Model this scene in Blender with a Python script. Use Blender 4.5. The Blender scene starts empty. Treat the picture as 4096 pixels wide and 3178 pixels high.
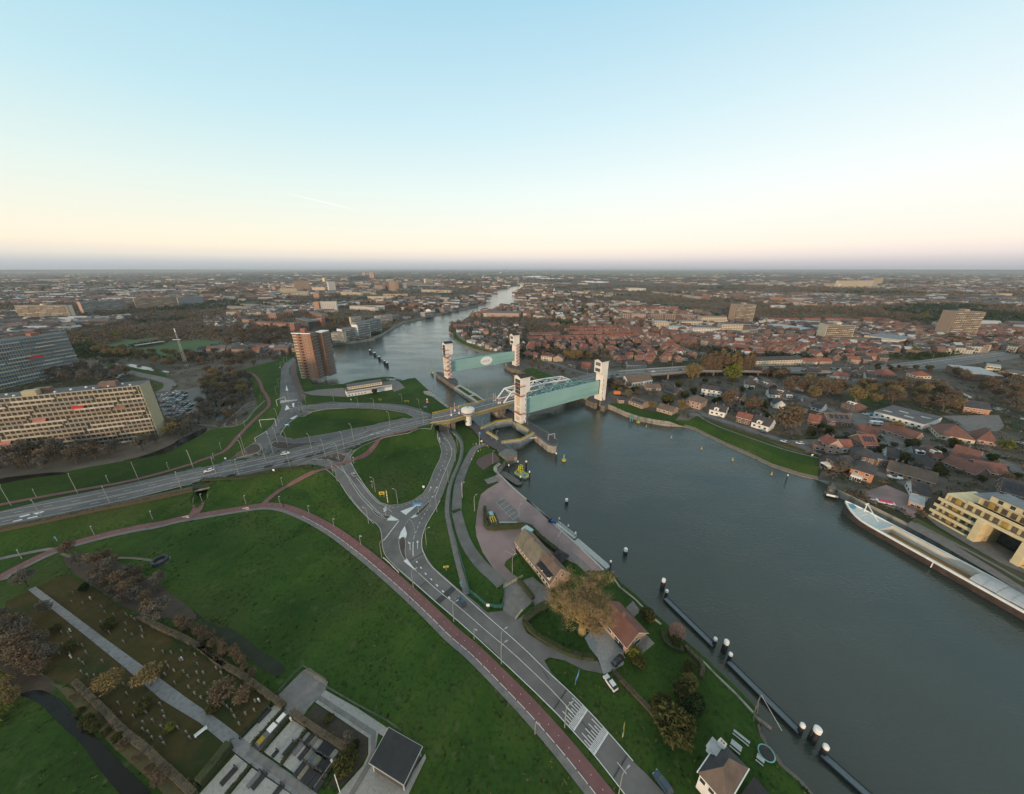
import bpy, math, random
import numpy as np
from mathutils import Vector, geometry
random.seed(7); RNG = np.random.default_rng(7)
SC = bpy.context.scene
# ---------------------------------------------------------------- camera, sky, sun, exposure
H = 110.; FPX = 1385.; CX, CY = 2048., 1589.; YH = 1076.
PITCH = math.atan((CY-YH)/FPX); SP, CP = math.sin(PITCH), math.cos(PITCH)
cam_d = bpy.data.cameras.new('camera'); cam = bpy.data.objects.new('camera', cam_d)
SC.collection.objects.link(cam); SC.camera = cam
cam.location = (0, 0, H); cam.rotation_euler = (math.pi/2-PITCH, 0, 0)
cam_d.sensor_width = 36; cam_d.lens = FPX/4096*36; cam_d.clip_start = 1; cam_d.clip_end = 90000
SUN_EL, SUN_AZ = 7.0, 205.0     # azimuth in degrees clockwise from +Y (the view direction): behind and to the left
W = bpy.data.worlds.new('World'); SC.world = W; W.use_nodes = True
nt = W.node_tree; N = nt.nodes; L = nt.links; N.clear()
o_ = N.new('ShaderNodeOutputWorld'); bg = N.new('ShaderNodeBackground'); L.new(bg.outputs[0], o_.inputs[0])
sky = N.new('ShaderNodeTexSky'); sky.sky_type = 'NISHITA'; sky.sun_disc = False
sky.sun_elevation = math.radians(SUN_EL); sky.sun_rotation = math.radians(SUN_AZ)
sky.altitude = 100; sky.air_density = 1.0; sky.dust_density = 1.5; sky.ozone_density = 1.5
# dusk gradient of the open sky by elevation (blue overhead, pale, cream, then the lilac band on the horizon)
tc = N.new('ShaderNodeTexCoord'); sep = N.new('ShaderNodeSeparateXYZ'); L.new(tc.outputs['Generated'], sep.inputs[0])
def ramp(stops):
 r = N.new('ShaderNodeValToRGB'); e = r.color_ramp.elements
 for i, (p, c) in enumerate(stops):
  q = e[i] if i < 2 else e.new(p)
  q.position = p; q.color = (*c, 1)
 L.new(sep.outputs[2], r.inputs[0]); return r
def lin(r, g, b):
 f = lambda c: ((c/255+.055)/1.055)**2.4 if c > 10 else c/255/12.92
 return (f(r), f(g), f(b))
rl = ramp([(0, lin(168,176,184)), (.012, lin(186,191,195)), (.028, lin(226,218,208)), (.05, lin(248,234,212)), (.085, lin(240,236,218)), (.17, lin(222,235,228)), (.30, lin(190,223,231)), (.48, lin(158,204,224)), (.8, lin(205,211,206))])
rr = ramp([(0, lin(176,176,184)), (.012, lin(196,191,196)), (.028, lin(228,216,214)), (.05, lin(247,232,220)), (.085, lin(243,236,226)), (.17, lin(238,242,238)), (.30, lin(214,232,236)), (.48, lin(174,212,228)), (.8, lin(208,213,208))])
mr = N.new('ShaderNodeMapRange'); L.new(sep.outputs[0], mr.inputs[0]); mr.inputs[1].default_value = -.6; mr.inputs[2].default_value = .75
mx = N.new('ShaderNodeMix'); mx.data_type = 'RGBA'; L.new(mr.outputs[0], mx.inputs[0]); L.new(rl.outputs[0], mx.inputs[6]); L.new(rr.outputs[0], mx.inputs[7])
ms = N.new('ShaderNodeMix'); ms.data_type = 'RGBA'; ms.blend_type = 'ADD'; ms.inputs[0].default_value = .02
def vdir(x, y): a = (x*4096/2184-CX)/FPX; b = (y*4096/2184-CY)/FPX; return Vector((a, CP-SP*b, -SP-CP*b)).normalized()
da, db = vdir(596, 409), vdir(775, 452); nn_ = da.cross(db).normalized(); mid_ = (da+db).normalized()
def vdot(v):
 q = N.new('ShaderNodeVectorMath'); q.operation = 'DOT_PRODUCT'; nrm = N.new('ShaderNodeVectorMath'); nrm.operation = 'NORMALIZE'; L.new(tc.outputs['Generated'], nrm.inputs[0]); L.new(nrm.outputs[0], q.inputs[0]); q.inputs[1].default_value = v; return q.outputs['Value']
def mth(op, a, b=0.):
 q = N.new('ShaderNodeMath'); q.operation = op
 for i, s in enumerate((a, b)):
  if hasattr(s, 'is_linked') or hasattr(s, 'node'): L.new(s, q.inputs[i])
  else: q.inputs[i].default_value = s
 q.use_clamp = op == 'SUBTRACT'; return q.outputs[0]
streak = mth('SUBTRACT', 1., mth('MULTIPLY', mth('ABSOLUTE', vdot(nn_)), 750.)); ends = mth('SUBTRACT', 1., mth('MULTIPLY', mth('SUBTRACT', 1., vdot(mid_)), 2./(1-mid_.dot(da))*.5))
cl = N.new('ShaderNodeMix'); cl.data_type = 'RGBA'; L.new(mth('MULTIPLY', mth('MULTIPLY', streak, ends), .8), cl.inputs[0]); L.new(mx.outputs[2], cl.inputs[6]); cl.inputs[7].default_value = (1, .97, .93, 1)
L.new(cl.outputs[2], ms.inputs[6]); L.new(sky.outputs[0], ms.inputs[7]); L.new(ms.outputs[2], bg.inputs[0])
bg.inputs[1].default_value = 1.08
sd = bpy.data.lights.new('sun', 'SUN'); sun = bpy.data.objects.new('sun', sd); SC.collection.objects.link(sun)
sd.energy = 3.0; sd.angle = math.radians(4); sd.color = (1, .70, .45)
sun.rotation_euler = (math.radians(90-SUN_EL), 0, math.radians(180-SUN_AZ)); sun.location = (0, -50, 200)
SC.view_settings.view_transform = 'Standard'; SC.view_settings.look = 'None'; SC.view_settings.exposure = 0; SC.view_settings.gamma = 1
SC.render.engine = 'CYCLES'
try: SC.cycles.max_bounces = 4; SC.cycles.diffuse_bounces = 2; SC.cycles.glossy_bounces = 2; SC.cycles.volume_bounces = 1
except Exception: pass
# ---------------------------------------------------------------- photo measurements -> metres
CR = dict(c1=(0,1040,2.73),c2=(700,1040,2.73),c3=(1400,1040,2.73),c4=(2100,1040,2.73),c5=(2800,1040,2.734),c6=(3400,1040,2.734),
 d1=(0,1500,2.73),d2=(700,1560,2.73),d3=(1400,1500,2.73),d4=(2100,1500,2.73),d5=(2700,1500,2.73),d6=(3300,1500,2.734),
 e1=(0,2100,2.421),e2=(800,2500,2.299),e3=(1400,2000,2.826),e4=(1900,2000,2.421),e5=(2100,2500,2.5),e6=(2700,2500,2.5),
 e7=(3300,1900,2.421),e8=(0,2600,2.73),m=(0,0,2184/4096),g2=(1980,1400,4.368),g3=(1800,1600,4.748),g1=(1700,1320,5.46))
LAND = 4.
SEG = []      # raised roads: ax ay bx by za zb halfwidth slope
SHO = []      # sloping shores: ax ay bx by width
CUT = []
HOL = []      # hollows: x y rx ry depth angle
def bearing(c, x, y):
 ox, oy, s = CR[c]; a = (ox+x/s-CX)/FPX; b = (oy+y/s-CY)/FPX
 return a, SP+CP*b, CP-SP*b
def atz(c, x, y, z=0.):
 a, dn, fw = bearing(c, x, y); t = (H-z)/max(dn, 1e-4); return (a*t, fw*t)
def hgt(X, Y):
 X = np.atleast_1d(np.asarray(X, float)); Y = np.atleast_1d(np.asarray(Y, float))
 z = np.full(X.shape, LAND)
 for (hx, hy, rx, ry, dp, an) in HOL:
  ca, sa = math.cos(an), math.sin(an); u = ((X-hx)*ca+(Y-hy)*sa)/rx; v = (-(X-hx)*sa+(Y-hy)*ca)/ry
  z = z-dp*np.clip(1-np.sqrt(u*u+v*v), 0, .55)/.55
 for (ax, ay, bx, by, za, zb, hw, sl, cap) in SEG:
  dx, dy = bx-ax, by-ay; l2 = dx*dx+dy*dy; tt = ((X-ax)*dx+(Y-ay)*dy)/l2; t = np.clip(tt, 0, 1)
  d = np.hypot(X-ax-t*dx, Y-ay-t*dy); zz = LAND+(za+(zb-za)*t-LAND)*np.clip(1-(d-hw)/sl, 0, 1)
  if cap: zz = np.where(tt > 1, LAND, zz)
  z = np.maximum(z, zz)
 for (cx, cy, ux, uy, ln, hw) in CUT:
  u = (X-cx)*ux+(Y-cy)*uy; v = -(X-cx)*uy+(Y-cy)*ux; z = np.where((u > 0)&(u < ln)&(np.abs(v) < hw), LAND, z)
 for (ax, ay, bx, by, w) in SHO:
  dx, dy = bx-ax, by-ay; t = np.clip(((X-ax)*dx+(Y-ay)*dy)/(dx*dx+dy*dy), 0, 1)
  d = np.hypot(X-ax-t*dx, Y-ay-t*dy); z = np.where(d < w, np.minimum(z, .3+(LAND-.3)*np.clip(d/w, 0, 1)), z)
 return z
def at(c, x, y, off=0.):
 "point of the ground seen at (x, y) of crop c"
 a, dn, fw = bearing(c, x, y); z = LAND
 for i in range(14):
  t = (H-z-off)/max(dn, 1e-4); z = .6*z+.4*float(hgt(a*t, fw*t)[0])
 return (a*t, fw*t)
def topz(c, X, Y, y1):
 "height of something standing at depth Y whose top is at row y1"
 a, dn, fw = bearing(c, 0, y1); return H-Y*dn/fw
def pts(c, s, f=None):
 f = f or at; return [f(c, *map(float, p.split(','))) for p in s.split()]
def hz(x, y): return float(hgt(x, y)[0])
def poly_seg(P, z, hw, sl, cap=False):
 for i in range(len(P)-1):
  SEG.append((*P[i], *P[i+1], z[i], z[i+1], hw, sl, cap and i == len(P)-2))
# ---------------------------------------------------------------- materials
MATS = {}
def mat(name, col, rough=.8, var=.25, scale=1., col2=None, metal=0., bump=0., bscale=None, spec=.5, coord='Object', detail=4, thr=None):
 if name in MATS: return MATS[name]
 m = bpy.data.materials.new(name); m.use_nodes = True; t = m.node_tree; b = t.nodes['Principled BSDF']
 b.inputs['Roughness'].default_value = rough; b.inputs['Metallic'].default_value = metal
 b.inputs['Specular IOR Level'].default_value = spec
 tc = t.nodes.new('ShaderNodeTexCoord'); nz = t.nodes.new('ShaderNodeTexNoise')
 nz.inputs['Scale'].default_value = scale; nz.inputs['Detail'].default_value = detail; nz.inputs['Roughness'].default_value = .65
 t.links.new(tc.outputs[coord], nz.inputs['Vector'])
 r = t.nodes.new('ShaderNodeValToRGB'); e = r.color_ramp.elements
 c2 = col2 or tuple(min(1, c*(1+var)) for c in col); c1 = col if col2 else tuple(c*(1-var) for c in col)
 lo, hi = thr or (.3, .7)
 e[0].position = lo; e[0].color = (*c1, 1); e[1].position = hi; e[1].color = (*c2, 1)
 t.links.new(nz.outputs[0], r.inputs[0]); t.links.new(r.outputs[0], b.inputs['Base Color'])
 if bump:
  n2 = t.nodes.new('ShaderNodeTexNoise'); n2.inputs['Scale'].default_value = bscale or scale*4; n2.inputs['Detail'].default_value = 5
  t.links.new(tc.outputs[coord], n2.inputs['Vector'])
  bp = t.nodes.new('ShaderNodeBump'); bp.inputs['Strength'].default_value = bump; bp.inputs['Distance'].default_value = .3
  t.links.new(n2.outputs[0], bp.inputs['Height']); t.links.new(bp.outputs[0], b.inputs['Normal'])
 m['t'] = 1; MATS[name] = m; return m
def second(m, col, scale, lo=.5, hi=.65, fac=1., stretch=None, coord='Object', detail=3):
 "lay a second colour over a material in patches"
 t = m.node_tree; b = t.nodes['Principled BSDF']; src = b.inputs['Base Color'].links[0].from_socket
 tc = t.nodes.new('ShaderNodeTexCoord'); nz = t.nodes.new('ShaderNodeTexNoise'); nz.inputs['Scale'].default_value = scale; nz.inputs['Detail'].default_value = detail
 if stretch:
  mp = t.nodes.new('ShaderNodeMapping'); mp.inputs['Scale'].default_value = stretch[:3]
  if len(stretch) > 3: mp.inputs['Rotation'].default_value = (0, 0, stretch[3])
  t.links.new(tc.outputs[coord], mp.inputs[0]); t.links.new(mp.outputs[0], nz.inputs['Vector'])
 else: t.links.new(tc.outputs[coord], nz.inputs['Vector'])
 mr = t.nodes.new('ShaderNodeMapRange'); mr.inputs[1].default_value = lo; mr.inputs[2].default_value = hi; mr.inputs[4].default_value = fac
 t.links.new(nz.outputs[0], mr.inputs[0])
 mx = t.nodes.new('ShaderNodeMix'); mx.data_type = 'RGBA'; t.links.new(mr.outputs[0], mx.inputs[0]); t.links.new(src, mx.inputs[6]); mx.inputs[7].default_value = (*col, 1)
 t.links.new(mx.outputs[2], b.inputs['Base Color']); return m
# ---------------------------------------------------------------- mesh and object helpers
COL = SC.collection
class MB:
 def __init__(s): s.v = []; s.f = []; s.mi = []; s.m = 0
 def face(s, P, m=None):
  n = len(s.v); s.v += [tuple(p) for p in P]; s.f.append(tuple(range(n, n+len(P)))); s.mi.append(s.m if m is None else m)
 def prism(s, P, z0, z1, m=None, top=None, bottom=False):
  a = sum(P[i][0]*P[(i+1) % len(P)][1]-P[(i+1) % len(P)][0]*P[i][1] for i in range(len(P)))
  if a < 0: P = P[::-1]
  for i in range(len(P)):
   p, q = P[i], P[(i+1) % len(P)]; s.face([(p[0],p[1],z0),(q[0],q[1],z0),(q[0],q[1],z1),(p[0],p[1],z1)], m)
  s.face([(p[0],p[1],z1) for p in P], m if top is None else top)
  if bottom: s.face([(p[0],p[1],z0) for p in P[::-1]], m)
  return s
 def box(s, x0, x1, y0, y1, z0, z1, m=None, top=None): return s.prism([(x0,y0),(x1,y0),(x1,y1),(x0,y1)], z0, z1, m, top, True)
 def beam(s, a, b, w, h=None, m=None, w2=None):
  a, b = Vector(a), Vector(b); d = (b-a).normalized(); h = h or w; k = (w2 or w)/w
  u = d.cross(Vector((0,0,1)));  u = Vector((1,0,0)) if u.length < 1e-3 else u.normalized(); v = u.cross(d)
  R = [[p+u*(sx*w/2*q)+v*(sy*h/2*q) for sx, sy in ((-1,-1),(1,-1),(1,1),(-1,1))] for p, q in ((a, 1), (b, k))]
  for i in range(4): s.face([R[0][i], R[0][(i+1)%4], R[1][(i+1)%4], R[1][i]], m)
  s.face(R[0][::-1], m); s.face(R[1], m); return s
 def tube(s, P, r, n=6, m=None, caps=True):
  P = [Vector(p) for p in P]; r = r if isinstance(r, (list, tuple)) else [r]*len(P); R = []
  for i, p in enumerate(P):
   d = (P[min(i+1, len(P)-1)]-P[max(i-1, 0)]).normalized()
   u = d.cross(Vector((0,0,1))); u = Vector((1,0,0)) if u.length < 1e-3 else u.normalized(); v = d.cross(u)
   R.append([p+(u*math.cos(2*math.pi*k/n)+v*math.sin(2*math.pi*k/n))*r[i] for k in range(n)])
  for i in range(len(P)-1):
   for k in range(n): s.face([R[i][k], R[i+1][k], R[i+1][(k+1)%n], R[i][(k+1)%n]], m)
  if caps: s.face(R[0], m); s.face(R[-1][::-1], m)
  return s
 def lathe(s, prof, n=16, c=(0, 0), m=None):
  for i in range(len(prof)-1):
   (r0, z0), (r1, z1) = prof[i], prof[i+1]
   for k in range(n):
    a, b = 2*math.pi*k/n, 2*math.pi*(k+1)/n
    q = [(c[0]+r0*math.cos(a), c[1]+r0*math.sin(a), z0), (c[0]+r0*math.cos(b), c[1]+r0*math.sin(b), z0), (c[0]+r1*math.cos(b), c[1]+r1*math.sin(b), z1), (c[0]+r1*math.cos(a), c[1]+r1*math.sin(a), z1)]
    if r0 < 1e-6: q = [q[0], q[2], q[3]]
    elif r1 < 1e-6: q = [q[0], q[1], q[2]]
    s.face(q, m)
  return s
 def ball(s, c, r, n=8, m=None, k=(1, 1, 1), jit=0.):
  g = {}
  def pt(i, j):
   j %= n
   if (i, j) in g: return g[i, j]
   th = math.pi*i/(n//2); ph = 2*math.pi*j/n; q = r*(1+random.uniform(-jit, jit))
   g[i, j] = (c[0]+q*k[0]*math.sin(th)*math.cos(ph), c[1]+q*k[1]*math.sin(th)*math.sin(ph), c[2]+q*k[2]*math.cos(th))
   if i in (0, n//2):
    for jj in range(n): g[i, jj] = g[i, j]
   return g[i, j]
  for i in range(n//2):
   for j in range(n):
    q = [pt(i, j), pt(i+1, j), pt(i+1, j+1), pt(i, j+1)]
    if i == 0: q = [q[0], q[1], q[2]]
    elif i == n//2-1: q = [q[0], q[1], q[3]]
    s.face(q, m)
  return s
 def mesh(s, name, mats):
  me = bpy.data.meshes.new(name); me.from_pydata(s.v, [], s.f)
  for m in (mats if isinstance(mats, (list, tuple)) else [mats]): me.materials.append(m)
  if any(s.mi): me.polygons.foreach_set('material_index', s.mi)
  me.update(); return me
 def build(s, name, mats, parent=None, loc=(0,0,0), rz=0., label=None, cat=None, group=None, kind=None, smooth=False):
  me = s.mesh(name, mats)
  if smooth: me.polygons.foreach_set('use_smooth', [True]*len(me.polygons))
  return obj(name, me, parent, loc, rz, label, cat, group, kind)
def tag(o, label=None, cat=None, group=None, kind=None):
 if label: o['label'] = label
 if cat: o['category'] = cat
 if group: o['group'] = group
 if kind: o['kind'] = kind
 return o
def obj(name, me, parent=None, loc=(0,0,0), rz=0., label=None, cat=None, group=None, kind=None, sc=None):
 o = bpy.data.objects.new(name, me); COL.objects.link(o); o.location = loc; o.rotation_euler = (0, 0, rz)
 if sc: o.scale = sc
 if parent: o.parent = parent
 return tag(o, label, cat, group, kind)
def thing(name, label, cat, loc=(0,0,0), rz=0., group=None, sc=None):
 return obj(name, None, None, loc, rz, label, cat, group, None, sc)
def dup(o, loc, rz=0., label=None, group=None, sc=None):
 r = o.copy(); COL.objects.link(r); r.location = loc; r.rotation_euler = (0, 0, rz)
 if sc: r.scale = sc if isinstance(sc, tuple) else (sc,)*3
 if label: r['label'] = label
 if group: r['group'] = group
 for ch in o.children:
  c = ch.copy(); COL.objects.link(c); c.parent = r
  for g in ch.children:
   d = g.copy(); COL.objects.link(d); d.parent = c
 return r
def inpoly(X, Y, P):
 X = np.asarray(X); Y = np.asarray(Y); r = np.zeros(X.shape, bool); n = len(P)
 for i in range(n):
  x0, y0 = P[i]; x1, y1 = P[(i+1) % n]
  if y0 == y1: continue
  c = ((y0 > Y) != (y1 > Y)) & (X < (x1-x0)*(Y-y0)/(y1-y0)+x0); r ^= c
 return r
def subdiv(P, step, closed=True):
 R = []; n = len(P)
 for i in range(n if closed else n-1):
  a, b = P[i], P[(i+1) % n]; k = max(1, int(math.dist(a, b)/step))
  R += [(a[0]+(b[0]-a[0])*j/k, a[1]+(b[1]-a[1])*j/k) for j in range(k)]
 if not closed: R.append(P[-1])
 return R
def smooth(P, n=2, closed=False):
 for _ in range(n):
  Q = [] if closed else [P[0]]
  for i in range(len(P) if closed else len(P)-1):
   a, b = P[i], P[(i+1) % len(P)]
   Q += [(a[0]*.75+b[0]*.25, a[1]*.75+b[1]*.25), (a[0]*.25+b[0]*.75, a[1]*.25+b[1]*.75)]
  P = Q if closed else Q+[P[-1]]
 return P
def uneven(X, Y): return np.abs(hgt(X, Y)-LAND) > 1e-3
LAYER = [0]; ROADS = []; FOOT = []
def drape(name, P, m, off=.12, holes=(), step=2.5, label=None, cat=None, kind='structure', parent=None):
 "a thin sheet laid on the ground inside the outline P"
 ROADS.append((name, P)); LAYER[0] += 1; off += .004*(LAYER[0] % 12)
 V = []; E = []
 for ring in [P, *holes]:
  xs = np.array(ring); big = bool(uneven(xs[:, 0], xs[:, 1]).any()); R = subdiv(ring, step if big else 15)
  n = len(V); V += R; E += [(n+i, n+(i+1) % len(R)) for i in range(len(R))]
 A = np.array(P); gx = np.arange(A[:,0].min(), A[:,0].max(), step); gy = np.arange(A[:,1].min(), A[:,1].max(), step)
 if len(gx)*len(gy) < 200000:
  GX, GY = np.meshgrid(gx, gy); GX = GX.ravel()+.01; GY = GY.ravel()+.013
  k = inpoly(GX, GY, P)
  for hh in holes: k &= ~inpoly(GX, GY, hh)
  GX, GY = GX[k], GY[k]
  if len(GX):
   k = uneven(GX, GY)|uneven(GX+step, GY)|uneven(GX-step, GY)|uneven(GX, GY+step)|uneven(GX, GY-step); V += list(zip(GX[k].tolist(), GY[k].tolist()))
 r = geometry.delaunay_2d_cdt([Vector(v) for v in V], E, [], 0, 1e-4)
 vv = np.array([(v.x, v.y) for v in r[0]]); F = [tuple(f) for f in r[2]]
 cc = np.array([vv[list(f)].mean(0) for f in F]); k = inpoly(cc[:,0], cc[:,1], P)
 for hh in holes: k &= ~inpoly(cc[:,0], cc[:,1], hh)
 Z = hgt(vv[:,0], vv[:,1])+off
 me = bpy.data.meshes.new(name); me.from_pydata([(a, b, c) for (a, b), c in zip(vv.tolist(), Z.tolist())], [], [f for f, q in zip(F, k) if q])
 me.materials.append(m); me.update()
 o = obj(name, me, parent)
 return tag(o, label, cat, None, kind if not label else None)
def strip_pts(P, w, off=0.):
 "left and right edges of a ribbon of width w along P, shifted sideways by off"
 Lf, Rt = [], []
 for i, p in enumerate(P):
  a = P[max(i-1, 0)]; b = P[min(i+1, len(P)-1)]; d = math.dist(a, b) or 1; nx, ny = -(b[1]-a[1])/d, (b[0]-a[0])/d
  Lf.append((p[0]+nx*(off+w/2), p[1]+ny*(off+w/2))); Rt.append((p[0]+nx*(off-w/2), p[1]+ny*(off-w/2)))
 return Lf, Rt
def ribbon(mb, P, w, up_=.24, off=0., dash=None, m=None, zf=None, thick=0.):
 P = subdiv(P, 2.5, False);
 if dash:
  D = [0]
  for i in range(1, len(P)): D.append(D[-1]+math.dist(P[i-1], P[i]))
  def pos(s):
   i = max(0, min(len(P)-2, int(np.searchsorted(D, s))-1)); t = (s-D[i])/((D[i+1]-D[i]) or 1); return (P[i][0]+(P[i+1][0]-P[i][0])*t, P[i][1]+(P[i+1][1]-P[i][1])*t)
  s = 0
  while s+dash[0] < D[-1]: ribbon(mb, [pos(s), pos(s+dash[0])], w, up_, off, None, m, zf); s += dash[0]+dash[1]
  return
 Lf, Rt = strip_pts(P, w, off); f = zf or hz
 ZL = [f(*p)+up_ for p in Lf]; ZR = [f(*p)+up_ for p in Rt]
 for i in range(len(P)-1): mb.face([(*Rt[i], ZR[i]), (*Rt[i+1], ZR[i+1]), (*Lf[i+1], ZL[i+1]), (*Lf[i], ZL[i])], m)
def wallrib(mb, P, w, h, m=None, base=0.):
 "an upright wall or hedge of width w and height h along P on the ground"
 P = subdiv(P, 3, False); Lf, Rt = strip_pts(P, w)
 for i in range(len(P)-1):
  q = [Rt[i], Rt[i+1], Lf[i+1], Lf[i]]; z = [hz(*p)+base for p in q]; hh = [h(i) if callable(h) else h, h(i+1) if callable(h) else h]
  hh = [hh[0], hh[1], hh[1], hh[0]]
  T = [(*q[k], z[k]+hh[k]) for k in range(4)]; B = [(*q[k], z[k]) for k in range(4)]
  mb.face(T, m)
  for k in (0, 2): mb.face([B[k], B[(k+1)%4], T[(k+1)%4], T[k]], m)
  if i == 0: mb.face([B[3], B[0], T[0], T[3]], m)
  if i == len(P)-2: mb.face([B[1], B[2], T[2], T[1]], m)
# ================================================================ ground, water, roads
MG = mat('grass_ground', (.021,.052,.010), .95, scale=.05, col2=(.047,.090,.017), bump=.5, bscale=.8, spec=.1)
second(MG, (.070,.082,.026), .024, .50, .70, .8, detail=10); second(MG, (.014,.034,.008), .011, .50, .66, .6, detail=6); second(MG, (.012,.026,.008), 1.1, .50, .7, .6, detail=8); second(MG, (.10,.10,.055), .35, .62, .74, .5, detail=9)
MT = mat('town_soil', (.070,.062,.050), .95, scale=.05, col2=(.14,.128,.112), spec=.1, detail=8)
second(MT, (.030,.040,.018), .006, .5, .6, .8, detail=8)
MW = mat('river_water', (.030,.042,.036), .11, scale=.01, col2=(.042,.054,.046), bump=.0, spec=.5)
def water_bump(m, rough, s1=.55):
 t = m.node_tree; b = t.nodes['Principled BSDF']; tc = t.nodes.new('ShaderNodeTexCoord'); mp = t.nodes.new('ShaderNodeMapping')
 mp.inputs['Rotation'].default_value = (0, 0, .5); mp.inputs['Scale'].default_value = (1, 2.4, 1); t.links.new(tc.outputs['Object'], mp.inputs[0])
 n1 = t.nodes.new('ShaderNodeTexNoise'); n1.inputs['Scale'].default_value = s1; n1.inputs['Detail'].default_value = 3
 n2 = t.nodes.new('ShaderNodeTexNoise'); n2.inputs['Scale'].default_value = .018; n2.inputs['Detail'].default_value = 4
 for n in (n1, n2): t.links.new(mp.outputs[0], n.inputs['Vector'])
 mr = t.nodes.new('ShaderNodeMapRange'); mr.inputs[1].default_value = .35; mr.inputs[2].default_value = .65; mr.inputs[3].default_value = .25; t.links.new(n2.outputs[0], mr.inputs[0])
 mu = t.nodes.new('ShaderNodeMath'); mu.operation = 'MULTIPLY'; t.links.new(n1.outputs[0], mu.inputs[0]); t.links.new(mr.outputs[0], mu.inputs[1])
 bp = t.nodes.new('ShaderNodeBump'); bp.inputs['Strength'].default_value = 1; bp.inputs['Distance'].default_value = rough
 t.links.new(mu.outputs[0], bp.inputs['Height']); t.links.new(bp.outputs[0], b.inputs['Normal'])
water_bump(MW, .30)
MWC = mat('still_water', (.016,.018,.016), .06, scale=.05)
MA = mat('asphalt', (.100,.099,.100), .85, scale=.15, col2=(.135,.133,.134), spec=.3, detail=6); second(MA, (.075,.075,.078), .3, .5, .62, .5, (.15,.15,.15))
MAD = mat('asphalt_old', (.120,.116,.114), .9, scale=.2, col2=(.165,.160,.155), spec=.3, detail=6); second(MAD, (.085,.082,.079), .12, .52, .66, .5)
MRED = mat('red_asphalt', (.150,.075,.075), .9, scale=.3, col2=(.19,.10,.10), spec=.2)
MPINK = mat('pink_clinker', (.23,.165,.165), .9, scale=.08, col2=(.29,.215,.215), bump=.2, bscale=4, spec=.2); second(MPINK, (.14,.12,.115), .05, .5, .62, .6)
MPAV = mat('grey_paving', (.13,.125,.12), .9, scale=.6, col2=(.20,.19,.18), spec=.2)
MCON = mat('concrete', (.22,.205,.18), .9, scale=.25, col2=(.33,.31,.275), bump=.2, bscale=2); second(MCON, (.11,.095,.07), .35, .5, .66, .7, (1,1,.2))
MBRN = mat('brown_verge_paving', (.068,.056,.050), .95, scale=.5, col2=(.095,.080,.070), spec=.1)
MWHT = mat('road_paint', (.50,.50,.50), .7, scale=1.5, col2=(.72,.72,.72))
# --- raised roads
MAINP = [atz(*q) for q in (('d1',-260,1630,8.5),('d1',0,1575,8.5),('d1',1200,1345,8.6),('d1',2184,1115,8.8),('d2',700,865,8.9),('d2',1250,745,9),('d2',1900,585,9.6),('d3',400,592,10.3),('d3',885,488,11.2))]
poly_seg(MAINP[:7], [8.5,8.5,8.6,8.8,8.9,9,9.6], 10, 12)
poly_seg(MAINP[6:], [9.6,10.3,11.2], 12.5, 13, True)
RAMP = [atz(*q) for q in (('d2',1500,815,8.9),('d2',1700,850,8.8),('d2',1830,950,8),('d2',1990,1200,6.4),('e3',330,240,5.2),('e3',480,450,4.6))]
poly_seg(RAMP, [8.9,8.8,8,6.4,5.2,4.6], 6, 9)
RAMP2 = [atz(*q) for q in (('d2',2000,640,9.3),('d2',1900,740,8.9),('d2',1870,820,8.5),('d2',1960,980,7.6),('d2',2110,1200,6.2),('e3',420,170,5.2))]
poly_seg(RAMP2, [9.3,8.9,8.5,7.6,6.2,5.2], 5, 9)
NLOOP = [atz(*q) for q in (('d2',900,640,8.8),('d2',1060,430,8.6),('d2',1240,230,8.3),('d2',1450,190,8.3),('d2',1900,172,8.5),('d3',250,340,8.8),('d3',560,375,9.6),('d3',800,450,11))]
poly_seg(NLOOP, [8.8,8.6,8.3,8.3,8.5,8.8,9.6,11], 6, 9)
NROAD = [atz(*q) for q in (('d2',1240,200,8.3),('c2',1240,1500,7.8),('c2',1205,1330,6.4),('c2',1225,1170,5),('c2',1330,1050,4.3))]
poly_seg(NROAD, [8.3,7.8,6.4,5,4.3], 5, 9)
hx, hy = atz('d3',620,950,4); HOL.append((hx, hy, 52, 36, 2.2, 1.0))
# --- cut for the cycle underpass
ux0, uy0 = at('d2',262,1235); ux1, uy1 = at('d2',300,1020); _l = math.hypot(ux1-ux0, uy1-uy0); UD = ((ux1-ux0)/_l, (uy1-uy0)/_l); CUT.append((ux0, uy0, UD[0], UD[1], 14, 2.6))
# --- shores
LB = (pts('e6','1450,1720 1250,1530 1090,1400 965,1215 890,1075 845,985 780,885 600,690 400,500 300,395 200,310 90,215', lambda *a: atz(*a, 1.5))
 + pts('e4','1800,1212 1700,1125 1550,970 1400,850 1345,770', lambda *a: atz(*a, 1.5)) + pts('e4','1250,690 1180,622 960,412 790,262 740,212 600,97 500,2', lambda *a: atz(*a, 4))
 + pts('d3','2050,1470 1900,1345 1750,1212 1665,1125 1610,1060 1607,1030 1650,992', lambda *a: atz(*a, 4)) + pts('d3','1695,912 1826,876 1760,805 1640,742 1500,632 1440,602 1335,505 1215,425', lambda *a: atz(*a, 5))
 + pts('c3','1092,1618 980,1520 872,1438 800,1372 712,1288 622,1300', lambda *a: atz(*a, 4)) + pts('c3','600,1322 560,1330 470,1290 380,1285', lambda *a: atz(*a, 3))
 + pts('c2','1990,1345 1840,1388 1760,1392 1550,1412 1500,1380 1470,1312 1590,1300 1640,1180 1690,1090 1692,1000 1722,930 2000,902 2184,872', lambda *a: atz(*a, 1))
 + pts('c3','200,890 350,830 500,735 580,692 700,667 830,640 920,612 1050,582 1250,542 1400,503 1470,470 1500,415 1540,362 1650,322 1780,293 1880,283', atz))
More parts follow.
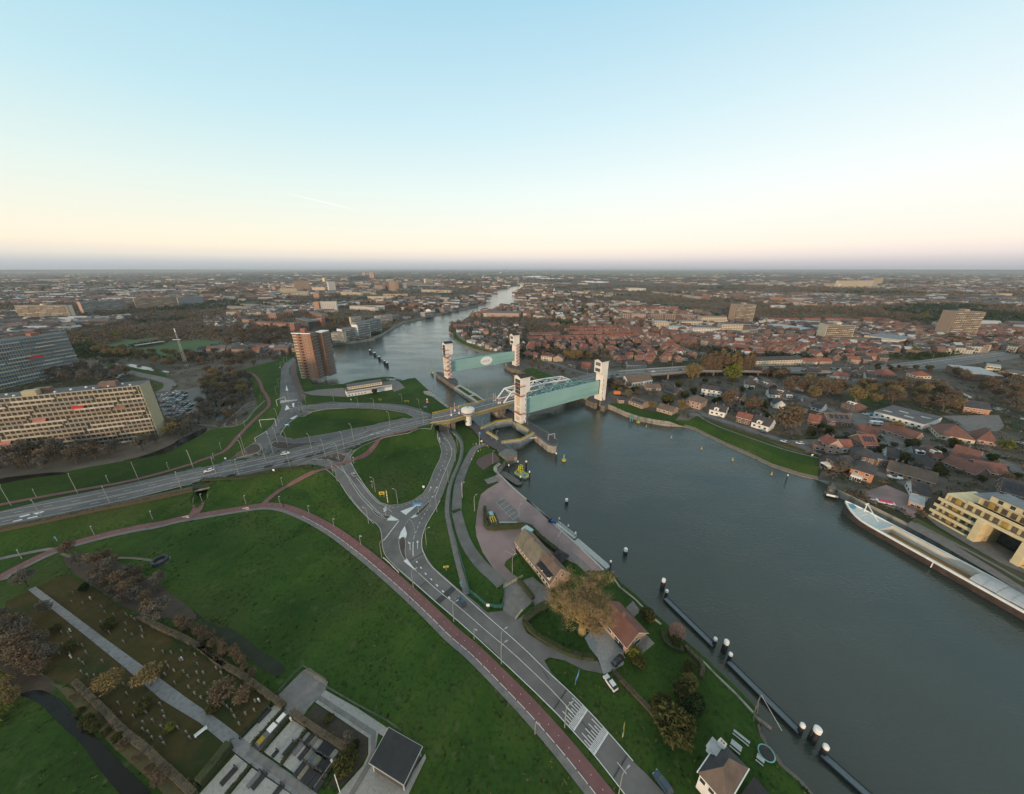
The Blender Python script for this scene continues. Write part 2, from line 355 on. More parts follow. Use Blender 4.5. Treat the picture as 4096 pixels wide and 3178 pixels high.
far = pts('c4','60,282 150,276', atz)+pts('c4','150,296', atz)
RB1 = pts('c3','1890,296 1840,340 1800,388 1850,450 1830,490 1700,520 1560,560 1480,592 1300,640 1240,668 1250,692 1120,700 1080,760 1080,800', atz)
RBG = pts('c3','1112,810 1120,870 1200,930 1350,992 1500,1032 1620,1045 1690,1052', atz)
RB2 = pts('c3','1700,1165 1850,1228 1980,1280', atz)+pts('c4','80,1285 180,1330 260,1375 600,1500 664,1532 830,1605', atz)
RB3 = pts('d4','960,392 1100,458 1250,508 1400,540 1560,563 1730,570', atz)
RBS = pts('d4','1730,570 1850,605 2000,680 2184,770', atz)+pts('d5','800,882 1050,1004 1350,1104 1560,1150', atz)
RB4 = pts('d5','1650,1192 1705,1215', atz)+pts('d6','70,1195 130,1290 330,1385', lambda *a: atz(*a, 2))+pts('e7','800,500 1100,655 1560,925 1927,1148', lambda *a: atz(*a, 2.5))
e_ = RB4[-1]; f_ = RB4[-2]; ux, uy = e_[0]-f_[0], e_[1]-f_[1]; lu = math.hypot(ux, uy); ux /= lu; uy /= lu
RB4 += [(e_[0]+ux*300, e_[1]+uy*300), (200, -300)]
b0 = LB[0]; LB = [(b0[0]+80, -200), (b0[0]+12, b0[1]-22)]+LB
RIVER = LB+far+RB1+RBG+RB2+RB3+RBS[1:]+RB4
def shore(P, w):
 for i in range(len(P)-1): SHO.append((*P[i], *P[i+1], w))
shore(RBG, 10); shore(RBS, 9); shore(LB[1:7], 3)
far_ = pts('c3','1870,185 2060,178 2184,190', atz)+pts('c4','60,196 400,208 430,215 150,214', atz)+pts('c3','2100,212 2184,214', atz)[:1]
# --- ground sheet
GRASS = (pts('d1','-400,1260 0,1180 400,1112 700,1062 1000,1002 1320,948 1700,882 2000,762 2184,655')+pts('d2','200,545 400,425 650,405 760,330 900,190 860,20')
 + pts('c2','780,1290 690,1240 800,1222 900,1190 1100,1140 1300,1010 1330,1200 1400,1300 1480,1320', atz))
i0 = next(i for i, p in enumerate(LB) if p == atz('c2',1470,1312,1))
GRASS = GRASS[:-1]+[(p[0], p[1]) for p in LB[i0::-1]]+[(60,-200),(-500,-200),(-500,130)]
GR2 = [p for p in RB3]+RBS+pts('d5','1560,900 1470,870 1300,830 1100,760 850,670 600,590 330,480 240,450 150,500 0,500')+pts('d4','1700,430 1400,400 1150,330 900,300')
GR3 = RBG+pts('c3','1600,1032 1480,985 1350,940 1230,870 1170,790')[::1]
V = []; E = []
def ring(R, step=None):
 R = subdiv(R, step) if step else R; n = len(V); V.extend(R); E.extend((n+i, n+(i+1) % len(R)) for i in range(len(R)))
ring(RIVER, 12)
for R in (GRASS, GR2, GR3): ring(R, 12)
B_ = 60000; ring([(-B_,-400),(B_,-400),(B_,B_),(-B_,B_)])
for X0, X1, Y0, Y1, st in ((-400, 560, 20, 700, 2.6),):
 GX, GY = np.meshgrid(np.arange(X0, X1, st), np.arange(Y0, Y1, st)); GX = GX.ravel(); GY = GY.ravel()
 k = uneven(GX, GY)|uneven(GX+st, GY)|uneven(GX-st, GY)|uneven(GX, GY+st)|uneven(GX, GY-st); k &= ~inpoly(GX, GY, RIVER)
 V += list(zip(GX[k].tolist(), GY[k].tolist()))
r = geometry.delaunay_2d_cdt([Vector(v) for v in V], E, [], 0, 1e-3)
vv = np.array([(v.x, v.y) for v in r[0]]); F = [tuple(f) for f in r[2]]; cc = np.array([vv[list(f)].mean(0) for f in F])
keep = ~inpoly(cc[:,0], cc[:,1], RIVER); gr = inpoly(cc[:,0], cc[:,1], GRASS)|inpoly(cc[:,0], cc[:,1], GR2)|inpoly(cc[:,0], cc[:,1], GR3)
Z = hgt(vv[:,0], vv[:,1]); nv = len(vv)
verts = [(a, b, c) for (a, b), c in zip(vv.tolist(), Z.tolist())]; faces = [f for f, q in zip(F, keep) if q]; mi = [int(g) for g, q in zip(gr, keep) if q]
me = bpy.data.meshes.new('ground'); me.from_pydata(verts, [], faces); me.materials.append(MT); me.materials.append(MG)
me.polygons.foreach_set('material_index', mi); me.update(); obj('ground', me, kind='structure')
mb = MB(); R = subdiv(RIVER, 12)
for i in range(len(R)):
 p, q = R[i], R[(i+1) % len(R)]; mb.face([(*p, -3), (*q, -3), (*q, hz(*q)+.02), (*p, hz(*p)+.02)])
mb.build('embankment_wall', MCON, kind='structure')
mb = MB(); mb.face([(-900,-300,0),(900,-300,0),(900,3500,0),(-900,3500,0)]); mb.build('river', MW, kind='structure')
drape('river', far_, MWC, 1.2)
DITCHM = mat('dark_ditch_water', (.006,.007,.006), .2, scale=.2, col2=(.012,.012,.010), spec=.15)
REFL = mat('canal_water', (.05,.06,.06), .08, scale=.2)
def sheet(n, c, s, m, off=.12, closed=True, sm=1, holes=()):
 P = pts(c, s); P = smooth(P, sm, True) if sm else P
 return drape(n, P, m, off, holes)
for c, s, m in (('c1','1000,1065 1060,1070 1200,1100 1450,1140 1700,1190 1890,1230 1740,1232 1400,1165 1130,1120 1040,1095',REFL),
 ('c6','990,1340 1090,1355 1240,1450 1300,1490 1450,1530 1640,1600 1903,1720 1903,1760 1770,1700 1500,1610 1300,1510 1140,1420',REFL),
 ('c4','650,470 720,500 810,550 850,600 800,590 700,545 670,510',REFL),
 ('c4','440,410 560,440 660,490 640,495 540,450 430,420',REFL),
 ('c4','600,228 800,235 960,245 800,252 640,245',REFL),
 ('d1','-200,1200 0,1130 300,1095 640,1060 760,1080 600,1100 380,1120 0,1195 -200,1250',DITCHM),
 ('d1','1300,945 1560,890 1800,800 1960,720 2184,610 2184,660 2000,760 1850,850 1700,885 1480,925',DITCHM),
 ('d2','0,560 150,500 300,420 360,415 330,470 200,540 60,605 0,615',DITCHM),
 ('d2','440,220 560,110 640,90 650,160 560,290 480,360 440,330',DITCHM),
 ('e8','180,490 420,430 560,480 700,580 860,760 1000,900 1180,1090 1400,1320 1560,1460 1680,1600 1350,1620 1240,1500 1040,1240 900,1040 780,930 600,760 450,600 330,530',DITCHM),
 ('e1','1480,720 1700,730 1900,850 1960,900 1900,930 1760,890 1560,830',DITCHM)):
 sheet('canal' if m is REFL else 'ditch', c, s, m, .05)
MPOND = mat('algae_pond_water', (.012,.018,.009), .7, scale=.4, col2=(.026,.034,.018), spec=.2)
drape('pond', smooth(pts('e1','1940,900 2060,960 2179,1010')+pts('e2','230,0 400,110 560,240 720,330 790,400 770,450 690,480 560,400 400,290 200,130 60,30'), 1, True), MPOND, .05)
# --- asphalt
def road(n, P, m=None, off=.12, holes=()): return drape(n, P, m or MA, off, holes)
NI = pts('d2','1150,490 1180,440 1240,365 1350,292 1500,243 1650,214 1900,202 2184,207')+pts('d3','250,372 450,392 620,425 700,468 655,487 400,522 0,598')+pts('d2','1700,478 1500,512 1250,532 1180,520')
BOWL = pts('d3','885,598 760,592 640,640 500,665 330,700 120,790 40,850 5,900 12,960 60,1060 150,1200 250,1330 330,1400 430,1430 560,1420 700,1370 800,1300 860,1200 920,1050 980,930 1003,840 980,760 955,690 960,650 930,620')
A1 = (pts('d1','-260,1710 0,1655 460,1572 1220,1425 2184,1225')+pts('d2','700,950 1000,892 1250,845 1480,770 1850,662 1990,600 2184,540')+pts('d3','400,662 740,578')+[atz('d3',905,535,11)]
 +[atz('d3',905,432,11)]+pts('d3','850,432 760,375 600,330 350,310 0,305')+pts('d2','1700,130 1390,158 1365,100 1340,0')
 +pts('c2','1300,1370 1250,1240 1248,1190 1320,1085 1310,1055 1200,1130 1160,1200 1150,1350 1145,1490')+pts('d2','1140,120 1165,190 1120,300 1040,410 870,560 770,660 560,770 330,850')+pts('d1','2184,1005 1540,1160 860,1310 0,1495 -260,1550'))
road('road', A1, holes=[NI])
A3 = (pts('d2','1250,850 1550,822 1680,858 1745,905 1800,1020 1900,1170 2000,1300 2100,1400')+pts('e3','283,262 330,310 355,370 362,450 370,560 400,640 500,750 700,930 1000,1190 1200,1360 1400,1520 1600,1690')
 +pts('e5','60,645 400,990 690,1305 890,1560 1010,1720')+pts('e5','1420,1720 1220,1500 1080,1370 840,1080 630,860 420,650 180,400 0,240')+pts('e3','1440,1175 1300,1068 1190,980 1080,880 950,770 860,640 815,540 815,420 850,300 880,230 960,110 1020,0')
 +pts('d3','1010,1320 1060,1180 1100,1070 1150,930 1168,830 1150,740 1100,640 1030,560 1000,530 890,545 885,598 930,620 960,650 955,690 980,760 1003,840 980,930 920,1050 860,1200 800,1300 700,1370 560,1420 430,1430 330,1400 250,1330 150,1200 60,1060 12,960 5,900 40,850 100,790')+pts('d2','1990,640 1900,690 1850,660 1640,720 1480,770'))
road('road', A3, MAD)
# medians and islands
for c, s, m in (('d2','1045,600 1090,565 1240,575 1460,580 1700,545 1500,590 1180,655 1090,640',MBRN),('d2','560,785 700,690 870,592 925,600 945,680 800,730',MBRN),('d2','1500,762 1850,672 1950,650 1870,720 1845,790 1770,800 1650,768',MBRN),
 ('e3','240,100 330,160 400,180 460,185 450,212 390,218 320,195 260,140',MBRN),('e3','735,180 750,150 830,80 905,15 915,25 870,90 800,160 760,185',MBRN),('e3','550,480 580,430 622,428 632,520 622,600 640,680 620,690 570,600',MBRN)):
 sheet('median', c, s, m, .19, sm=1)
# red cycle paths, grey footpaths
RP = pts('e1','-60,560 0,505 200,400 420,290 700,180 1000,100 1300,30 1560,-10')+pts('d2','0,1420 120,1395 400,1350 800,1285 1000,1255 1200,1275 1400,1350 1600,1450 1800,1570')+pts('e3','200,620 400,790 600,960 800,1140 1000,1330 1200,1530 1400,1680')+pts('e5','0,750 300,1080 550,1380 800,1694 880,1800')
def band(n, P, w, m, off=.12, shift=0.):
 P = smooth(P, 2); a, b = strip_pts(P, w, shift); return drape(n, a+b[::-1], m, off)
band('cycle_path', RP, 3.3, MRED, .14); band('footpath', RP, 1.7, MPAV, .12, -2.5)
band('cycle_path', pts('d2','960,1260 1040,1180 1200,1060 1400,960 1680,862 1850,800 1930,775 2040,740 2110,690 2184,610')+pts('d3','330,700 420,670 600,620 740,585'), 2.6, MRED, .24)
band('cycle_path', pts('d2','150,1400 230,1340 270,1240'), 4.2, MRED, .15)
band('cycle_path', pts('d1','-100,1450 0,1420 400,1345 900,1255 1500,1150 2184,950')+pts('d2','200,800 420,725 560,670 700,500 850,340 1000,210 1040,160 1000,60 950,0')+pts('c2','940,1360 900,1290 840,1240 760,1222'), 2.6, MRED, .15)
band('footpath', pts('e1','-60,350 0,330 300,268 470,235 520,250'), 1.8, MPAV, .12)
band('footpath', pts('d2','820,130 1000,540 1000,540')[:1]+pts('d2','480,405 660,405 780,345 860,230 980,120'), 1.4, MPAV, .13)
band('footpath', pts('d2','250,385 350,400 480,408'), 1.6, MPAV, .5)
band('footpath', pts('d3','1070,590 1150,650 1205,720 1228,790 1215,900 1180,1000 1130,1110 1090,1220 1070,1330')+pts('e3','1092,130 1120,280 1170,500 1230,750 1300,1000 1320,1075'), 2.1, MPAV, .13)
band('service_road', pts('d3','1480,762 1400,780 1350,815 1290,930 1230,1060 1190,1180 1170,1330 1165,1500')+pts('e3','1200,110 1230,250 1290,450 1380,610 1500,760 1620,860 1720,960'), 4.6, MAD, .13)
road('quay_paving', pts('d3','1615,1085 1575,1110 1620,1180 1500,1250 1430,1310 1405,1400 1380,1560 1370,1690')+pts('e3','1412,250 1430,420 1500,600 1600,750 1700,870 1735,970 1900,880 1830,840 1745,745 1760,700 1880,610 1860,480')+pts('e4','400,480 740,580 760,500 880,580 1120,690 1240,690 1180,625 960,414 790,264 500,4')+pts('d3','2050,1472 1900,1347 1750,1214'), MPINK)
road('quay_paving', pts('d3','1465,1150 1590,1105 1640,1160 1505,1200'), MPAV, .2)
road('quay_paving', pts('d3','1590,1385 1680,1355 1830,1500 1840,1570 1790,1600 1700,1500'), MPAV, .2)
road('quay_paving', pts('e4','870,520 930,497 1130,680 1060,700'), MPAV, .2)
road('driveway', pts('e3','1735,985 1900,900 1940,980 1978,1050 1978,1200 1900,1330 1730,1235 1760,1100')+[], MPAV, .13)
road('driveway', pts('e4','290,870 410,800 560,990 440,1100 400,1170 600,1020 560,1000 600,1050 470,1190 440,1200 270,1075'), MPAV, .13)
road('driveway', pts('e4','410,800 440,790 560,750 720,880 760,960 620,1040 560,985'), MPAV, .14)
road('driveway', pts('e4','0,1000 120,1095 270,1078 460,1200 500,1290 700,1420 1000,1540 1190,1570 1250,1690 1050,1650 870,1560 720,1530 670,1560 740,1680 600,1560 300,1300 0,1060'), MAD, .16)
road('driveway', pts('e4','1060,1340 1160,1230 1290,1250 1440,1480 1440,1600 1330,1660 1245,1695 1190,1540 1110,1440'), mat('pale_gravel', (.20,.20,.20), .95, scale=2, col2=(.30,.30,.295)), .2)
road('patio', pts('e4','1545,1420 1640,1290 1740,1395 1600,1510'), MPAV, .14); road('patio', pts('e4','1460,1050 1530,980 1600,1080 1540,1140'), MPAV, .14)
road('lock_platform', pts('d3','1250,560 1340,505 1440,602 1500,632 1640,742 1760,805 1826,876 1695,912 1600,830 1480,770 1400,680 1330,600'), mat('dark_paving', (.055,.052,.055), .9, scale=.3, col2=(.085,.08,.08)), .9)
road('rubble_slope', pts('d3','1375,960 1400,920 1500,870 1570,850 1620,900 1640,945 1540,985 1480,1030 1460,1048 1400,1000'), mat('red_brown_rubble', (.07,.045,.042), .95, scale=1.5, col2=(.12,.08,.075)), .14)
road('quay_wall_walk', pts('d3','1650,985 1610,1020 1607,1045 1625,1085 1600,1090 1565,1050 1570,1010 1620,965'), MCON, .5)
# right bank streets
band('street', pts('d4','1800,430 1900,440')+pts('d5','170,375 300,430 500,500 700,560 900,630 1100,700 1300,760 1450,810 1600,890'), 6.5, MAD, .13)
band('street', pts('d5','1300,745 1500,730 1800,720 2184,735')+pts('d6','600,740 760,790 1000,810 1300,800 1550,860 1800,900 2000,980 2176,1100'), 7, MAD, .13)
band('street', pts('d6','560,1080 760,1140 950,1230 1000,1260'), 6, MAD, .13); road('courtyard', pts('d6','260,400 500,440 470,560 330,560 240,470'), MAD, .13)
band('street', pts('d5','900,0 1100,110 1300,220 1550,330 1750,400 1850,450'), 6, MAD, .13)
road('courtyard', pts('d6','600,560 700,640 860,730 980,820 860,850 700,760 620,680'), MAD, .13)
road('courtyard', pts('d6','1280,450 1900,440 1960,560 1900,620 1560,620 1440,540'), MPAV, .13)
road('courtyard', pts('e7','330,180 590,100 830,200 800,270 900,350 870,420 690,340 470,260'), MPINK, .13)
road('quay_paving', pts('e7','780,490 860,430 1900,1080 1927,1100 1927,1160 1560,935 1100,665'), MPAV, .13)
road('lawn', pts('e7','830,450 890,420 1927,1010 1927,1085 1700,930 1200,640'), mat('short_lawn', (.035,.055,.014), .95, scale=.6, col2=(.055,.08,.022)), .17)
band('footpath', pts('e7','880,475 1200,640 1560,830 1927,1040'), 1.6, MPAV, .24)
road('terrace', pts('e7','960,400 1080,350 1560,600 1927,820 1927,960 1700,860 1400,690 1100,510'), MPAV, .2)
band('footpath', pts('d5','260,450 330,500 500,580 700,650 900,720 1100,790 1300,850 1560,910'), 1.4, MPAV, .16)
band('street', pts('c4','0,1050 100,1080 300,1130 430,1170 600,1230 780,1260'), 6, MAD, .13)
band('street', pts('c3','1170,790 1200,850 1300,900 1500,960 1700,1000'), 5, MAD, .13)
band('street', pts('c4','1000,690 1150,740 1300,790 1500,860 1700,960 1900,1040 2100,1100'), 12, MAD, .13)
band('street', pts('c5','0,1010 120,1060 300,1130 560,1180'), 7, MAD, .13)
road('car_park', pts('d1','1700,200 1880,190 2184,130 2184,480 2130,520 1900,560 1800,480'), MAD, .12)
road('car_park', pts('d2','0,0 350,0 330,120 60,370 0,420'), MAD, .12)
band('street', pts('c1','900,1180 1200,1180 1500,1250 1800,1310 1880,1370 1780,1440'), 9, MAD, .13)
road('car_park', pts('c3','420,1300 520,1310 600,1400 480,1445 440,1380'), MPAV, .14)
road('forecourt', pts('c2','1380,1440 1560,1420 1840,1400 1870,1500 1500,1480'), MPAV, .14)
road('brick_pavement', pts('c2','1290,1120 1320,1090 1330,1250 1400,1430 1440,1500 1370,1560 1330,1430 1262,1280 1255,1200'), mat('brick_pavement_red', (.10,.07,.06), .9, scale=.5), .17)
road('lock_quay', pts('c3','800,1440 870,1432 1090,1615 1060,1620 900,1500 810,1470'), MCON, .3)
MPITCH = mat('sports_turf', (.035,.075,.018), .95, scale=.02, col2=(.045,.10,.022))
drape('sports_pitch', pts('c1','1250,990 1620,940 1800,910 2184,870')+pts('c2','480,900 660,905 300,1020 60,1100')+pts('c1','1700,1060 1500,1030'), MPITCH, .1)
drape('sports_pitch', pts('c1','1040,950 1400,880 1830,840 1900,860 1600,910 1250,985'), MPITCH, .1)
drape('grass_field', pts('c1','1120,1120 1500,1190 1800,1230 1830,1290 1500,1250 1200,1180'), MG, .06); drape('grass_field', pts('c1','1200,1230 1640,1320 1870,1390 1700,1420 1660,1330'), MG, .06)
drape('grass_field', pts('c2','-40,1080 300,1010 700,900 1150,910 1230,950 1000,1010 700,980 400,1050 100,1120'), MG, .07)
drape('grass_field', pts('c3','1860,1210 1980,1180 2184,1230')+pts('c4','100,1190 300,1270 330,1310 200,1330 60,1265'), MG, .07)
drape('grass_field', pts('c6','580,1040 900,1010 1400,1010 1480,1030 1100,1080 900,1110 650,1090'), MG, .07); drape('grass_field', pts('c6','0,1420 300,1470 400,1560 300,1600 0,1560'), MG, .07)
band('motorway', pts('c6','600,1168 800,1140 1000,1100 1300,1050 1600,1010 1950,960'), 13, MA, .14); band('motorway', pts('c6','640,1180 900,1185 1100,1150 1500,1100 1950,1040'), 12, MAD, .13); band('street', pts('c6','640,1060 530,1050 540,1010 640,1010'), 8, MPAV, .13)
MREV = mat('stone_revetment', (.085,.075,.06), .95, scale=1.6, col2=(.18,.16,.13), bump=.6, bscale=3)
drape('revetment', pts('e6','840,980 880,1090 960,1220 1090,1405 1250,1535 1400,1700 1360,1700 1220,1550 1060,1420 920,1230 850,1110 815,1000'), MREV, .06)
drape('revetment', RBS+[(p[0]+1.5, p[1]+1.6) for p in RBS[::-1]], MREV, .05); drape('revetment', RBG+[(p[0]+1.5, p[1]+4.5) for p in RBG[::-1]], MREV, .05)
drape('far_fields', pts('c4','-600,150 800,135 2184,140 2184,190 1200,185 800,165 -600,165'), mat('far_field_green', (.06,.08,.035), .95, scale=.003, col2=(.10,.10,.06)), .5)
# ================================================================ storm surge barrier, bridge, lock
MTW = mat('tower_white', (.62,.57,.52), .85, scale=.12, col2=(.80,.76,.71), bump=.1, bscale=1); second(MTW, (.42,.36,.30), .5, .56, .74, .4, (1,1,.12))
MTB = mat('tower_recess_beige', (.50,.40,.27), .8, scale=.4, col2=(.62,.51,.36)); MBLK = mat('black_roofing', (.016,.016,.018), .85, scale=.8, col2=(.03,.03,.032))
MGL = mat('dark_glass', (.02,.03,.035), .12, scale=.6, col2=(.05,.065,.07)); MREDS = mat('red_brown_steel', (.30,.085,.06), .6, scale=1, col2=(.38,.12,.085))
MTEAL = mat('teal_steel', (.20,.37,.355), .55, scale=.04, col2=(.26,.43,.415)); second(MTEAL, (.08,.30,.26), .09, .56, .72, .55, (.25,1,2.4,-.58)); second(MTEAL, (.30,.46,.42), .6, .6, .8, .3, (.3,.3,3))
MWS = mat('white_steel', (.66,.66,.64), .6, scale=.5, col2=(.82,.82,.80)); MYEL = mat('yellow_paint', (.50,.36,.035), .6, scale=1, col2=(.62,.46,.06))
MGS = mat('galvanised_steel', (.30,.32,.32), .5, scale=1, col2=(.40,.42,.42)); MBS = mat('blue_grey_rail', (.10,.17,.20), .6); MDK = mat('dark_steel', (.03,.03,.035), .6)
MDC = mat('dark_stained_concrete', (.085,.075,.06), .9, scale=.3, col2=(.20,.17,.13), bump=.2); MREDP = mat('signal_red', (.55,.03,.03), .5); MORG = mat('orange_paint', (.55,.16,.03), .6)
MSHEET = mat('grey_steel_plating', (.20,.215,.215), .6, scale=.3, col2=(.30,.315,.31)); second(MSHEET, (.10,.08,.06), .8, .55, .7, .5, (1,1,.15))
AX = math.radians(33.4); E1 = (math.cos(AX), math.sin(AX)); E2 = (-E1[1], E1[0])
def railing(name, P, h, m, parent=None, gap=2.4, r=.05, rails=3, label=None, cat=None, step=True):
 mb = MB(); Q = [Vector(p) for p in P]
 for i in range(len(Q)-1):
  a, b = Q[i], Q[i+1]; k = max(1, int((b-a).length/gap))
  for j in range(k+(i == len(Q)-2)): p = a+(b-a)*j/k; mb.beam(p, p+Vector((0,0,h)), r*1.6)
  for q in range(rails): u = Vector((0,0,h*(q+1)/rails)); mb.beam(a+u, b+u, r*1.5)
 return mb.build(name, m, parent, label=label, cat=cat)
def tower(label, x, y, eave, z0, mirror, stairs):
 "white lifting tower; local x points over the gate, y up the river"
 t = thing('barrier_tower', label, 'tower', (x, y, z0), AX+(math.pi if mirror else 0), 'lifting towers of the storm surge barrier'); h = eave-z0
 # origin: middle of the shaft foot, shaft 4.8 x 8
 hx_, hy_ = 2.4, 4.; s = h*.66; out = 2.7
 mb = MB(); mb.box(-hx_, hx_, -hy_, -hy_+1.3, 0, s); mb.box(-hx_, hx_, hy_-1.6, hy_, 0, s); mb.box(-hx_+1.2, hx_, -hy_+1.3, hy_-1.6, 0, s)
 for za in (0, s*.22, s*.52): mb.box(-hx_, -hx_+1.2, -hy_+1.3, hy_-1.6, za, za+(2.2 if za == 0 else 1.2))
 pr = [(-hx_, s), (hx_, s), (hx_+out, s+1.6), (hx_+out+.5, h), (-hx_, h)]
 for yy, fl in ((-hy_, 1), (hy_, -1)): mb.face([(p[0], yy, p[1]) for p in (pr if fl == 1 else pr[::-1])])
 for i in range(len(pr)):
  a, b = pr[i], pr[(i+1) % len(pr)]
  if i != 0: mb.face([(a[0],-hy_,a[1]),(a[0],hy_,a[1]),(b[0],hy_,b[1]),(b[0],-hy_,b[1])])
 xm = (-hx_+hx_+out+.5)/2
 for xx, fl in ((-hx_, -1), (hx_+out+.5, 1)): # gables on the ends
  q = [(xx,-hy_,h),(xx,hy_,h),(xx,0,h+1.5)]; mb.face(q if fl == 1 else q[::-1])
 mb.build('shaft', MTW, t)
 mb = MB(); X0, X1 = -hx_-.6, hx_+out+1.0
 for sg in (-1, 1):
  a = [(X0, sg*(hy_+.7), h-.1), (X1, sg*(hy_+.7), h-.1), (X1, 0, h+1.75), (X0, 0, h+1.75)]; mb.face(a if sg < 0 else a[::-1])
  mb.face([(p[0], p[1], p[2]-.25) for p in (a[::-1] if sg < 0 else a)])
  mb.face([(X0, sg*(hy_+.7), h-.35), (X1, sg*(hy_+.7), h-.35), (X1, sg*(hy_+.7), h-.1), (X0, sg*(hy_+.7), h-.1)], 1)
 mb.build('roof', [MBLK, MWS], t)
 mb = MB(); mb.box(-hx_+.9, -hx_+1.25, -hy_+1.3, hy_-1.6, 2.2, s);
 for k in range(1, 3): mb.box(-hx_+.55, -hx_+.9, -hy_+1.3+k*1.6, -hy_+1.6+k*1.6, 2.2, s)
 mb.build('recess_panel', MTB, t)
 return t, s, h, hx_, hy_
def windows_grid(t, xx, y0, y1, z0, z1, ny, nz, m=None, face=-1, axis=0):
 m = m or MGL; w = (y1-y0)/ny; hh = (z1-z0)/nz; mb = MB()
 if axis == 0: mb.box(min(xx, xx+face*.12), max(xx, xx+face*.12), -w/2+.12, w/2-.12, .12, hh-.12)
 else: mb.box(-w/2+.12, w/2-.12, min(xx, xx+face*.12), max(xx, xx+face*.12), .12, hh-.12)
 me = mb.mesh('window', m)
 for i in range(ny):
  for j in range(nz):
   o = obj('window', me, t, (0, y0+(i+.5)*w, z0+j*hh) if axis == 0 else (y0+(i+.5)*w, 0, z0+j*hh))
def tower_full(label, x, y, eave, z0, kind):
 mirror = kind in ('FB', 'BB'); t, s, h, hx_, hy_ = tower(label, x, y, eave, z0, mirror, None)
 if not mirror:
  windows_grid(t, -hx_, -hy_+.8, hy_-1.0, s-.6, h-1.6, 3, 2*2)
  for k, zz in enumerate((s*.34, s-.6-.9, s+5.6)):
   mb = MB(); mb.box(-hx_-1.1, -hx_, -hy_-.9, hy_+.4, zz-.25, zz); mb.box(-hx_-1.1, hx_*.4, -hy_-.9, -hy_, zz-.25, zz); pl = mb.build('gallery', MREDS, t)
   railing('railing', [(hx_*.4,-hy_-.85,zz),(-hx_-1.05,-hy_-.85,zz),(-hx_-1.05,hy_+.4,zz)], 1.1, MREDS, pl, 1.2, .03)
 else:
  ox = hx_+2.7   # glazing faces the gate
  for zz in (s+2.6, s+7.6): windows_grid(t, ox+.32, -hy_+1.2, hy_-1.4, zz, zz+3.0, 5, 1, None, 1)
  for k, zz in enumerate((s*.33, s*.72, s+5)):
   mb = MB(); mb.box(-hx_-1.6, -hx_, -hy_+.4, hy_-2, zz-.25, zz); pl = mb.build('gallery', MREDS, t)
   railing('railing', [(-hx_-1.5,-hy_+.4,zz),(-hx_-1.5,hy_-2,zz)], 1.1, MREDS, pl, 1.2, .03)
 if kind in ('BA', 'BB'): # zigzag stairs on the seaward side
  sy = -hy_ if not mirror else hy_; sg = -1 if not mirror else 1
  n = 6 if kind == 'BA' else 7; x0, x1 = -hx_+.2, hx_-.2; top = s+2
  for k in range(n*2):
   za, zb = top*k/(2*n), top*(k+1)/(2*n); xa, xb = (x0, x1) if k % 2 == 0 else (x1, x0)
   mb = MB(); mb.beam((xa, sy+sg*.7, za), (xb, sy+sg*.7, zb), .9, .18); mb.beam((xa, sy+sg*1.15, za+1), (xb, sy+sg*1.15, zb+1), .08)
   mb.box(xb-.5, xb+.5, min(sy, sy+sg*1.2), max(sy, sy+sg*1.2), zb-.12, zb); mb.build('stair_flight', MREDS, t)
 else:
  sy = -hy_ if not mirror else hy_; sg = -1 if not mirror else 1
  for zz in (2.6, 6, 9.5, 13, 17.5): mb = MB(); mb.box(1.55, 1.95, min(sy, sy+sg*.05), max(sy, sy+sg*.05), zz, zz+1.4); mb.build('slit_window', MDK, t)
  mb = MB(); mb.box(.3, 1.1, min(sy, sy+sg*.07), max(sy, sy+sg*.07), .0, 2.1); mb.build('door', MDK, t)
 return t
def tw(px_, py_, kind): # from the visible foot corner to the shaft middle
 return px_+E1[0]*2.4+E2[0]*4, py_+E1[1]*2.4+E2[1]*4
FA = tw(*atz('g2',447,1300,5), 0); FB = tw(*atz('g2',1858,893,5), 0)
BA = tw(*atz('g1',492,1068,5), 0); BB = tw(*atz('g1',1985,795,5), 0)
FB = (FB[0]-E1[0]*.3, FB[1]-E1[1]*.3)
ZFA = 39.6; ZFB = 39.4; ZBA = topz('g1', 0, atz('g1',492,1068,5)[1], 310); ZBB = topz('g1', 0, atz('g1',1985,795,5)[1], 118)
tower_full('white lifting tower nearest the camera, three red galleries and tall windows beside the lock', *FA, ZFA, 5, 'FA')
tower_full('white lifting tower at the right bank end of the near teal gate', *FB, ZFB, 5, 'FB')
tower_full('white tower on the mid-river pier with zigzag stairs, left end of far gate', *BA, ZBA, 5, 'BA')
tower_full('white lifting tower farthest upstream, zigzag stairs, right end of the far gate', *BB, ZBB, 5, 'BB')
MTD = mat('dark_teal_steel', (.07,.22,.21), .6, scale=.3, col2=(.10,.29,.27))
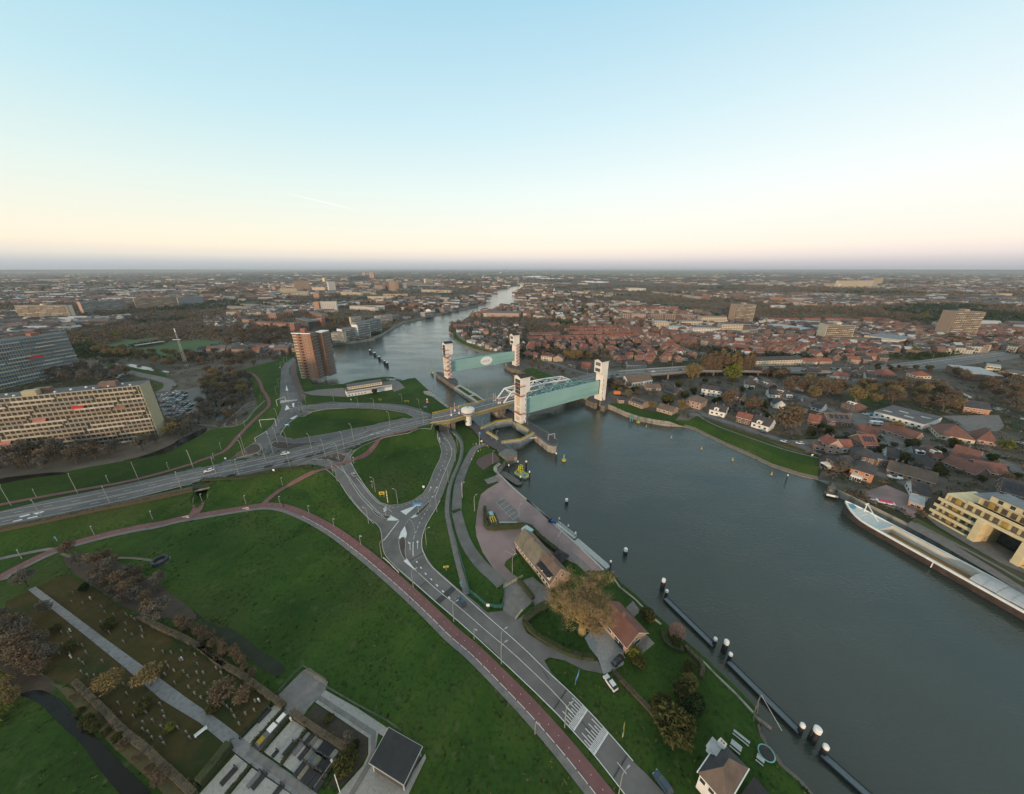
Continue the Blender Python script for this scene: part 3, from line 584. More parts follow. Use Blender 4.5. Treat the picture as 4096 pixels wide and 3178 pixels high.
def gate(label, A, B, ztop, zbot, arch, disc):
 Lg = math.dist(A, B)-5.4; ang = math.atan2(B[1]-A[1], B[0]-A[0]); t = thing('barrier_gate', label, 'flood gate', (A[0]+math.cos(ang)*2.7, A[1]+math.sin(ang)*2.7, zbot), ang, 'lifted gates of the storm surge barrier'); hh = ztop-zbot
 mb = MB(); n = 24
 for i in range(n): # skin plate with a slight lip, thin in the middle of its top and bottom edges
  a, b = Lg*i/n, Lg*(i+1)/n; mb.box(a, b, -.6, .6, 0, hh)
 mb.build('skin_plate', MTEAL, t)
 def yb(x): u = 2*x/Lg-1; return .6+arch*(1-u*u)
 for zz in (hh-.5, 1.0):
  mb = MB(); X = [Lg*i/16 for i in range(17)]
  for i in range(16): mb.beam((X[i], yb(X[i]), zz), (X[i+1], yb(X[i+1]), zz), .8, .8)
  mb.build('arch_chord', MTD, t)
 mb = MB()
 for i in range(2, 15): mb.beam((X[i], .5, hh-.4), (X[i], yb(X[i]), hh-.4), .35); mb.beam((X[i], .5, hh-.8), (X[i+1 if i % 2 else i-1], yb(X[i+1 if i % 2 else i-1]), hh-.8), .28)
 for i in range(2, 15): mb.beam((X[i], yb(X[i]), .8), (X[i], yb(X[i]), hh-.8), .3)
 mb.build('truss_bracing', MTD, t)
 for xx in (-.25, Lg+.05): mb = MB(); mb.box(xx, xx+.2, -1.0, .9, -.3, hh+.6); mb.build('guide_edge', MDK, t)
 for (a, b, zz) in ((0, 9, hh*.36), (0, 8.5, hh*.78), (Lg-26, Lg-1, hh*.62)): mb = MB(); mb.box(a+.3, b, -.66, -.6, zz, zz+.07); mb.build('seam', mat('dark_teal_seam', (.05,.16,.15), .7), t)
 mb = MB(); mb.box(0, Lg, -.68, .68, -.12, .12); mb.build('bottom_seal', mat('pale_teal_edge', (.35,.45,.40), .7), t)
 if disc:
  mb = MB(); cx_, cz_, rx, rz_ = Lg*.54, hh*.50, 7.4, 4.6; n = 40
  mb.face([(cx_+rx*math.cos(2*math.pi*k/n), -.75, cz_+rz_*math.sin(2*math.pi*k/n)) for k in range(n)])
  for k in range(n):
   a, b = 2*math.pi*k/n, 2*math.pi*(k+1)/n; q = [(cx_+rx*math.cos(w), yy, cz_+rz_*math.sin(w)) for w, yy in ((a, -.6), (b, -.6), (b, -.75), (a, -.75))]; mb.face(q)
  d = mb.build('oval_sign', MWS, t)
  for txt, sz, zz, xx in (('Stormvloedkering', .85, cz_+.55, -3.4), ('Hollandsche IJssel', 1.35, cz_-.95, -5.4)):
   text('lettering', txt, sz, MDK, d, (cx_+xx, -.80, zz), (math.pi/2, 0, 0))
 return t
def text(name, txt, size, m, parent, loc, rot, align='LEFT', label=None):
 cu = bpy.data.curves.new(name, 'FONT'); cu.body = txt; cu.size = size; cu.align_x = align; cu.extrude = .01; cu.resolution_u = 2
 o = bpy.data.objects.new(name, cu); COL.objects.link(o); dg = bpy.context.evaluated_depsgraph_get(); me = bpy.data.meshes.new_from_object(o.evaluated_get(dg)); bpy.data.objects.remove(o)
 me.materials.clear(); me.materials.append(m); o = obj(name, me, parent, loc); o.rotation_euler = rot
 return o
gate('near teal steel gate spanning the river, arch truss showing behind its top edge', FA, FB, 22.0, 10.4, 12.0, False)
gate('far teal steel gate with a white oval sign and lettering', BA, BB, topz('g1',0,BA[1],695), topz('g1',0,BA[1],925), 5.5, True)
# --- piers and lock
def pier(name, label, c, s, z1, m, top, cat='pier', z0=-3, sm=0, group=None):
 P = pts(c, s, lambda *a: atz(*a, z1)); P = smooth(P, sm, True) if sm else P
 mb = MB(); mb.prism(P, z0, z1, 0, 1); o = mb.build(name, [m, top], label=label, cat=cat, group=group); return o, P
MPD = mat('dark_paving', (.055,.052,.055))
p1, P1 = pier('lock_pier', 'long concrete pier with rounded nose and dark deck, carrying the nearest white tower', 'g3', '860,222 1000,285 1180,395 1275,465 1480,570 1640,680 1790,800 1870,860 1960,885 2020,875 2045,840 2040,780 1990,715 1870,650 1500,430 1330,300 1100,170', 5, MCON, MPD)
railing('railing', [(*atz('g3',x,y,5),5) for x, y in ((1490,430),(1870,655),(1985,720),(2035,785),(2040,845),(2015,870),(1960,880),(1870,855),(1790,795),(1640,675),(1500,585))], 1.1, MBS, p1)
p2, P2 = pier('river_pier', 'weathered concrete pier with timber fenders under the far left tower', 'g1', '232,932 262,916 340,920 480,985 600,1050 660,1062 712,1105 712,1168 640,1205 580,1195 480,1120 360,1030 270,975', 5, MDC, MPD)
pier('lock_island', 'narrow concrete lock island with two lawn strips beyond the bridge', 'g1', '580,1215 640,1180 740,1185 1120,1400 1420,1620 1240,1660 1000,1510 760,1350', 3, MCON, mat('pale_concrete', (.30,.30,.28), .9, scale=.5, col2=(.38,.38,.36)), 'pier')
for s in ('700,1262 780,1246 1045,1412 955,1432', '1010,1452 1090,1434 1290,1560 1200,1590'):
 P = pts('g1', s, lambda *a: atz(*a, 3.1)); mb = MB(); mb.prism(P, 2.9, 3.14); mb.build('lawn', MG, kind='structure')
for s, z1, lb in (('1730,760 1815,805 1815,740 1900,745 1955,770 1955,790 2060,800 2184,835 2184,880 2050,885 1975,850 1890,850', 4.5, 'brown concrete abutment block below the far right tower'),):
 pier('tower_abutment', lb, 'g1', s, z1, MDC, MPD)
pier('tower_abutment', 'brown concrete abutment block below the near right tower', 'g2', '1590,868 1745,935 1790,930 1800,880 1850,890 1850,970 1915,985 2030,905 2030,860 1900,800 1700,790', 5, MDC, MPD)
pier('quay_corner', 'sheet piled lock head corner with blue railings above the yellow work vessel', 'g3', '925,1015 1055,1112 1278,1040 1255,990 1140,930 1050,930', 5.2, mat('sheet_pile_brown', (.13,.10,.08), .85, scale=.6, col2=(.22,.18,.15)), MPAV)
railing('lock_railing', [(*atz('g3',x,y,5.2),5.2) for x, y in ((900,970),(930,1015),(1055,1110),(1275,1040),(1255,992),(1150,940),(960,800))], 1.1, MBS, None, label='blue grey railing round the lock head corner', cat='railing')
def lockgate(label, P, z, drop=4.4, mir=1):
 t = thing('lock_gate', label, 'lock gate', (0,0,0)); P = [(*atz('g3',x,y,z), z) for x, y in P]
 mb = MB(); Q = [Vector(p) for p in P]
 for a, b in zip(Q, Q[1:]):
  mb.beam(a-Vector((0,0,drop/2)), b-Vector((0,0,drop/2)), .7, drop)
  k = int((b-a).length/1.6)
  for j in range(k+1):
   p = a+(b-a)*j/max(k, 1); d = (b-a).normalized(); nx = Vector((-d.y, d.x, 0))*.42
   for s_ in (-1, 1): mb.beam(p+nx*s_-Vector((0,0,drop)), p+nx*s_, .16, .16, 0)
 mb.build('gate_leaf', MSHEET, t)
 mb = MB()
 for a, b in zip(Q, Q[1:]): mb.beam(a+Vector((0,0,.1)), b+Vector((0,0,.1)), 1.4, .15)
 mb.build('walkway', MGS, t);
 for off in (-.6, .6):
  R = []
  for i, p in enumerate(Q):
   d = (Q[min(i+1,len(Q)-1)]-Q[max(i-1,0)]).normalized(); R.append(p+Vector((-d.y, d.x, 0))*off+Vector((0,0,.15)))
  railing('railing', R, 1.15, MYEL, t, 1.8, .055)
lockgate('upstream lock gate with yellow railings, reaching the pier beside the near tower', [(590,552),(860,432),(1180,388)], 5.4)
lockgate('lock gate folded along the pier wall with yellow railings', [(1270,462),(1480,592)], 5.4)
lockgate('downstream lock gate with yellow railings nearest the camera', [(985,822),(1350,770),(1590,642)], 5.4)
lockgate('short lock gate folded against the quay side of the lock with yellow railings', [(700,622),(905,755)], 5.4)
mb = MB(); a = atz('g3',1515,735,5.3); b = atz('g3',1655,728,5.3); c = atz('g3',1700,728,5.3); mb.beam((*a,5.6),(*b,5.6),.3,.3,0); mb.beam((*b,5.6),(*c,5.6),.6,.6,1); mb.build('gate_ram', [MWS, MREDP], label='white and red gate ram on the pier wall', cat='gate ram')
# --- bridge
def v3(p, z): return (p[0], p[1], z)
NEAR = [atz('d3',880,540,11)]+[(-42.6,217.5),(-1.1,248.0),(56.3,290.6),(94.2,317.6),(140.7,331.3),(195.9,347),(243,350),(292.5,348.7),(340,352.5),(389.7,358.9),(457.4,380.8),(560,415),(664.8,448)]
Zd = [11.2, 11.8, 12.2, 12.2, 11.8, 11.2, 10.2, 9.2, 8, 6.6, 5.4, 4.2, 4.15, 4.15]
FARE = [atz('d3',900,430,11)]
_, _r = strip_pts(NEAR, 0)
for i in range(1, len(NEAR)):
 a = NEAR[max(i-1, 0)]; b = NEAR[min(i+1, len(NEAR)-1)]; d = math.dist(a, b); FARE.append((NEAR[i][0]-(b[1]-a[1])/d*18.5, NEAR[i][1]+(b[0]-a[0])/d*18.5))
BR = thing('road_bridge', 'long road bridge over lock and river with white truss span and curving viaduct', 'bridge', (-42, 225, 0))
BR.location = (0,0,0)
mb = MB()
def span(mb, i0, i1, lo, hi, m, inset=0.):
 for i in range(i0, i1):
  q = [NEAR[i], NEAR[i+1], FARE[i+1], FARE[i]]; z = [Zd[i], Zd[i+1], Zd[i+1], Zd[i]]
  T = [(*q[k], z[k]+hi) for k in range(4)]; B = [(*q[k], z[k]+lo) for k in range(4)]
  mb.face(T, m); mb.face(B[::-1], 1)
  for k in range(4): mb.face([B[k], B[(k+1)%4], T[(k+1)%4], T[k]], 1)
span(mb, 0, 10, -1.5, .0, 0); mb.build('deck', [MAD, MDC], BR)
mb = MB();
for i in range(10, 13):
 q = [NEAR[i], NEAR[i+1], FARE[i+1], FARE[i]]; z = [Zd[i], Zd[i+1], Zd[i+1], Zd[i]]; mb.face([(*q[k], z[k]+.2) for k in range(4)])
mb.build('motorway', MAD, kind='structure')
def along(i, t, s, dz=0.): # point between near (s=0) and far (s=1) edges
 a = (NEAR[i][0]+(NEAR[i+1][0]-NEAR[i][0])*t, NEAR[i][1]+(NEAR[i+1][1]-NEAR[i][1])*t); b = (FARE[i][0]+(FARE[i+1][0]-FARE[i][0])*t, FARE[i][1]+(FARE[i+1][1]-FARE[i][1])*t)
 return (a[0]+(b[0]-a[0])*s, a[1]+(b[1]-a[1])*s, Zd[i]+(Zd[i+1]-Zd[i])*t+dz)
mb = MB()
for s, w, da in ((.10,.25,0),(.33,.18,1),(.52,.5,0),(.70,.18,1),(.90,.25,0)):
 for i in range(0, 13):
  ln = math.dist(NEAR[i], NEAR[i+1]); k = int(ln/(7 if da else 30))+1
  for j in range(k):
   t0, t1 = j/k, (j+(.4 if da else 1))/k; ds = w/18.5/2; mb.face([along(i, t0, s-ds, .23), along(i, t1, s-ds, .23), along(i, t1, s+ds, .23), along(i, t0, s+ds, .23)])
mb.build('lane_marking', MWHT, kind='structure')
for s, lab in ((.0, 'n'), (1., 'f')):
 railing('parapet', [along(i, t, s, 0) for i in range(0, 2) for t in (0, .5)]+[along(2, .02, s, 0)], 1.2, MYEL, BR, 1.6, .06, 4)
 mb = MB()
 for i in range(2, 10): mb.beam(along(i, 0, s, .45), along(i, 1, s, .45), .3, .9)
 mb.build('parapet', MSHEET, BR)
mb = MB()
for s in (.0, 1.):
 for i in range(0, 4): mb.beam(along(i, 0, s, -1.0), along(i, 1, s, -1.0), .35, 1.7)
mb.build('edge_girder', mat('olive_girder', (.16,.13,.06), .8, scale=.4, col2=(.24,.20,.11)), BR)
# truss
TA = Vector((-6.6, 250.1, 0)); TB = Vector((56.4, 291.6, 0)); D = (TB-TA).normalized(); Nn = Vector((-D.y, D.x, 0)); LT = (TB-TA).length
def tp(side, u, z): p = TA+D*(u*LT/5)+Nn*(side*10.5); return Vector((p.x, p.y, z))
for side in (0, 1):
 mb = MB(); zt = [19.9, 20.9, 21.4, 20.9, 19.9]
 for k in range(4): mb.beam(tp(side, k+.5, zt[k]), tp(side, k+1.5, zt[k+1]), .9, .8)
 for k in range(5): mb.beam(tp(side, k, 12.3), tp(side, k+.5, zt[k]), .75 if k == 0 else .55); mb.beam(tp(side, k+.5, zt[k]), tp(side, k+1, 12.3), .75 if k == 4 else .55)
 mb.beam(tp(side, 0, 12.3), tp(side, 5, 12.3), .8, .7)
 mb.build('truss_side', MWS, BR)
mb = MB()
for k in range(5):
 mb.beam(tp(0, k+.5, zt[k]), tp(1, k+.5, zt[k]), .5)
 if k < 4: mb.beam(tp(0, k+.5, zt[k]), tp(.5, k+1, (zt[k]+zt[k+1])/2), .3); mb.beam(tp(1, k+.5, zt[k]), tp(.5, k+1, (zt[k]+zt[k+1])/2), .3); mb.beam(tp(0, k+1.5, zt[k+1]), tp(.5, k+1, (zt[k]+zt[k+1])/2), .3); mb.beam(tp(1, k+1.5, zt[k+1]), tp(.5, k+1, (zt[k]+zt[k+1])/2), .3)
mb.build('wind_bracing', MWS, BR)
for i, t_, w in ((1,.05,3),(1,.88,3),(3,.12,2.5)):
 mb = MB(); a = along(i, t_, .04); b = along(i, t_, .96); mb.beam((a[0],a[1],4.8), (b[0],b[1],4.8), w, 11.0); mb.build('pillar', MDC, BR)
for i in range(3, 10):
 for t_ in (.35, .85):
  for s in (.12, .88):
   mb = MB(); a = along(i, t_, s); mb.prism([(a[0]+.8*math.cos(q*math.pi/4), a[1]+.8*math.sin(q*math.pi/4)) for q in range(8)], 3, a[2]-1.2); mb.build('column', MCON, BR)
# abutment with underpass
AB = thing('bridge_abutment', 'concrete abutment with a road underpass where the embankment meets the bridge', 'abutment', (0,0,0))
for (i, t0, t1) in ((0, .42, 1.0),):
 mb = MB(); a, b, c_, d = along(i, t0, .02), along(i, t1, .02), along(i, t1, .98), along(i, t0, .98); mb.prism([p[:2] for p in (a, b, c_, d)], 3, 10.0); mb.build('east_block', mat('abutment_brown', (.10,.078,.058), .9, scale=.4, col2=(.17,.135,.105)), AB)
mb = MB(); a = atz('d3',740,580,9.6); b = atz('d3',885,622,4); c_ = along(0, .0, .0); c2_ = along(0, 0, 1.)
dx, dy = (NEAR[1][0]-NEAR[0][0]), (NEAR[1][1]-NEAR[0][1]); l_ = math.hypot(dx, dy); dx /= l_; dy /= l_
mb.prism([(c_[0], c_[1]), (c_[0]+dx*.9, c_[1]+dy*.9), (c2_[0]+dx*.9, c2_[1]+dy*.9), (c2_[0], c2_[1])], 3, 9.9)
q = [(c_[0]-dx*9, c_[1]-dy*9-4), (c_[0]+dx*.9, c_[1]+dy*.9-.6)]
mb.beam((c_[0]+.4, c_[1]-.4, 6.6), (c_[0]-9, c_[1]-9.0, 5.6), .7, 6.2, w2=.7)
mb.build('west_wall', MCON, AB)
mb = MB(); a = atz('d3',1075,590,4); b = atz('d3',1205,480,9.5); mb.beam((*a, 5.2), (b[0], b[1], 10.6), 2.2, .35); mb.build('orange_stair', MORG, AB)
# control tower
CT = thing('control_tower', 'round white bridge control tower with a wide bowl shaped head', 'control tower', (-31.2, 226.6, 5))
MB().lathe([(2.1,0),(2.1,7)], 32).build('stem', MTW, CT, smooth=True)
MB().lathe([(2.1,7),(3.5,7.9),(4.25,8.6),(4.25,9.2)], 40).build('bowl', MTW, CT, smooth=True)
MB().lathe([(4.3,9.2),(4.35,10.3)], 40).build('window_band', mat('tinted_band', (.13,.135,.15), .3), CT)
MB().lathe([(4.3,8.9),(5.0,9.0),(5.0,9.15),(4.3,9.15)], 40).build('ring_gallery', MGS, CT)
MB().lathe([(4.6,10.3),(4.75,12.1),(4.5,12.3),(2.2,13.0),(.01,13.2)], 40).build('roof', MTW, CT)
mb = MB(); mb.lathe([(.28,13.1),(.28,14.0),(.01,14.0)], 10); mb.build('vent', MDK, CT)
mb = MB(); mb.beam((-3.6, -.6, 6.0), (-1.0, -2.6, 3.0), 1.6, .2); mb.build('green_stair', mat('green_steel', (.05,.16,.12), .6), CT)
mb = MB(); mb.box(1.1, 1.6, -1.95, -1.6, 1.6, 2.3); mb.build('slit_window', MDK, CT)
# small white bridge keeper's machine cabin hung under the bridge edge
x, y = atz('g3',960,268,5); CB = thing('machine_cabin', 'small white cabin with yellow railed roof on the pier under the bridge edge', 'cabin', (x, y, 5), AX)
mb = MB(); mb.box(0, 4.6, 0, 5, 0, 4.6); mb.build('wall', MTW, CB); mb = MB(); mb.box(-.2, 4.8, -.2, 5.2, 4.6, 4.8); mb.build('roof', MWS, CB); railing('railing', [(0,0,4.8),(4.6,0,4.8),(4.6,5,4.8),(0,5,4.8),(0,0,4.8)], 1.1, MYEL, CB, 1.2)
mb = MB(); mb.box(-.06, 0, 1, 2.6, 1.6, 3.2); mb.build('window', MGL, CB)
# ================================================================ buildings
def tile(name, c, c2=None, rough=.8):
 m = mat(name, c, rough, scale=.35, col2=c2 or tuple(x*1.45 for x in c), bump=.25, bscale=3.); return m
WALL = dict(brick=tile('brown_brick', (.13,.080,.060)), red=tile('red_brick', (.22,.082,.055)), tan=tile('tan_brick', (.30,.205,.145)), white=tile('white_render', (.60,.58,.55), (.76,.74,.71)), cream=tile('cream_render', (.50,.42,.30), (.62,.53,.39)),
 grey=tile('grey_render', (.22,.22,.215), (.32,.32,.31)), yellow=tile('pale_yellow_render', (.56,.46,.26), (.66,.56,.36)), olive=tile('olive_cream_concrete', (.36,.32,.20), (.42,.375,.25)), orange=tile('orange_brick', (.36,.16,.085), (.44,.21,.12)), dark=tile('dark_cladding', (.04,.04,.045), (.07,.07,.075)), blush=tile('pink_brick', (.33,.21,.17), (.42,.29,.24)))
ROOF = dict(red=tile('red_roof_tiles', (.155,.053,.037), (.255,.093,.065)), dark=tile('dark_roof_tiles', (.030,.030,.034), (.060,.058,.062)), brown=tile('brown_roof_tiles', (.095,.065,.050), (.15,.11,.088)), bitumen=tile('flat_roof_bitumen', (.060,.060,.064), (.11,.11,.115)),
 pale=tile('pale_flat_roof', (.26,.28,.29), (.38,.40,.41)), moss=tile('mossy_roof_tiles', (.11,.095,.065), (.19,.165,.125)), wine=tile('wine_roof_tiles', (.11,.050,.040), (.17,.078,.060)), blue=tile('blue_grey_roof', (.12,.14,.155), (.18,.205,.225)))
MFR = MWS
def facade(name, frame, bw, bh, mort=.25, glass=(.025,.032,.036)):
 "glazing strip: dark panes between slim frames"
 if name in MATS: return MATS[name]
 m = mat(name, glass, .25, scale=.5, col2=tuple(g*3 for g in glass)); t = m.node_tree; b = t.nodes['Principled BSDF']; src = b.inputs['Base Color'].links[0].from_socket
 tc = t.nodes.new('ShaderNodeTexCoord'); sp = t.nodes.new('ShaderNodeSeparateXYZ'); ad = t.nodes.new('ShaderNodeMath'); cb = t.nodes.new('ShaderNodeCombineXYZ')
 t.links.new(tc.outputs['Object'], sp.inputs[0]); t.links.new(sp.outputs[0], ad.inputs[0]); t.links.new(sp.outputs[1], ad.inputs[1]); t.links.new(ad.outputs[0], cb.inputs[0]); t.links.new(sp.outputs[2], cb.inputs[1])
 br = t.nodes.new('ShaderNodeTexBrick'); br.offset = 0; t.links.new(cb.outputs[0], br.inputs['Vector']); br.inputs['Scale'].default_value = 1
 br.inputs['Brick Width'].default_value = bw; br.inputs['Row Height'].default_value = bh; br.inputs['Mortar Size'].default_value = mort/2; br.inputs['Mortar Smooth'].default_value = 0
 br.inputs['Mortar'].default_value = (*frame, 1); t.links.new(src, br.inputs['Color1']); t.links.new(src, br.inputs['Color2']); t.links.new(br.outputs[0], b.inputs['Base Color']); return m
FAC = facade('glazing_strip', (.36,.30,.22), 2.3, 50, .45, (.028,.026,.022))
FACB = facade('glazing_strip_blue', (.28,.32,.33), 1.9, 50, .5, (.045,.065,.075))
def winmesh(w, h, fr=None):
 mb = MB(); mb.box(-w/2, w/2, -.07, 0, 0, h, 0); mb.box(-w/2+.12, w/2-.12, -.10, -.07, .12, h-.12, 1); return mb.mesh('window', [fr or MFR, MGL])
def put_windows(t, me, x0, x1, z0, fh, nf, nb, side, w, d, skip=()):
 for i in range(nb):
  for j in range(nf):
   if (i, j) in skip: continue
   u = x0+(x1-x0)*(i+.5)/nb; z = z0+j*fh
   if side == 'f': o = obj('window', me, t, (u, 0, z))
   elif side == 'r': o = obj('window', me, t, (w, u, z), math.pi/2)
   elif side == 'l': o = obj('window', me, t, (0, u, z), -math.pi/2)
def roof_part(t, style, w, d, h, rh, m, ov=.45, gm=None, axis='x'):
 mb = MB()
 if style == 'flat':
  mb.box(-.15, w+.15, -.15, d+.15, h, h+.35, 1, 0); mb.build('roof', [m, gm or MGS], t); return
 if style == 'hip':
  r = min(w, d)/2; z = h-.05; A, B_, C_, D_ = (-ov,-ov,z), (w+ov,-ov,z), (w+ov,d+ov,z), (-ov,d+ov,z)
  P, Q = ((r, d/2, h+rh), (w-r, d/2, h+rh)) if w >= d else ((w/2, r, h+rh), (w/2, d-r, h+rh))
  if w >= d: F_ = [[A,B_,Q,P],[C_,D_,P,Q],[B_,C_,Q],[D_,A,P]]
  else: F_ = [[A,B_,P],[C_,D_,Q],[B_,C_,Q,P],[D_,A,P,Q]]
  for f in F_: mb.face(f, 0)
  mb.face([D_,C_,B_,A], 1); mb.build('roof', [m, MFR], t); return
 k = rh/(d/2 if axis == 'x' else w/2)*ov
 if axis == 'x': E = [(-ov,-ov,h-k),(w+ov,-ov,h-k),(w+ov,d/2,h+rh),(-ov,d/2,h+rh),(w+ov,d+ov,h-k),(-ov,d+ov,h-k)]
 else: E = [(-ov,d+ov,h-k),(-ov,-ov,h-k),(w/2,-ov,h+rh),(w/2,d+ov,h+rh),(w+ov,-ov,h-k),(w+ov,d+ov,h-k)]
 up_ = .16
 for q in ((0,1,2,3),(3,2,4,5)):
  f = [E[i] for i in q]; mb.face([(x,y,z+up_) for x,y,z in f], 0); mb.face([(x,y,z) for x,y,z in f[::-1]], 1)
  for i in range(4): a, b = f[i], f[(i+1)%4]; mb.face([a, b, (b[0],b[1],b[2]+up_), (a[0],a[1],a[2]+up_)], 1)
 mb.build('roof', [m, MFR], t)
def gable_wall(mb, w, d, h, rh, axis):
 if axis == 'x':
  for x, s in ((0, -1), (w, 1)): q = [(x,0,h),(x,d,h),(x,d/2,h+rh)]; mb.face(q if s > 0 else q[::-1])
 else:
  for y, s in ((0, 1), (d, -1)): q = [(0,y,h),(w,y,h),(w/2,y,h+rh)]; mb.face(q if s > 0 else q[::-1])
def chimney(t, x, y, z0, h=1.6, m=None, w=.8):
 mb = MB(); mb.box(x-w/2, x+w/2, y-w/2, y+w/2, z0-.8, z0+h); mb.build('chimney', m or WALL['brick'], t)
BALM = [mat('balcony_'+n_, c_, .8, scale=.5) for n_, c_ in (('cream', (.42,.37,.29)), ('beige', (.33,.28,.215)), ('pale', (.47,.43,.37)), ('grey', (.23,.225,.21)), ('tan', (.27,.215,.165)))]
def block(label, cat, c, q, depth, wall, roof, nf, style='win', rs='flat', name='apartment_block', group=None, rh=3., nb=None, axis='x', chim=0, pent=0, fin=None, ext=0., hgt_=None):
 xl, yl, xr, yr, yt = q; a = at(c, xl, yl); b = at(c, xr, yr); ang = math.atan2(b[1]-a[1], b[0]-a[0]); w = math.dist(a, b)
 if ext: a = (a[0]-math.cos(ang)*ext, a[1]-math.sin(ang)*ext); w += ext
 z0 = hz(*a)-.1; h = hgt_ or max(2.5, topz(c, 0, at(c, xl, yl)[1], yt)-z0); d = depth
 t = thing(name, label, cat, (a[0], a[1], z0), ang, group); FOOT.append((a[0], a[1], ang, w, d))
 mw = WALL[wall] if isinstance(wall, str) else wall; mr_ = ROOF[roof] if isinstance(roof, str) else roof
 mb = MB(); mb.box(0, w, 0, d, 0, h)
 if rs == 'gable': gable_wall(mb, w, d, h, rh, axis)
 mb.build('wall', mw, t); roof_part(t, rs, w, d, h, rh, mr_, axis=axis)
 fh = h/nf; dist = math.hypot(*a); far_ = dist > 520
 if style == 'win':
  if far_ and nf*w > 60:
   for j in range(nf):
    mb = MB(); mb.box(.6, w-.6, -.12, 0, j*fh+fh*.32, j*fh+fh*.80); mb.box(-.1, 0, .6, d-.6, j*fh+fh*.35, j*fh+fh*.78); mb.box(w, w+.1, .6, d-.6, j*fh+fh*.35, j*fh+fh*.78); mb.build('window_band', fin or facade('wide_window_bands', (.45,.38,.30), 4.2, 50, 1.3), t)
  else:
   n = nb or max(2, min(int(w/3.2), 90//max(nf, 1)-3)); me = winmesh(min(1.7, w/n*.62), min(1.5, fh*.52)); put_windows(t, me, .4, w-.4, fh*.30, fh, nf, n, 'f', w, d)
   k = max(1, min(4, int(d/3.5)));
   if (n+2*k)*nf <= 100: put_windows(t, me, .4, d-.4, fh*.30, fh, nf, k, 'r' if a[0] < 0 else 'l', w, d)
 elif style == 'balc':
  n = nb or max(2, min(int(w/9), 96//nf)); mats_ = [mw, MDK]
  for j in range(nf):
   mb = MB(); mb.box(.5, w-.5, -.06, 0, j*fh+fh*.12, j*fh+fh*.92); mb.build('glazing', fin or FAC, t)
   for i in range(n):
    pr_ = 1.35 if (i+j//4) % 2 else .55; sh = (j*.19 % 1-.4)*w/n*.7; x0, x1 = max(.2, w*i/n+.15+sh), min(w-.2, w*(i+1)/n-.4+sh)
    mb = MB(); mb.box(x0, x1, -pr_, -.06, j*fh-.1, j*fh+.12); mb.box(x0, x1, -pr_-.1, -pr_, j*fh-.1, j*fh+1.02); mb.build('balcony', BALM[(i*7+j*3+i*j) % 5], t)
  if d > 6:
   for j in range(nf): mb = MB(); mb.box(w, w+.08, d*.3, d*.45, j*fh+fh*.35, j*fh+fh*.8); mb.build('side_window', MGL, t) if wall != 'olive' else None
 elif style == 'strip':
  for j in range(nf): mb = MB(); mb.box(.4, w-.4, -.08, 0, j*fh+fh*.35, j*fh+fh*.78); mb.build('window_band', fin or FAC, t)
 for k in range(chim): chimney(t, w*(k+.5)/chim, d/2, h+rh if rs != 'flat' else h)
 for k in range(pent): mb = MB(); x = w*(k+.6)/(pent+.2); mb.box(x-3, x+3, d*.3, d*.75, h, h+3.2); mb.build('roof_house', WALL['red'] if wall in ('olive','grey','orange') else mw, t)
 return t, w, d, h, fh
OL = WALL['olive']
S1 = block('near slab of flats at left, cream balconies over thirteen floors and blank cream end wall', 'apartment block', 'd1', (0,925,1745,682,150), 12, 'olive', 'bitumen', 13, 'balc', ext=55, nb=7, hgt_=36.5)
for x, w, dd in ((.32, 9, 4), (.62, 7, 3), (.84, 8, 4)):
 mb = MB(); mb.box(S1[1]*x, S1[1]*x+w, 4, 4+dd, S1[3], S1[3]+3.2); mb.build('roof_house', WALL['brick'], S1[0])
mb = MB(); mb.box(S1[1]*.60, S1[1]*.60+6, -.3, 3.4, S1[3], S1[3]+3.2); mb.build('top_room', OL, S1[0])
for k in range(16): mb = MB(); mb.lathe([(.55,.3),(.55,1.1),(.01,1.2)], 8, (S1[1]*(.3+.044*k), 2+7*((k*7) % 3)/3)); mb.build('roof_vent', MWS, S1[0], (0,0,S1[3]))
for (j, i, mm) in ((9, 5, MREDP), (7, 4, mat('faded_red_awning', (.45,.16,.14), .8)), (3, 3, mat('faded_red_awning', (.45,.16,.14), .8)), (8, 6, mat('brown_awning', (.25,.13,.08), .8))):
 fh = S1[4]; w = S1[1]; x0 = w*i/7+3; mb = MB(); mb.beam((x0, -.2, j*fh+2.6), (x0+5, -.2, j*fh+2.6), .1); mb.face([(x0,-.1,j*fh+2.6),(x0,-1.9,j*fh+1.2),(x0+5.5,-1.9,j*fh+1.2),(x0+5.5,-.1,j*fh+2.6)]); mb.build('awning', mm, S1[0])
S2 = block('second slab of flats behind the nearest one, grey in shade with a red awning', 'apartment block', 'c1', (0,1415,905,1215,925), 12, 'grey', 'bitumen', 12, 'balc', ext=50, nb=7, fin=FACB, pent=3)  # bluish glazing carries the shade on this slab's front
mb = MB(); mb.box(S2[1]*.68, S2[1]*.68+11, -1.9, -1.7, 22.5, 24.2); mb.build('awning', MREDP, S2[0])
block('sunlit slab of flats farthest left among three beyond the fields', 'apartment block', 'c1', (232,665,775,665,500), 13, 'cream', 'bitumen', 11, 'balc', nb=8, pent=1)
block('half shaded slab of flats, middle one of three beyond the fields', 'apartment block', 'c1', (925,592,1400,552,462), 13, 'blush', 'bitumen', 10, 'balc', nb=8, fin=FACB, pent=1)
block('sunlit slab of flats, rightmost of three beyond the fields', 'apartment block', 'c1', (1500,548,1960,520,420), 13, 'cream', 'bitumen', 10, 'balc', nb=8, pent=1)
block('dim grey slab continuing right of the three sunlit slabs', 'apartment block', 'c2', (50,500,320,480,415), 12, 'grey', 'bitumen', 9, 'strip', fin=FACB)
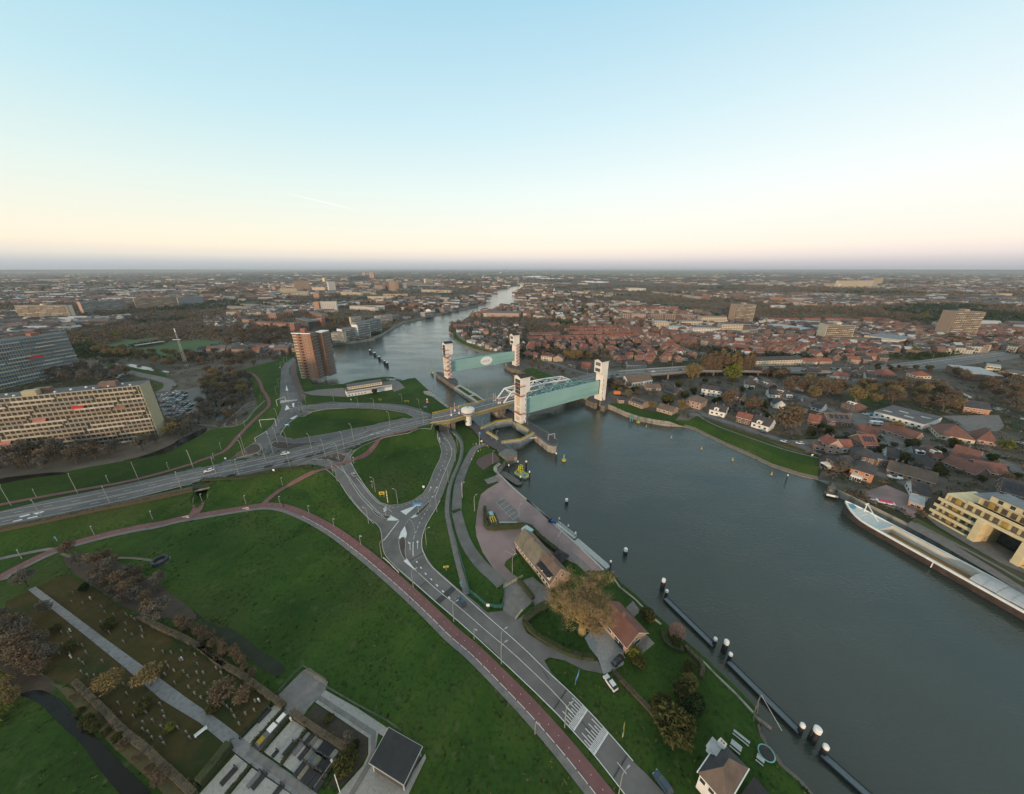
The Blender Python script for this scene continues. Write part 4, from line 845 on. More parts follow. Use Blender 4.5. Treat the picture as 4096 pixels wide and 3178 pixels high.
block('small pale box building alone in the woods at far left', 'building', 'c1', (762,402,838,402,380), 14, 'grey', 'bitumen', 3)
# brick tower on the river
BT = block('tall brown brick residential tower standing at the water, balconies down its left edge', 'apartment tower', 'c2', (1388,1292,1572,1300,850), 9, mat('tower_brick', (.23,.12,.075), .85, scale=.3, col2=(.30,.165,.11), bump=.2, bscale=3), 'bitumen', 16, 'none', name='apartment_tower', hgt_=46.5)
RW, RY = 4.5, 11; t, w, d, h, fh = BT; rows = [winmesh(.95, 1.25)]
for j in range(16):
 for u in (.62, .74): obj('window', rows[0], t, (w*u, 0, j*fh+1.0))
 mb = MB(); mb.box(.4, w*.22, -.9, 0, j*fh, j*fh+.15); mb.box(.4, w*.22, -1.0, -.9, j*fh, j*fh+1.0); mb.box(.2, .4, -1.0, 0, j*fh, j*fh+fh); mb.build('balcony', WALL['cream'], t)
 mb = MB(); mb.box(w*.30, w*.46, -.06, 0, j*fh+.8, j*fh+2.3); mb.build('recess_window', MGL, t)
 mb = MB(); mb.box(w, w+1.8, 1+(j % 2)*.8, 8.5, j*fh, j*fh+.15); mb.box(w+1.75, w+1.85, 1+(j % 2)*.8, 8.5, j*fh, j*fh+1.0); mb.build('balcony', mat('shaded_teal_balcony', (.13,.21,.23), .3), t)  # teal of the sky-lit shade is put into the balcony colour
mb = MB(); mb.box(-.5, w+.9, -1.2, -.6, h-.3, h+.5); mb.build('cornice', MWS, t); mb = MB(); mb.box(w*.35, w*.35+5, 3, 7, h+.3, h+4); mb.build('roof_house', WALL['red'], t)
mb = MB(); mb.box(w-4, w+RW, RY, RY+12, 0, h-1); mb.build('rear_wing', MATS['tower_brick'], t); mb = MB(); mb.box(w-4.2, w+RW+.2, RY-.2, RY+12.2, h-1, h-.3); mb.build('rear_roof', MWS, t)
for j in range(16):
 mb = MB(); mb.box(w+RW, w+RW+1.6, RY+.6+(j % 2), RY+11, j*fh, j*fh+.15); mb.box(w+RW+1.55, w+RW+1.65, RY+.6+(j % 2), RY+11, j*fh, j*fh+1.0); mb.build('rear_balcony', MATS['shaded_teal_balcony'], t)
mb = MB(); mb.box(w*.2, w+2.2, -.5, 9, -3.9, .05); mb.build('base', MCON, t)
# riverside terraces of white flats
for i, (q, dp, lb) in enumerate((((1722,908,1850,905,800), 14, 'white riverside flats, leftmost wing next to the brick tower'), ((1842,893,1985,868,762), 14, 'white riverside flats with balconies, second wing from the brick tower'), ((2012,866,2140,840,712), 14, 'white riverside flats, third wing with stacked balconies'))):
 block(lb, 'apartment block', 'c2', q, dp, 'white' if i else 'cream', 'bitumen', 6, 'balc', nb=4, fin=FACB)
for q, lb in (((90,842,235,815,690), 'white riverside flats, fourth wing above the grass bank'), ((235,812,352,782,668), 'white riverside flats, last wing before the lawn')):
 block(lb, 'apartment block', 'c3', q, 14, 'grey', 'bitumen', 6, 'balc', nb=4, fin=FACB)
for q, lb, wl in (((20,725,130,715,630), 'cream flats standing behind the white riverside wings', 'cream'), ((270,690,345,690,615), 'stepped grey flats behind the riverside lawn, left part', 'grey'), ((350,690,470,680,610), 'stepped grey flats behind the riverside lawn, middle part', 'grey'), ((475,665,542,660,608), 'stepped grey flats behind the riverside lawn, right end', 'grey')):
 block(lb, 'apartment block', 'c3', q, 12, wl, 'bitumen', 5, 'balc', nb=3, fin=FACB)
T = [ # label, category, crop, (xl,yl,xr,yr,ytop), depth, wall, roof, floors, style, roof style
 ('long low pale flats with a white end, left of the red brick estate','c2',(577,548,828,560,505),11,'grey','bitumen',3,'strip','flat'),
 ('low pale flats behind the longer pale row on the left','c2',(715,505,955,520,482),11,'grey','bitumen',3,'strip','flat'),
 ('cream ended low flats beside the blue shaded block','c2',(815,602,960,590,552),11,'tan','bitumen',4,'strip','flat'),
 ('pale row of flats behind the blue shaded block','c2',(965,480,1200,505,462),11,'grey','bitumen',3,'strip','flat'),
 ('farther pale row of flats seen above the others','c2',(1090,460,1300,470,440),11,'grey','bitumen',3,'strip','flat'),
 ('leftmost red brick block of the stepped red estate','c2',(1028,655,1115,655,585),16,'red','brown',6,'win','flat'),
 ('second red brick block of the stepped red estate','c2',(1200,630,1300,625,557),16,'red','brown',6,'win','flat'),
 ('third red brick block of the stepped red estate','c2',(1368,605,1450,600,540),16,'red','brown',6,'win','flat'),
 ('long sloping red terrace right of the third red block','c2',(1455,600,1605,640,565),14,'red','brown',4,'win','flat'),
 ('orange sunlit brick house row left of the red estate','c2',(740,700,815,705,655),12,'orange','brown',4,'win','flat'),
 ('sunlit orange brick street front, left half','c2',(893,730,1045,745,682),12,'orange','wine',4,'win','gable'),
 ('sunlit orange brick street front, right half','c2',(1080,745,1215,755,695),12,'orange','wine',4,'win','gable'),
 ('narrow red gable block at the street corner','c2',(1262,790,1320,795,690),12,'red','brown',5,'win','flat'),
 ('dark glazed office block among the red brick estate','c2',(1330,720,1480,760,640),16,'dark','bitumen',5,'strip','flat'),
 ('pair of brick flats with pale balconies beside the dark office','c2',(1495,740,1560,745,650),12,'brick','bitumen',5,'balc','flat'),
 ('bright red brick tower end near the riverside wood','c2',(1565,745,1620,745,640),12,'red','bitumen',5,'win','flat'),
 ('white tower with dark centre stripe on the skyline','c2',(1690,355,1762,352,238),22,'white','bitumen',14,'win','flat'),
 ('thin yellow tower left of the white skyline tower','c2',(1640,252,1668,250,200),20,'yellow','bitumen',12,'strip','flat'),
 ('small orange sunlit block at the edge of the far wood','c2',(1102,340,1162,335,292),18,'orange','bitumen',5,'win','flat'),
 ('stepped orange and pale flats left of the skyline towers','c2',(1310,335,1480,330,240),18,'tan','bitumen',8,'strip','flat'),
 ('low orange annex in front of the stepped flats','c2',(1282,318,1330,318,270),16,'orange','bitumen',5,'win','flat'),
 ('long pale flats in front of the stepped orange flats','c2',(1155,378,1340,380,312),14,'olive','bitumen',5,'strip','flat'),
 ('cream slab in front of the white skyline tower','c2',(1500,345,1640,345,300),14,'cream','bitumen',6,'strip','flat'),
 ('grey slab with square openings left of the red tower','c2',(1350,400,1465,400,345),14,'grey','bitumen',5,'strip','flat'),
 ('slim red brick tower before the skyline group','c2',(1515,430,1580,430,362),14,'red','bitumen',8,'win','flat'),
 ('white block of flats with an orange brick end, near the river bend town','c2',(1590,570,1775,565,458),13,'white','bitumen',9,'win','flat'),
 ('orange brick stair tower joined to the white flats','c2',(1525,572,1585,572,462),13,'orange','bitumen',9,'win','flat'),
 ('long white slab with a red roof edge behind the river trees','c2',(1908,540,2184,560,502),13,'white','wine',4,'strip','flat'),
 ('right half of the long white slab behind the river trees','c3',(0,548,368,545,505),13,'white','wine',4,'strip','flat'),
 ('upper pale row of town flats, left','c2',(1810,385,2030,392,352),13,'cream','bitumen',4,'strip','flat'),
 ('upper pale row of town flats, right','c3',(0,375,265,385,350),13,'cream','bitumen',4,'strip','flat'),
 ('middle pale row of town flats','c3',(190,430,475,430,400),13,'cream','bitumen',4,'strip','flat'),
 ('pale row of town flats nearest the greenhouse','c3',(362,400,628,398,375),13,'cream','bitumen',4,'strip','flat'),
 ('left one of two red brick towers at the skyline','c3',(138,178,170,178,138),22,'red','bitumen',12,'strip','flat'),
 ('right one of two red brick towers at the skyline','c3',(215,202,266,202,140),22,'red','bitumen',14,'strip','flat'),
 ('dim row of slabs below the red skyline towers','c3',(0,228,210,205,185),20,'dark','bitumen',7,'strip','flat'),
 ('peach sunlit block beside the building crane','c3',(270,325,355,335,275),18,'blush','bitumen',7,'win','flat'),
 ('wide peach block left of the crane','c3',(90,318,200,320,285),18,'blush','bitumen',4,'strip','flat'),
 ('sunlit golden round shouldered tower','c3',(432,340,495,345,232),22,'tan','bitumen',14,'strip','flat'),
 ('brown tower directly left of the golden tower','c3',(386,330,430,335,238),20,'brick','bitumen',14,'strip','flat'),
 ('grey slab right of the golden tower','c3',(500,325,620,325,265),16,'grey','bitumen',7,'strip','flat'),
 ('pale slab behind the greenhouses','c3',(620,290,790,285,245),16,'grey','bitumen',6,'strip','flat'),
 ('cream stepped block above the greenhouses','c3',(825,265,905,262,212),16,'cream','bitumen',6,'strip','flat'),
 ('long low greenhouse hall with pale glass roof','c3',(752,305,1030,300,280),40,'grey','pale',1,'strip','flat'),
 ('long sunlit flats below the greenhouse hall','c3',(778,352,1100,362,325),13,'cream','bitumen',4,'strip','flat'),
 ('row of white gabled houses below the sunlit flats','c3',(930,362,1080,358,346),13,'white','wine',2,'win','gable'),
 ('curved row of tan terraces by the river bank, left part','c3',(1212,420,1262,450,385),12,'tan','brown',3,'win','gable'),
 ('curved row of tan terraces by the river bank, right part','c3',(1265,450,1315,465,420),12,'tan','brown',3,'win','gable'),
 ('low grey riverside block with flat roof at the far bend','c3',(1220,482,1282,482,455),14,'grey','bitumen',3,'win','flat'),
 ('sunlit orange villa at the river edge','c3',(1385,452,1450,452,415),14,'orange','red',3,'win','hip'),
 ('blue roofed long shed in the town','c3',(800,440,985,440,425),20,'grey','blue',1,'none','flat'),
 ('white gabled house on the river bank','c3',(885,580,930,572,550),16,'white','dark',2,'win','gable'),
 ('white boathouse on the water with glazing','c3',(820,625,915,610,580),14,'grey','pale',2,'strip','flat'),
 ('white villa at the left river bank','c3',(595,650,660,645,620),10,'white','dark',2,'win','hip'),
 ('large warehouse with black roof and pale walls on the peninsula','c3',(1455,622,1845,628,582),48,'blush','bitumen',1,'none','flat'),
 ('blue roofed sheds behind the black roofed warehouse','c3',(1815,540,2075,545,520),30,'grey','blue',1,'strip','flat'),
 ('old brown works hall with red roof at the point','c3',(1130,745,1320,740,722),14,'brick','wine',1,'win','gable'),
 ('white gabled house at the river point','c3',(1168,795,1232,790,765),10,'white','dark',2,'win','gable'),
 ('orange brick house with gable beside the dyke road','c3',(1215,850,1270,850,815),11,'tan','red',2,'win','gable'),
 ('tall white house with dark roof among the river houses','c3',(1335,810,1425,812,780),10,'white','bitumen',2,'win','flat'),
 ('wide white townhouse row behind the dyke','c3',(1325,862,1435,868,838),10,'white','pale',2,'win','flat'),
 ('white stepped villa closest to the dyke','c3',(1275,900,1360,925,880),10,'white','pale',2,'win','flat'),
 ('white gabled cottage beside the stepped villa','c3',(1365,930,1425,945,905),10,'white','dark',2,'win','gable'),
 ('tan brick house with dark roof along the dyke','c3',(1475,970,1520,980,925),12,'tan','brown',2,'win','hip'),
 ('white and dark house with solar panels by the dyke','c3',(1525,985,1600,1000,955),12,'white','dark',2,'win','gable'),
 ('brown brick house just left of the far gate tower','c3',(1640,1020,1770,1025,985),10,'brick','dark',2,'win','gable'),
 ('white glazed villa among the right bank gardens','c4',(335,620,415,620,580),12,'white','pale',2,'win','flat'),
 ('long cream slab of flats on the right skyline','c4',(1380,365,1925,430,345),16,'cream','bitumen',8,'balc','flat'),
 ('red brick tower end of the long cream slab','c4',(1925,435,1985,440,375),16,'red','bitumen',7,'win','flat'),
 ('white layered school building in the far trees','c4',(1130,340,1310,345,310),20,'white','pale',3,'strip','flat'),
 ('small pale flats in the right town, left of three','c4',(780,475,850,478,448),11,'cream','bitumen',4,'strip','flat'),
 ('small pale flats in the right town, middle of three','c4',(940,475,1060,490,445),11,'cream','bitumen',4,'strip','flat'),
 ('small pale flats in the right town, right of three','c4',(1098,472,1218,490,440),11,'cream','bitumen',4,'strip','flat'),
 ('brown canal side flats with arches, left block','c4',(1045,675,1140,680,590),14,'brick','bitumen',5,'win','flat'),
 ('sunlit tan canal side flats, second block','c4',(1148,668,1310,675,590),14,'blush','bitumen',5,'win','flat'),
 ('brown canal side flats, third block','c4',(1352,680,1500,685,595),14,'brick','bitumen',5,'win','flat'),
 ('brown canal side flats, fourth block','c4',(1505,685,1640,690,595),14,'brick','bitumen',5,'win','flat'),
 ('brown canal side flats, farthest right block','c4',(1690,660,1890,670,600),14,'brick','bitumen',4,'win','flat'),
 ('new cream cube flats at the front left of the cluster','c4',(1410,765,1560,768,680),20,'cream','pale',4,'win','flat'),
 ('new white flats front centre with grey roof','c4',(1565,795,1780,800,735),18,'white','pale',3,'win','flat'),
 ('new cream flats behind with grey hipped roof','c4',(1705,735,1930,740,668),18,'cream','bitumen',4,'win','flat'),
 ('new white flats front right with deep window pattern','c4',(1828,820,2120,825,742),18,'white','bitumen',5,'win','flat'),
 ('tall new cream flats at the back of the cluster','c5',(5,722,275,725,625),20,'cream','brown',6,'win','flat'),
 ('new cream corner flats beside the parking street','c5',(225,812,450,818,705),20,'cream','bitumen',6,'win','flat'),
 ('low pale annex right of the corner flats','c5',(355,828,622,812,778),14,'cream','bitumen',3,'win','flat'),
 ('long low brown shop row with flat roof','c5',(700,745,1080,800,715),40,'blush','pale',2,'strip','flat'),
 ('long low brown row behind the shops','c5',(945,700,1560,715,672),14,'orange','pale',2,'strip','flat'),
 ('low sunlit white block under the orange slab','c5',(795,525,930,525,500),12,'white','pale',3,'strip','flat'),
 ('long orange slab on the right skyline, left part','c5',(315,385,750,450,362),14,'orange','bitumen',5,'strip','flat'),
 ('long orange slab on the right skyline, middle part','c5',(750,458,920,470,408),14,'orange','bitumen',6,'strip','flat'),
 ('red brick continuation of the orange slab','c5',(930,480,1110,490,435),14,'red','bitumen',5,'win','flat'),
 ('sunlit stepped white houses with peaked gables','c5',(1110,505,1250,515,478),14,'cream','wine',3,'win','gable'),
 ('cream complex at far right skyline, low left wing','c5',(1350,300,1500,308,258),18,'cream','bitumen',6,'strip','flat'),
 ('cream complex at far right skyline, main part','c5',(1500,308,1880,305,228),18,'cream','bitumen',9,'strip','flat'),
 ('blue and brown tower on the right skyline','c5',(1795,262,1865,262,198),20,mat('blue_tower_cladding',(.10,.13,.30),.6),'bitumen',12,'strip','flat'),
 ('green and brown pair of towers on the right skyline','c6',(268,272,345,272,200),20,'olive','bitumen',12,'strip','flat'),
 ('big modern sports hall with ribbed wooden front','c6',(285,940,500,962,870),30,'cream','pale',1,'strip','flat'),
 ('side wing of the ribbed wooden sports hall','c6',(515,955,690,925,878),40,'cream','blue',1,'strip','flat'),
 ('tan low hall left of the ribbed sports hall','c6',(20,935,270,930,880),24,'tan','brown',1,'none','flat'),
 ('bright red box building at far right','c6',(1690,822,1810,850,792),24,mat('bright_red_cladding',(.40,.06,.05),.6),'pale',2,'none','flat'),
 ('pale modern villas row at the right edge','c6',(1760,770,1903,790,710),16,'cream','pale',2,'win','flat'),
 ('white roofed brown supermarket at the right edge','c6',(1245,1310,1640,1350,1240),38,'brick','pale',1,'none','flat'),
 ('yellow fronted shop building with white top at the right edge','c6',(1470,1225,1620,1245,1160),16,'yellow','pale',2,'strip','flat'),
 ('long yellow shop row at the right edge','c6',(1620,1260,1903,1310,1215),20,'yellow','bitumen',1,'strip','flat'),
 ('pale low rows in the far right town','c6',(640,350,1110,365,330),14,'blush','bitumen',3,'strip','flat'),
 ('pink sunlit rows in the far right town','c6',(1140,395,1400,405,375),14,'blush','bitumen',3,'strip','flat'),
 ('sunlit block in the far right town','c6',(1630,408,1760,410,368),16,'cream','bitumen',5,'strip','flat'),
]
for lb, c, q, dp, wl, rf, nf, st, rs in T:
 nm = 'skyline_tower' if 'tower' in lb else 'terraced_row' if 'row' in lb or 'terrace' in lb else 'town_building'
 block(lb, 'tower block' if 'tower' in lb else 'building', c, q, dp, wl, rf, nf, st, rs, nm, rh=2.6 if rs == 'gable' else 3.5)
# right bank towers
TB1 = block('sunlit beige tower block beyond the new cream flats, right bank', 'tower block', 'c5', (362,690,570,692,492), 24, 'tan', 'bitumen', 13, 'balc', name='tower_block', nb=5, pent=1)
TB2 = block('white and orange tower block with ringed balconies beside the shopping car park', 'tower block', 'c5', (1345,892,1640,905,712), 24, 'cream', 'bitumen', 9, 'balc', name='tower_block', nb=5, pent=1)
TB3 = block('tall sunlit beige tower block at the right edge of the town', 'tower block', 'c6', (1045,860,1350,870,568), 24, 'tan', 'bitumen', 15, 'balc', name='tower_block', nb=5, pent=1)
# red terraces behind the near gate
k = 0
for c, q, dp, rf, wl in (('c4',(40,890,195,888,866),9,'red','tan'),('c4',(230,888,755,876,856),9,'red','tan'),('c4',(790,878,1222,868,846),9,'red','tan'),('c4',(60,845,385,838,818),9,'wine','brick'),('c4',(485,836,845,828,808),9,'red','brick'),('c4',(870,832,1150,826,805),9,'red','brick'),
 ('c4',(445,792,540,790,772),8,'red','tan'),('c4',(555,792,645,790,770),8,'red','tan'),('c4',(665,792,750,790,768),8,'red','tan'),('c4',(775,790,855,788,766),8,'red','tan'),('c4',(880,790,965,788,764),8,'red','tan'),('c4',(985,788,1070,786,764),8,'red','tan'),
 ('c4',(505,762,575,760,745),8,'red','brick'),('c4',(600,762,662,760,744),8,'red','brick'),('c4',(690,760,752,760,742),8,'red','brick'),('c4',(775,760,840,758,742),8,'red','brick'),('c4',(865,760,935,758,740),8,'red','brick'),('c4',(955,758,1020,756,740),8,'red','brick'),
 ('c4',(280,730,380,722,712),8,'red','brick'),('c4',(1020,578,1190,575,548),9,'red','white'),('c4',(1195,572,1310,572,548),9,'red','white'),('c4',(1320,575,1500,572,545),9,'red','white'),('c4',(1510,572,1660,570,545),9,'red','white'),
 ('c5',(670,670,850,680,650),9,'red','brick'),('c5',(850,676,1085,682,658),9,'red','brick'),('c5',(1145,680,1320,678,656),9,'red','brick'),('c5',(1370,670,1740,690,652),9,'red','brick'),('c6',(150,660,440,668,648),9,'red','brick'),
 ('c5',(0,858,400,862,835),9,'wine','tan'),('c5',(470,855,890,862,832),9,'wine','tan'),('c4',(1650,868,1885,860,838),9,'wine','brick'),('c5',(1130,1140,1280,1145,1112),9,'red','cream'),('c5',(1305,1142,1435,1145,1112),9,'red','tan')):
 k += 1; a = at(c, q[0], q[1])
 t, w, d, h, fh = block('row of terraced houses with %s tiled roof, number placeholder %d' % (rf, k), 'terraced houses', c, q, dp, wl, rf, 2, 'win', 'gable', 'terraced_row', 'terraced rows of the right bank town', rh=3.2, nb=max(3, int(math.dist(a, at(c, q[2], q[3]))/5)), chim=0)
 nx = max(1, int(w/7));
 for i in range(nx): chimney(t, w*(i+.5)/nx, d/2, h+3.0, 1.1)
 t['label'] = ''
 t['_k'] = k
names = ['front row of brick terraces beyond the bridge, left piece','long front row of brick terraces beyond the bridge, middle piece','long front row of brick terraces beyond the bridge, right piece','wine roofed second terrace row, left piece','second terrace row with red roof, middle piece','second terrace row with red roof, right piece']
names += ['short red roofed terrace in the third row, %s from the left' % s for s in ('first','second','third','fourth','fifth','sixth')]+['short red roofed terrace in the fourth row, %s from the left' % s for s in ('first','second','third','fourth','fifth','sixth')]
names += ['lone red roofed terrace at the left end behind the short terraces']+['white walled terrace with bright red roof above the canal flats, %s from the left' % s for s in ('first','second','third','fourth')]
names += ['red roofed brick row behind the glass roofed shops, %s from the left' % s for s in ('first','second','third','fourth')]+['red roofed row behind the car park, right of the ringed tower']
names += ['low wine roofed row below the cube flats','low wine roofed row below the shop street','low wine roofed row left of the cube flats, by the street trees','cream row with red roof beside the motorway, left','tan row with red roof beside the motorway, right']
for o in bpy.data.objects:
 if '_k' in o.keys(): o['label'] = names[int(o['_k'])-1]; del o['_k']
block('long dark roofed terrace of cream homes beside the viaduct', 'terraced houses', 'c5', (560,1168,1105,1150,1108), 10, 'cream', 'dark', 2, 'win', 'gable', 'terraced_row', rh=3.5, nb=18, chim=0)
# near buildings on the river banks: label, crop, q, depth, wall, roof, floors, roof style, ridge height, gable axis
NB = [
 ('brown roofed inn with white lower wall just behind the near right tower','d4',(1130,142,1385,105,90),13,'white','brown',1,'gable',5.0,'x',0),
 ('brown roofed annex below the inn','d4',(1325,175,1480,178,150),10,'tan','brown',1,'gable',3.0,'x',0),
 ('small red walled summer house on the bank by the tower','d4',(1022,312,1080,312,288),5,'orange','dark',1,'flat',1,'x',0),
 ('long bungalow with solar panels, left one on the bank','d4',(1130,318,1275,375,285),10,'tan','brown',1,'gable',2.8,'x',0),
 ('long bungalow with brown tiled roof, right one on the bank','d4',(1435,395,1600,445,362),11,'tan','brown',1,'gable',2.8,'x',1),
 ('two storey tan brick house with brown hipped roof','d4',(1745,340,1910,385,268),13,'blush','brown',2,'hip',3.6,'x',0),
 ('dark roofed cottage hidden behind bungalow trees','d4',(1525,200,1640,235,190),11,'brick','dark',1,'gable',4.0,'x',1),
 ('white house with dark roof and central gable nearest the bungalows','d5',(368,430,535,470,375),9,'white','dark',1,'gable',3.6,'x',2),
 ('red brick house with bright red roof on the dyke road','d5',(660,515,810,555,455),8,'brick','red',2,'gable',2.8,'x',1),
 ('white house with dark roof and two chimneys on the dyke road','d5',(825,565,1010,625,510),10,'white','dark',1,'gable',4.2,'x',2),
 ('brown brick house behind the red brick house','d5',(500,250,690,290,205),9,'brick','dark',2,'gable',3,'x',1),
 ('curved gable tan barn between the plane trees','d5',(700,300,780,320,265),16,'tan','dark',1,'gable',6,'y',0),
 ('white cottage with dark roof left of the tree lined street','d5',(770,75,830,95,60),9,'white','brown',1,'gable',3.5,'x',0),
 ('terrace of white fronted homes with dark roof, left of the big plane tree','d5',(280,215,500,250,150),9,'white','dark',2,'gable',2.8,'x',0),
 ('brick house with white dormer behind the dark garages','d5',(900,120,1010,165,90),9,'brick','brown',2,'gable',3.2,'x',1),
 ('brown brick house with white roof windows on the tree lined street','d5',(1065,240,1180,270,190),9,'brick','dark',2,'gable',3.4,'x',1),
 ('dark roofed barn house right of the white roof window house','d5',(1190,290,1310,300,270),11,'brick','dark',1,'gable',3.8,'x',0),
 ('white gabled cottage beside the barn house','d5',(1340,400,1440,420,350),9,'white','dark',1,'gable',3.6,'x',0),
 ('second white gabled cottage toward the parking street','d5',(1480,380,1580,410,345),9,'white','dark',1,'gable',3.4,'x',0),
 ('orange brick house with red tiled roof under the large plane tree','d5',(1440,560,1560,585,500),10,'orange','red',1,'gable',3.8,'x',0),
 ('brown tiled barn with a strip of solar panels','d5',(1650,555,1930,575,500),12,'brick','brown',1,'gable',4.2,'x',0),
 ('brick house with wine red roof and white dormer on the parking street','d5',(1800,360,1960,415,310),11,'brick','wine',2,'hip',3.5,'x',1),
 ('tan house with wine red roof beside the hedge','d6',(330,660,555,715,610),9,'tan','wine',1,'gable',3.8,'x',1),
 ('brick house with orange mansard gable at the water street corner','d5',(1640,855,1800,870,770),9,'blush','red',2,'gable',3.6,'y',1),
 ('small terrace extension with brown flat roof left of the mansard gable','d5',(1510,820,1640,845,770),6,'orange','wine',1,'flat',1,'x',0),
 ('white shed with red roof at the water street','d6',(172,858,290,858,795),8,'white','red',1,'gable',3.4,'x',0),
 ('red roofed house with solar panels behind the white shed','d6',(400,830,560,835,765),11,'brick','red',1,'gable',4.6,'x',0),
 ('large grey hipped roof house above the water houses','d6',(275,930,540,990,870),12,'brick','dark',2,'hip',3.4,'x',1),
 ('orange brick villa with white conservatory on the waterfront','d6',(-10,990,110,1060,905),12,'orange','dark',2,'hip',3.2,'x',0),
 ('orange brick villa with white balcony porch on the waterfront','d6',(250,1110,500,1190,1020),11,'orange','dark',2,'hip',3.6,'x',0),
 ('dark pavilion garage beside the grey hipped house','d6',(545,990,660,1010,920),8,'brick','dark',2,'flat',1,'x',0),
 ('dark roofed house between the round bush and the hipped house','d6',(660,940,780,965,890),9,'white','dark',1,'gable',3.8,'x',0),
 ('long orange brick row with blue door along the lane','d6',(665,1080,1180,1230,1035),10,'orange','brown',1,'gable',3.8,'x',2),
 ('dark roofed cottage behind the long orange row','d6',(900,1000,1130,1060,955),9,'brick','dark',1,'gable',4,'x',0),
 ('dark roofed house with white dormer beside the red complex','d6',(960,930,1100,950,890),9,'grey','dark',1,'gable',4.2,'x',0),
 ('red roofed complex with dormers, left wing','d6',(1150,950,1280,960,900),10,'tan','wine',1,'hip',4.2,'x',0),
 ('red roofed complex, long central wing','d6',(1270,985,1620,1130,945),9,'brick','wine',1,'gable',3.6,'x',0),
 ('red roofed complex, rear wing with brick corner','d6',(1350,920,1620,1000,870),11,'brick','wine',1,'gable',5,'x',1),
 ('wine roofed barn at the end of the red complex','d6',(1660,1090,1990,1140,1050),11,'brick','wine',1,'gable',3.8,'x',0),
 ('brick house with large solar roof behind the yellow flats','d6',(1900,1330,2160,1400,1270),12,'brick','dark',2,'gable',5,'x',0),
 ('white and grey boat shed on the quay next to the flats','d6',(935,1345,1110,1390,1290),12,'white','dark',1,'gable',3.4,'x',0),
 ('low brick shed with pale roof in front of the boat shed','d6',(895,1435,1060,1490,1390),10,'orange','pale',1,'flat',1,'x',0),
 ('school wing with red pyramid roof, left','d6',(1230,700,1620,770,650),18,'cream','wine',1,'hip',6,'x',0),
 ('school wing with red pyramid roof, right','d6',(1650,750,1860,790,705),14,'blush','wine',1,'hip',6,'x',0),
 ('long tan brick house with wine roof along the parking street','d6',(590,620,960,740,600),10,'tan','wine',1,'gable',3.8,'x',0),
 ('sports hall with long roof lights and gridded glass front','d6',(520,450,1060,600,400),30,'pale' if 0 else 'white','bitumen',1,'flat',1,'x',0),
 ('red roofed brick club house near the canal','d6',(1500,400,1790,440,350),14,'orange','dark',2,'gable',4,'x',0),
 ('long dark roofed house between park trees','d6',(1060,150,1310,185,120),12,'brick','wine',1,'gable',3.5,'x',0),
 ('bright orange roofed villa at the motorway slope','c6',(720,1300,880,1305,1270),11,'cream','red',1,'hip',4,'x',0),
 ('wine red roofed villa below the motorway','c6',(335,1290,510,1290,1262),12,'brick','red',1,'hip',5,'x',0),
 ('white house with bright red roof below the motorway','c5',(1460,1290,1620,1310,1270),10,'white','red',1,'gable',3,'x',0),
 ('brick house with orange roof nearest the viaduct start','c4',(612,1215,700,1225,1175),10,'brick','red',1,'gable',5,'x',0),
 ('dark brick house with blue grey roof left of the orange roof','c4',(480,1180,560,1195,1140),11,'brick','dark',2,'gable',3,'x',0),
 ('brick villa with bell gables at the dyke street','c4',(305,1110,410,1120,1075),10,'tan','brown',2,'gable',3.4,'y',0),
 ('villa with solar panels on its red hip roof','c4',(172,1098,290,1110,1050),12,'cream','red',2,'hip',3.6,'x',0),
 ('red hip roofed villa, second from the far tower','c4',(45,1075,130,1080,1040),12,'tan','red',2,'hip',3.4,'x',0),
 ('red roofed villa touching the far tower','c3',(1880,1050,1945,1062,1020),11,'tan','red',2,'hip',3.4,'x',0),
 ('row of shops with dark roof under the near tower level','c4',(1120,1190,1320,1195,1150),10,'grey','dark',2,'gable',3,'x',0),
]
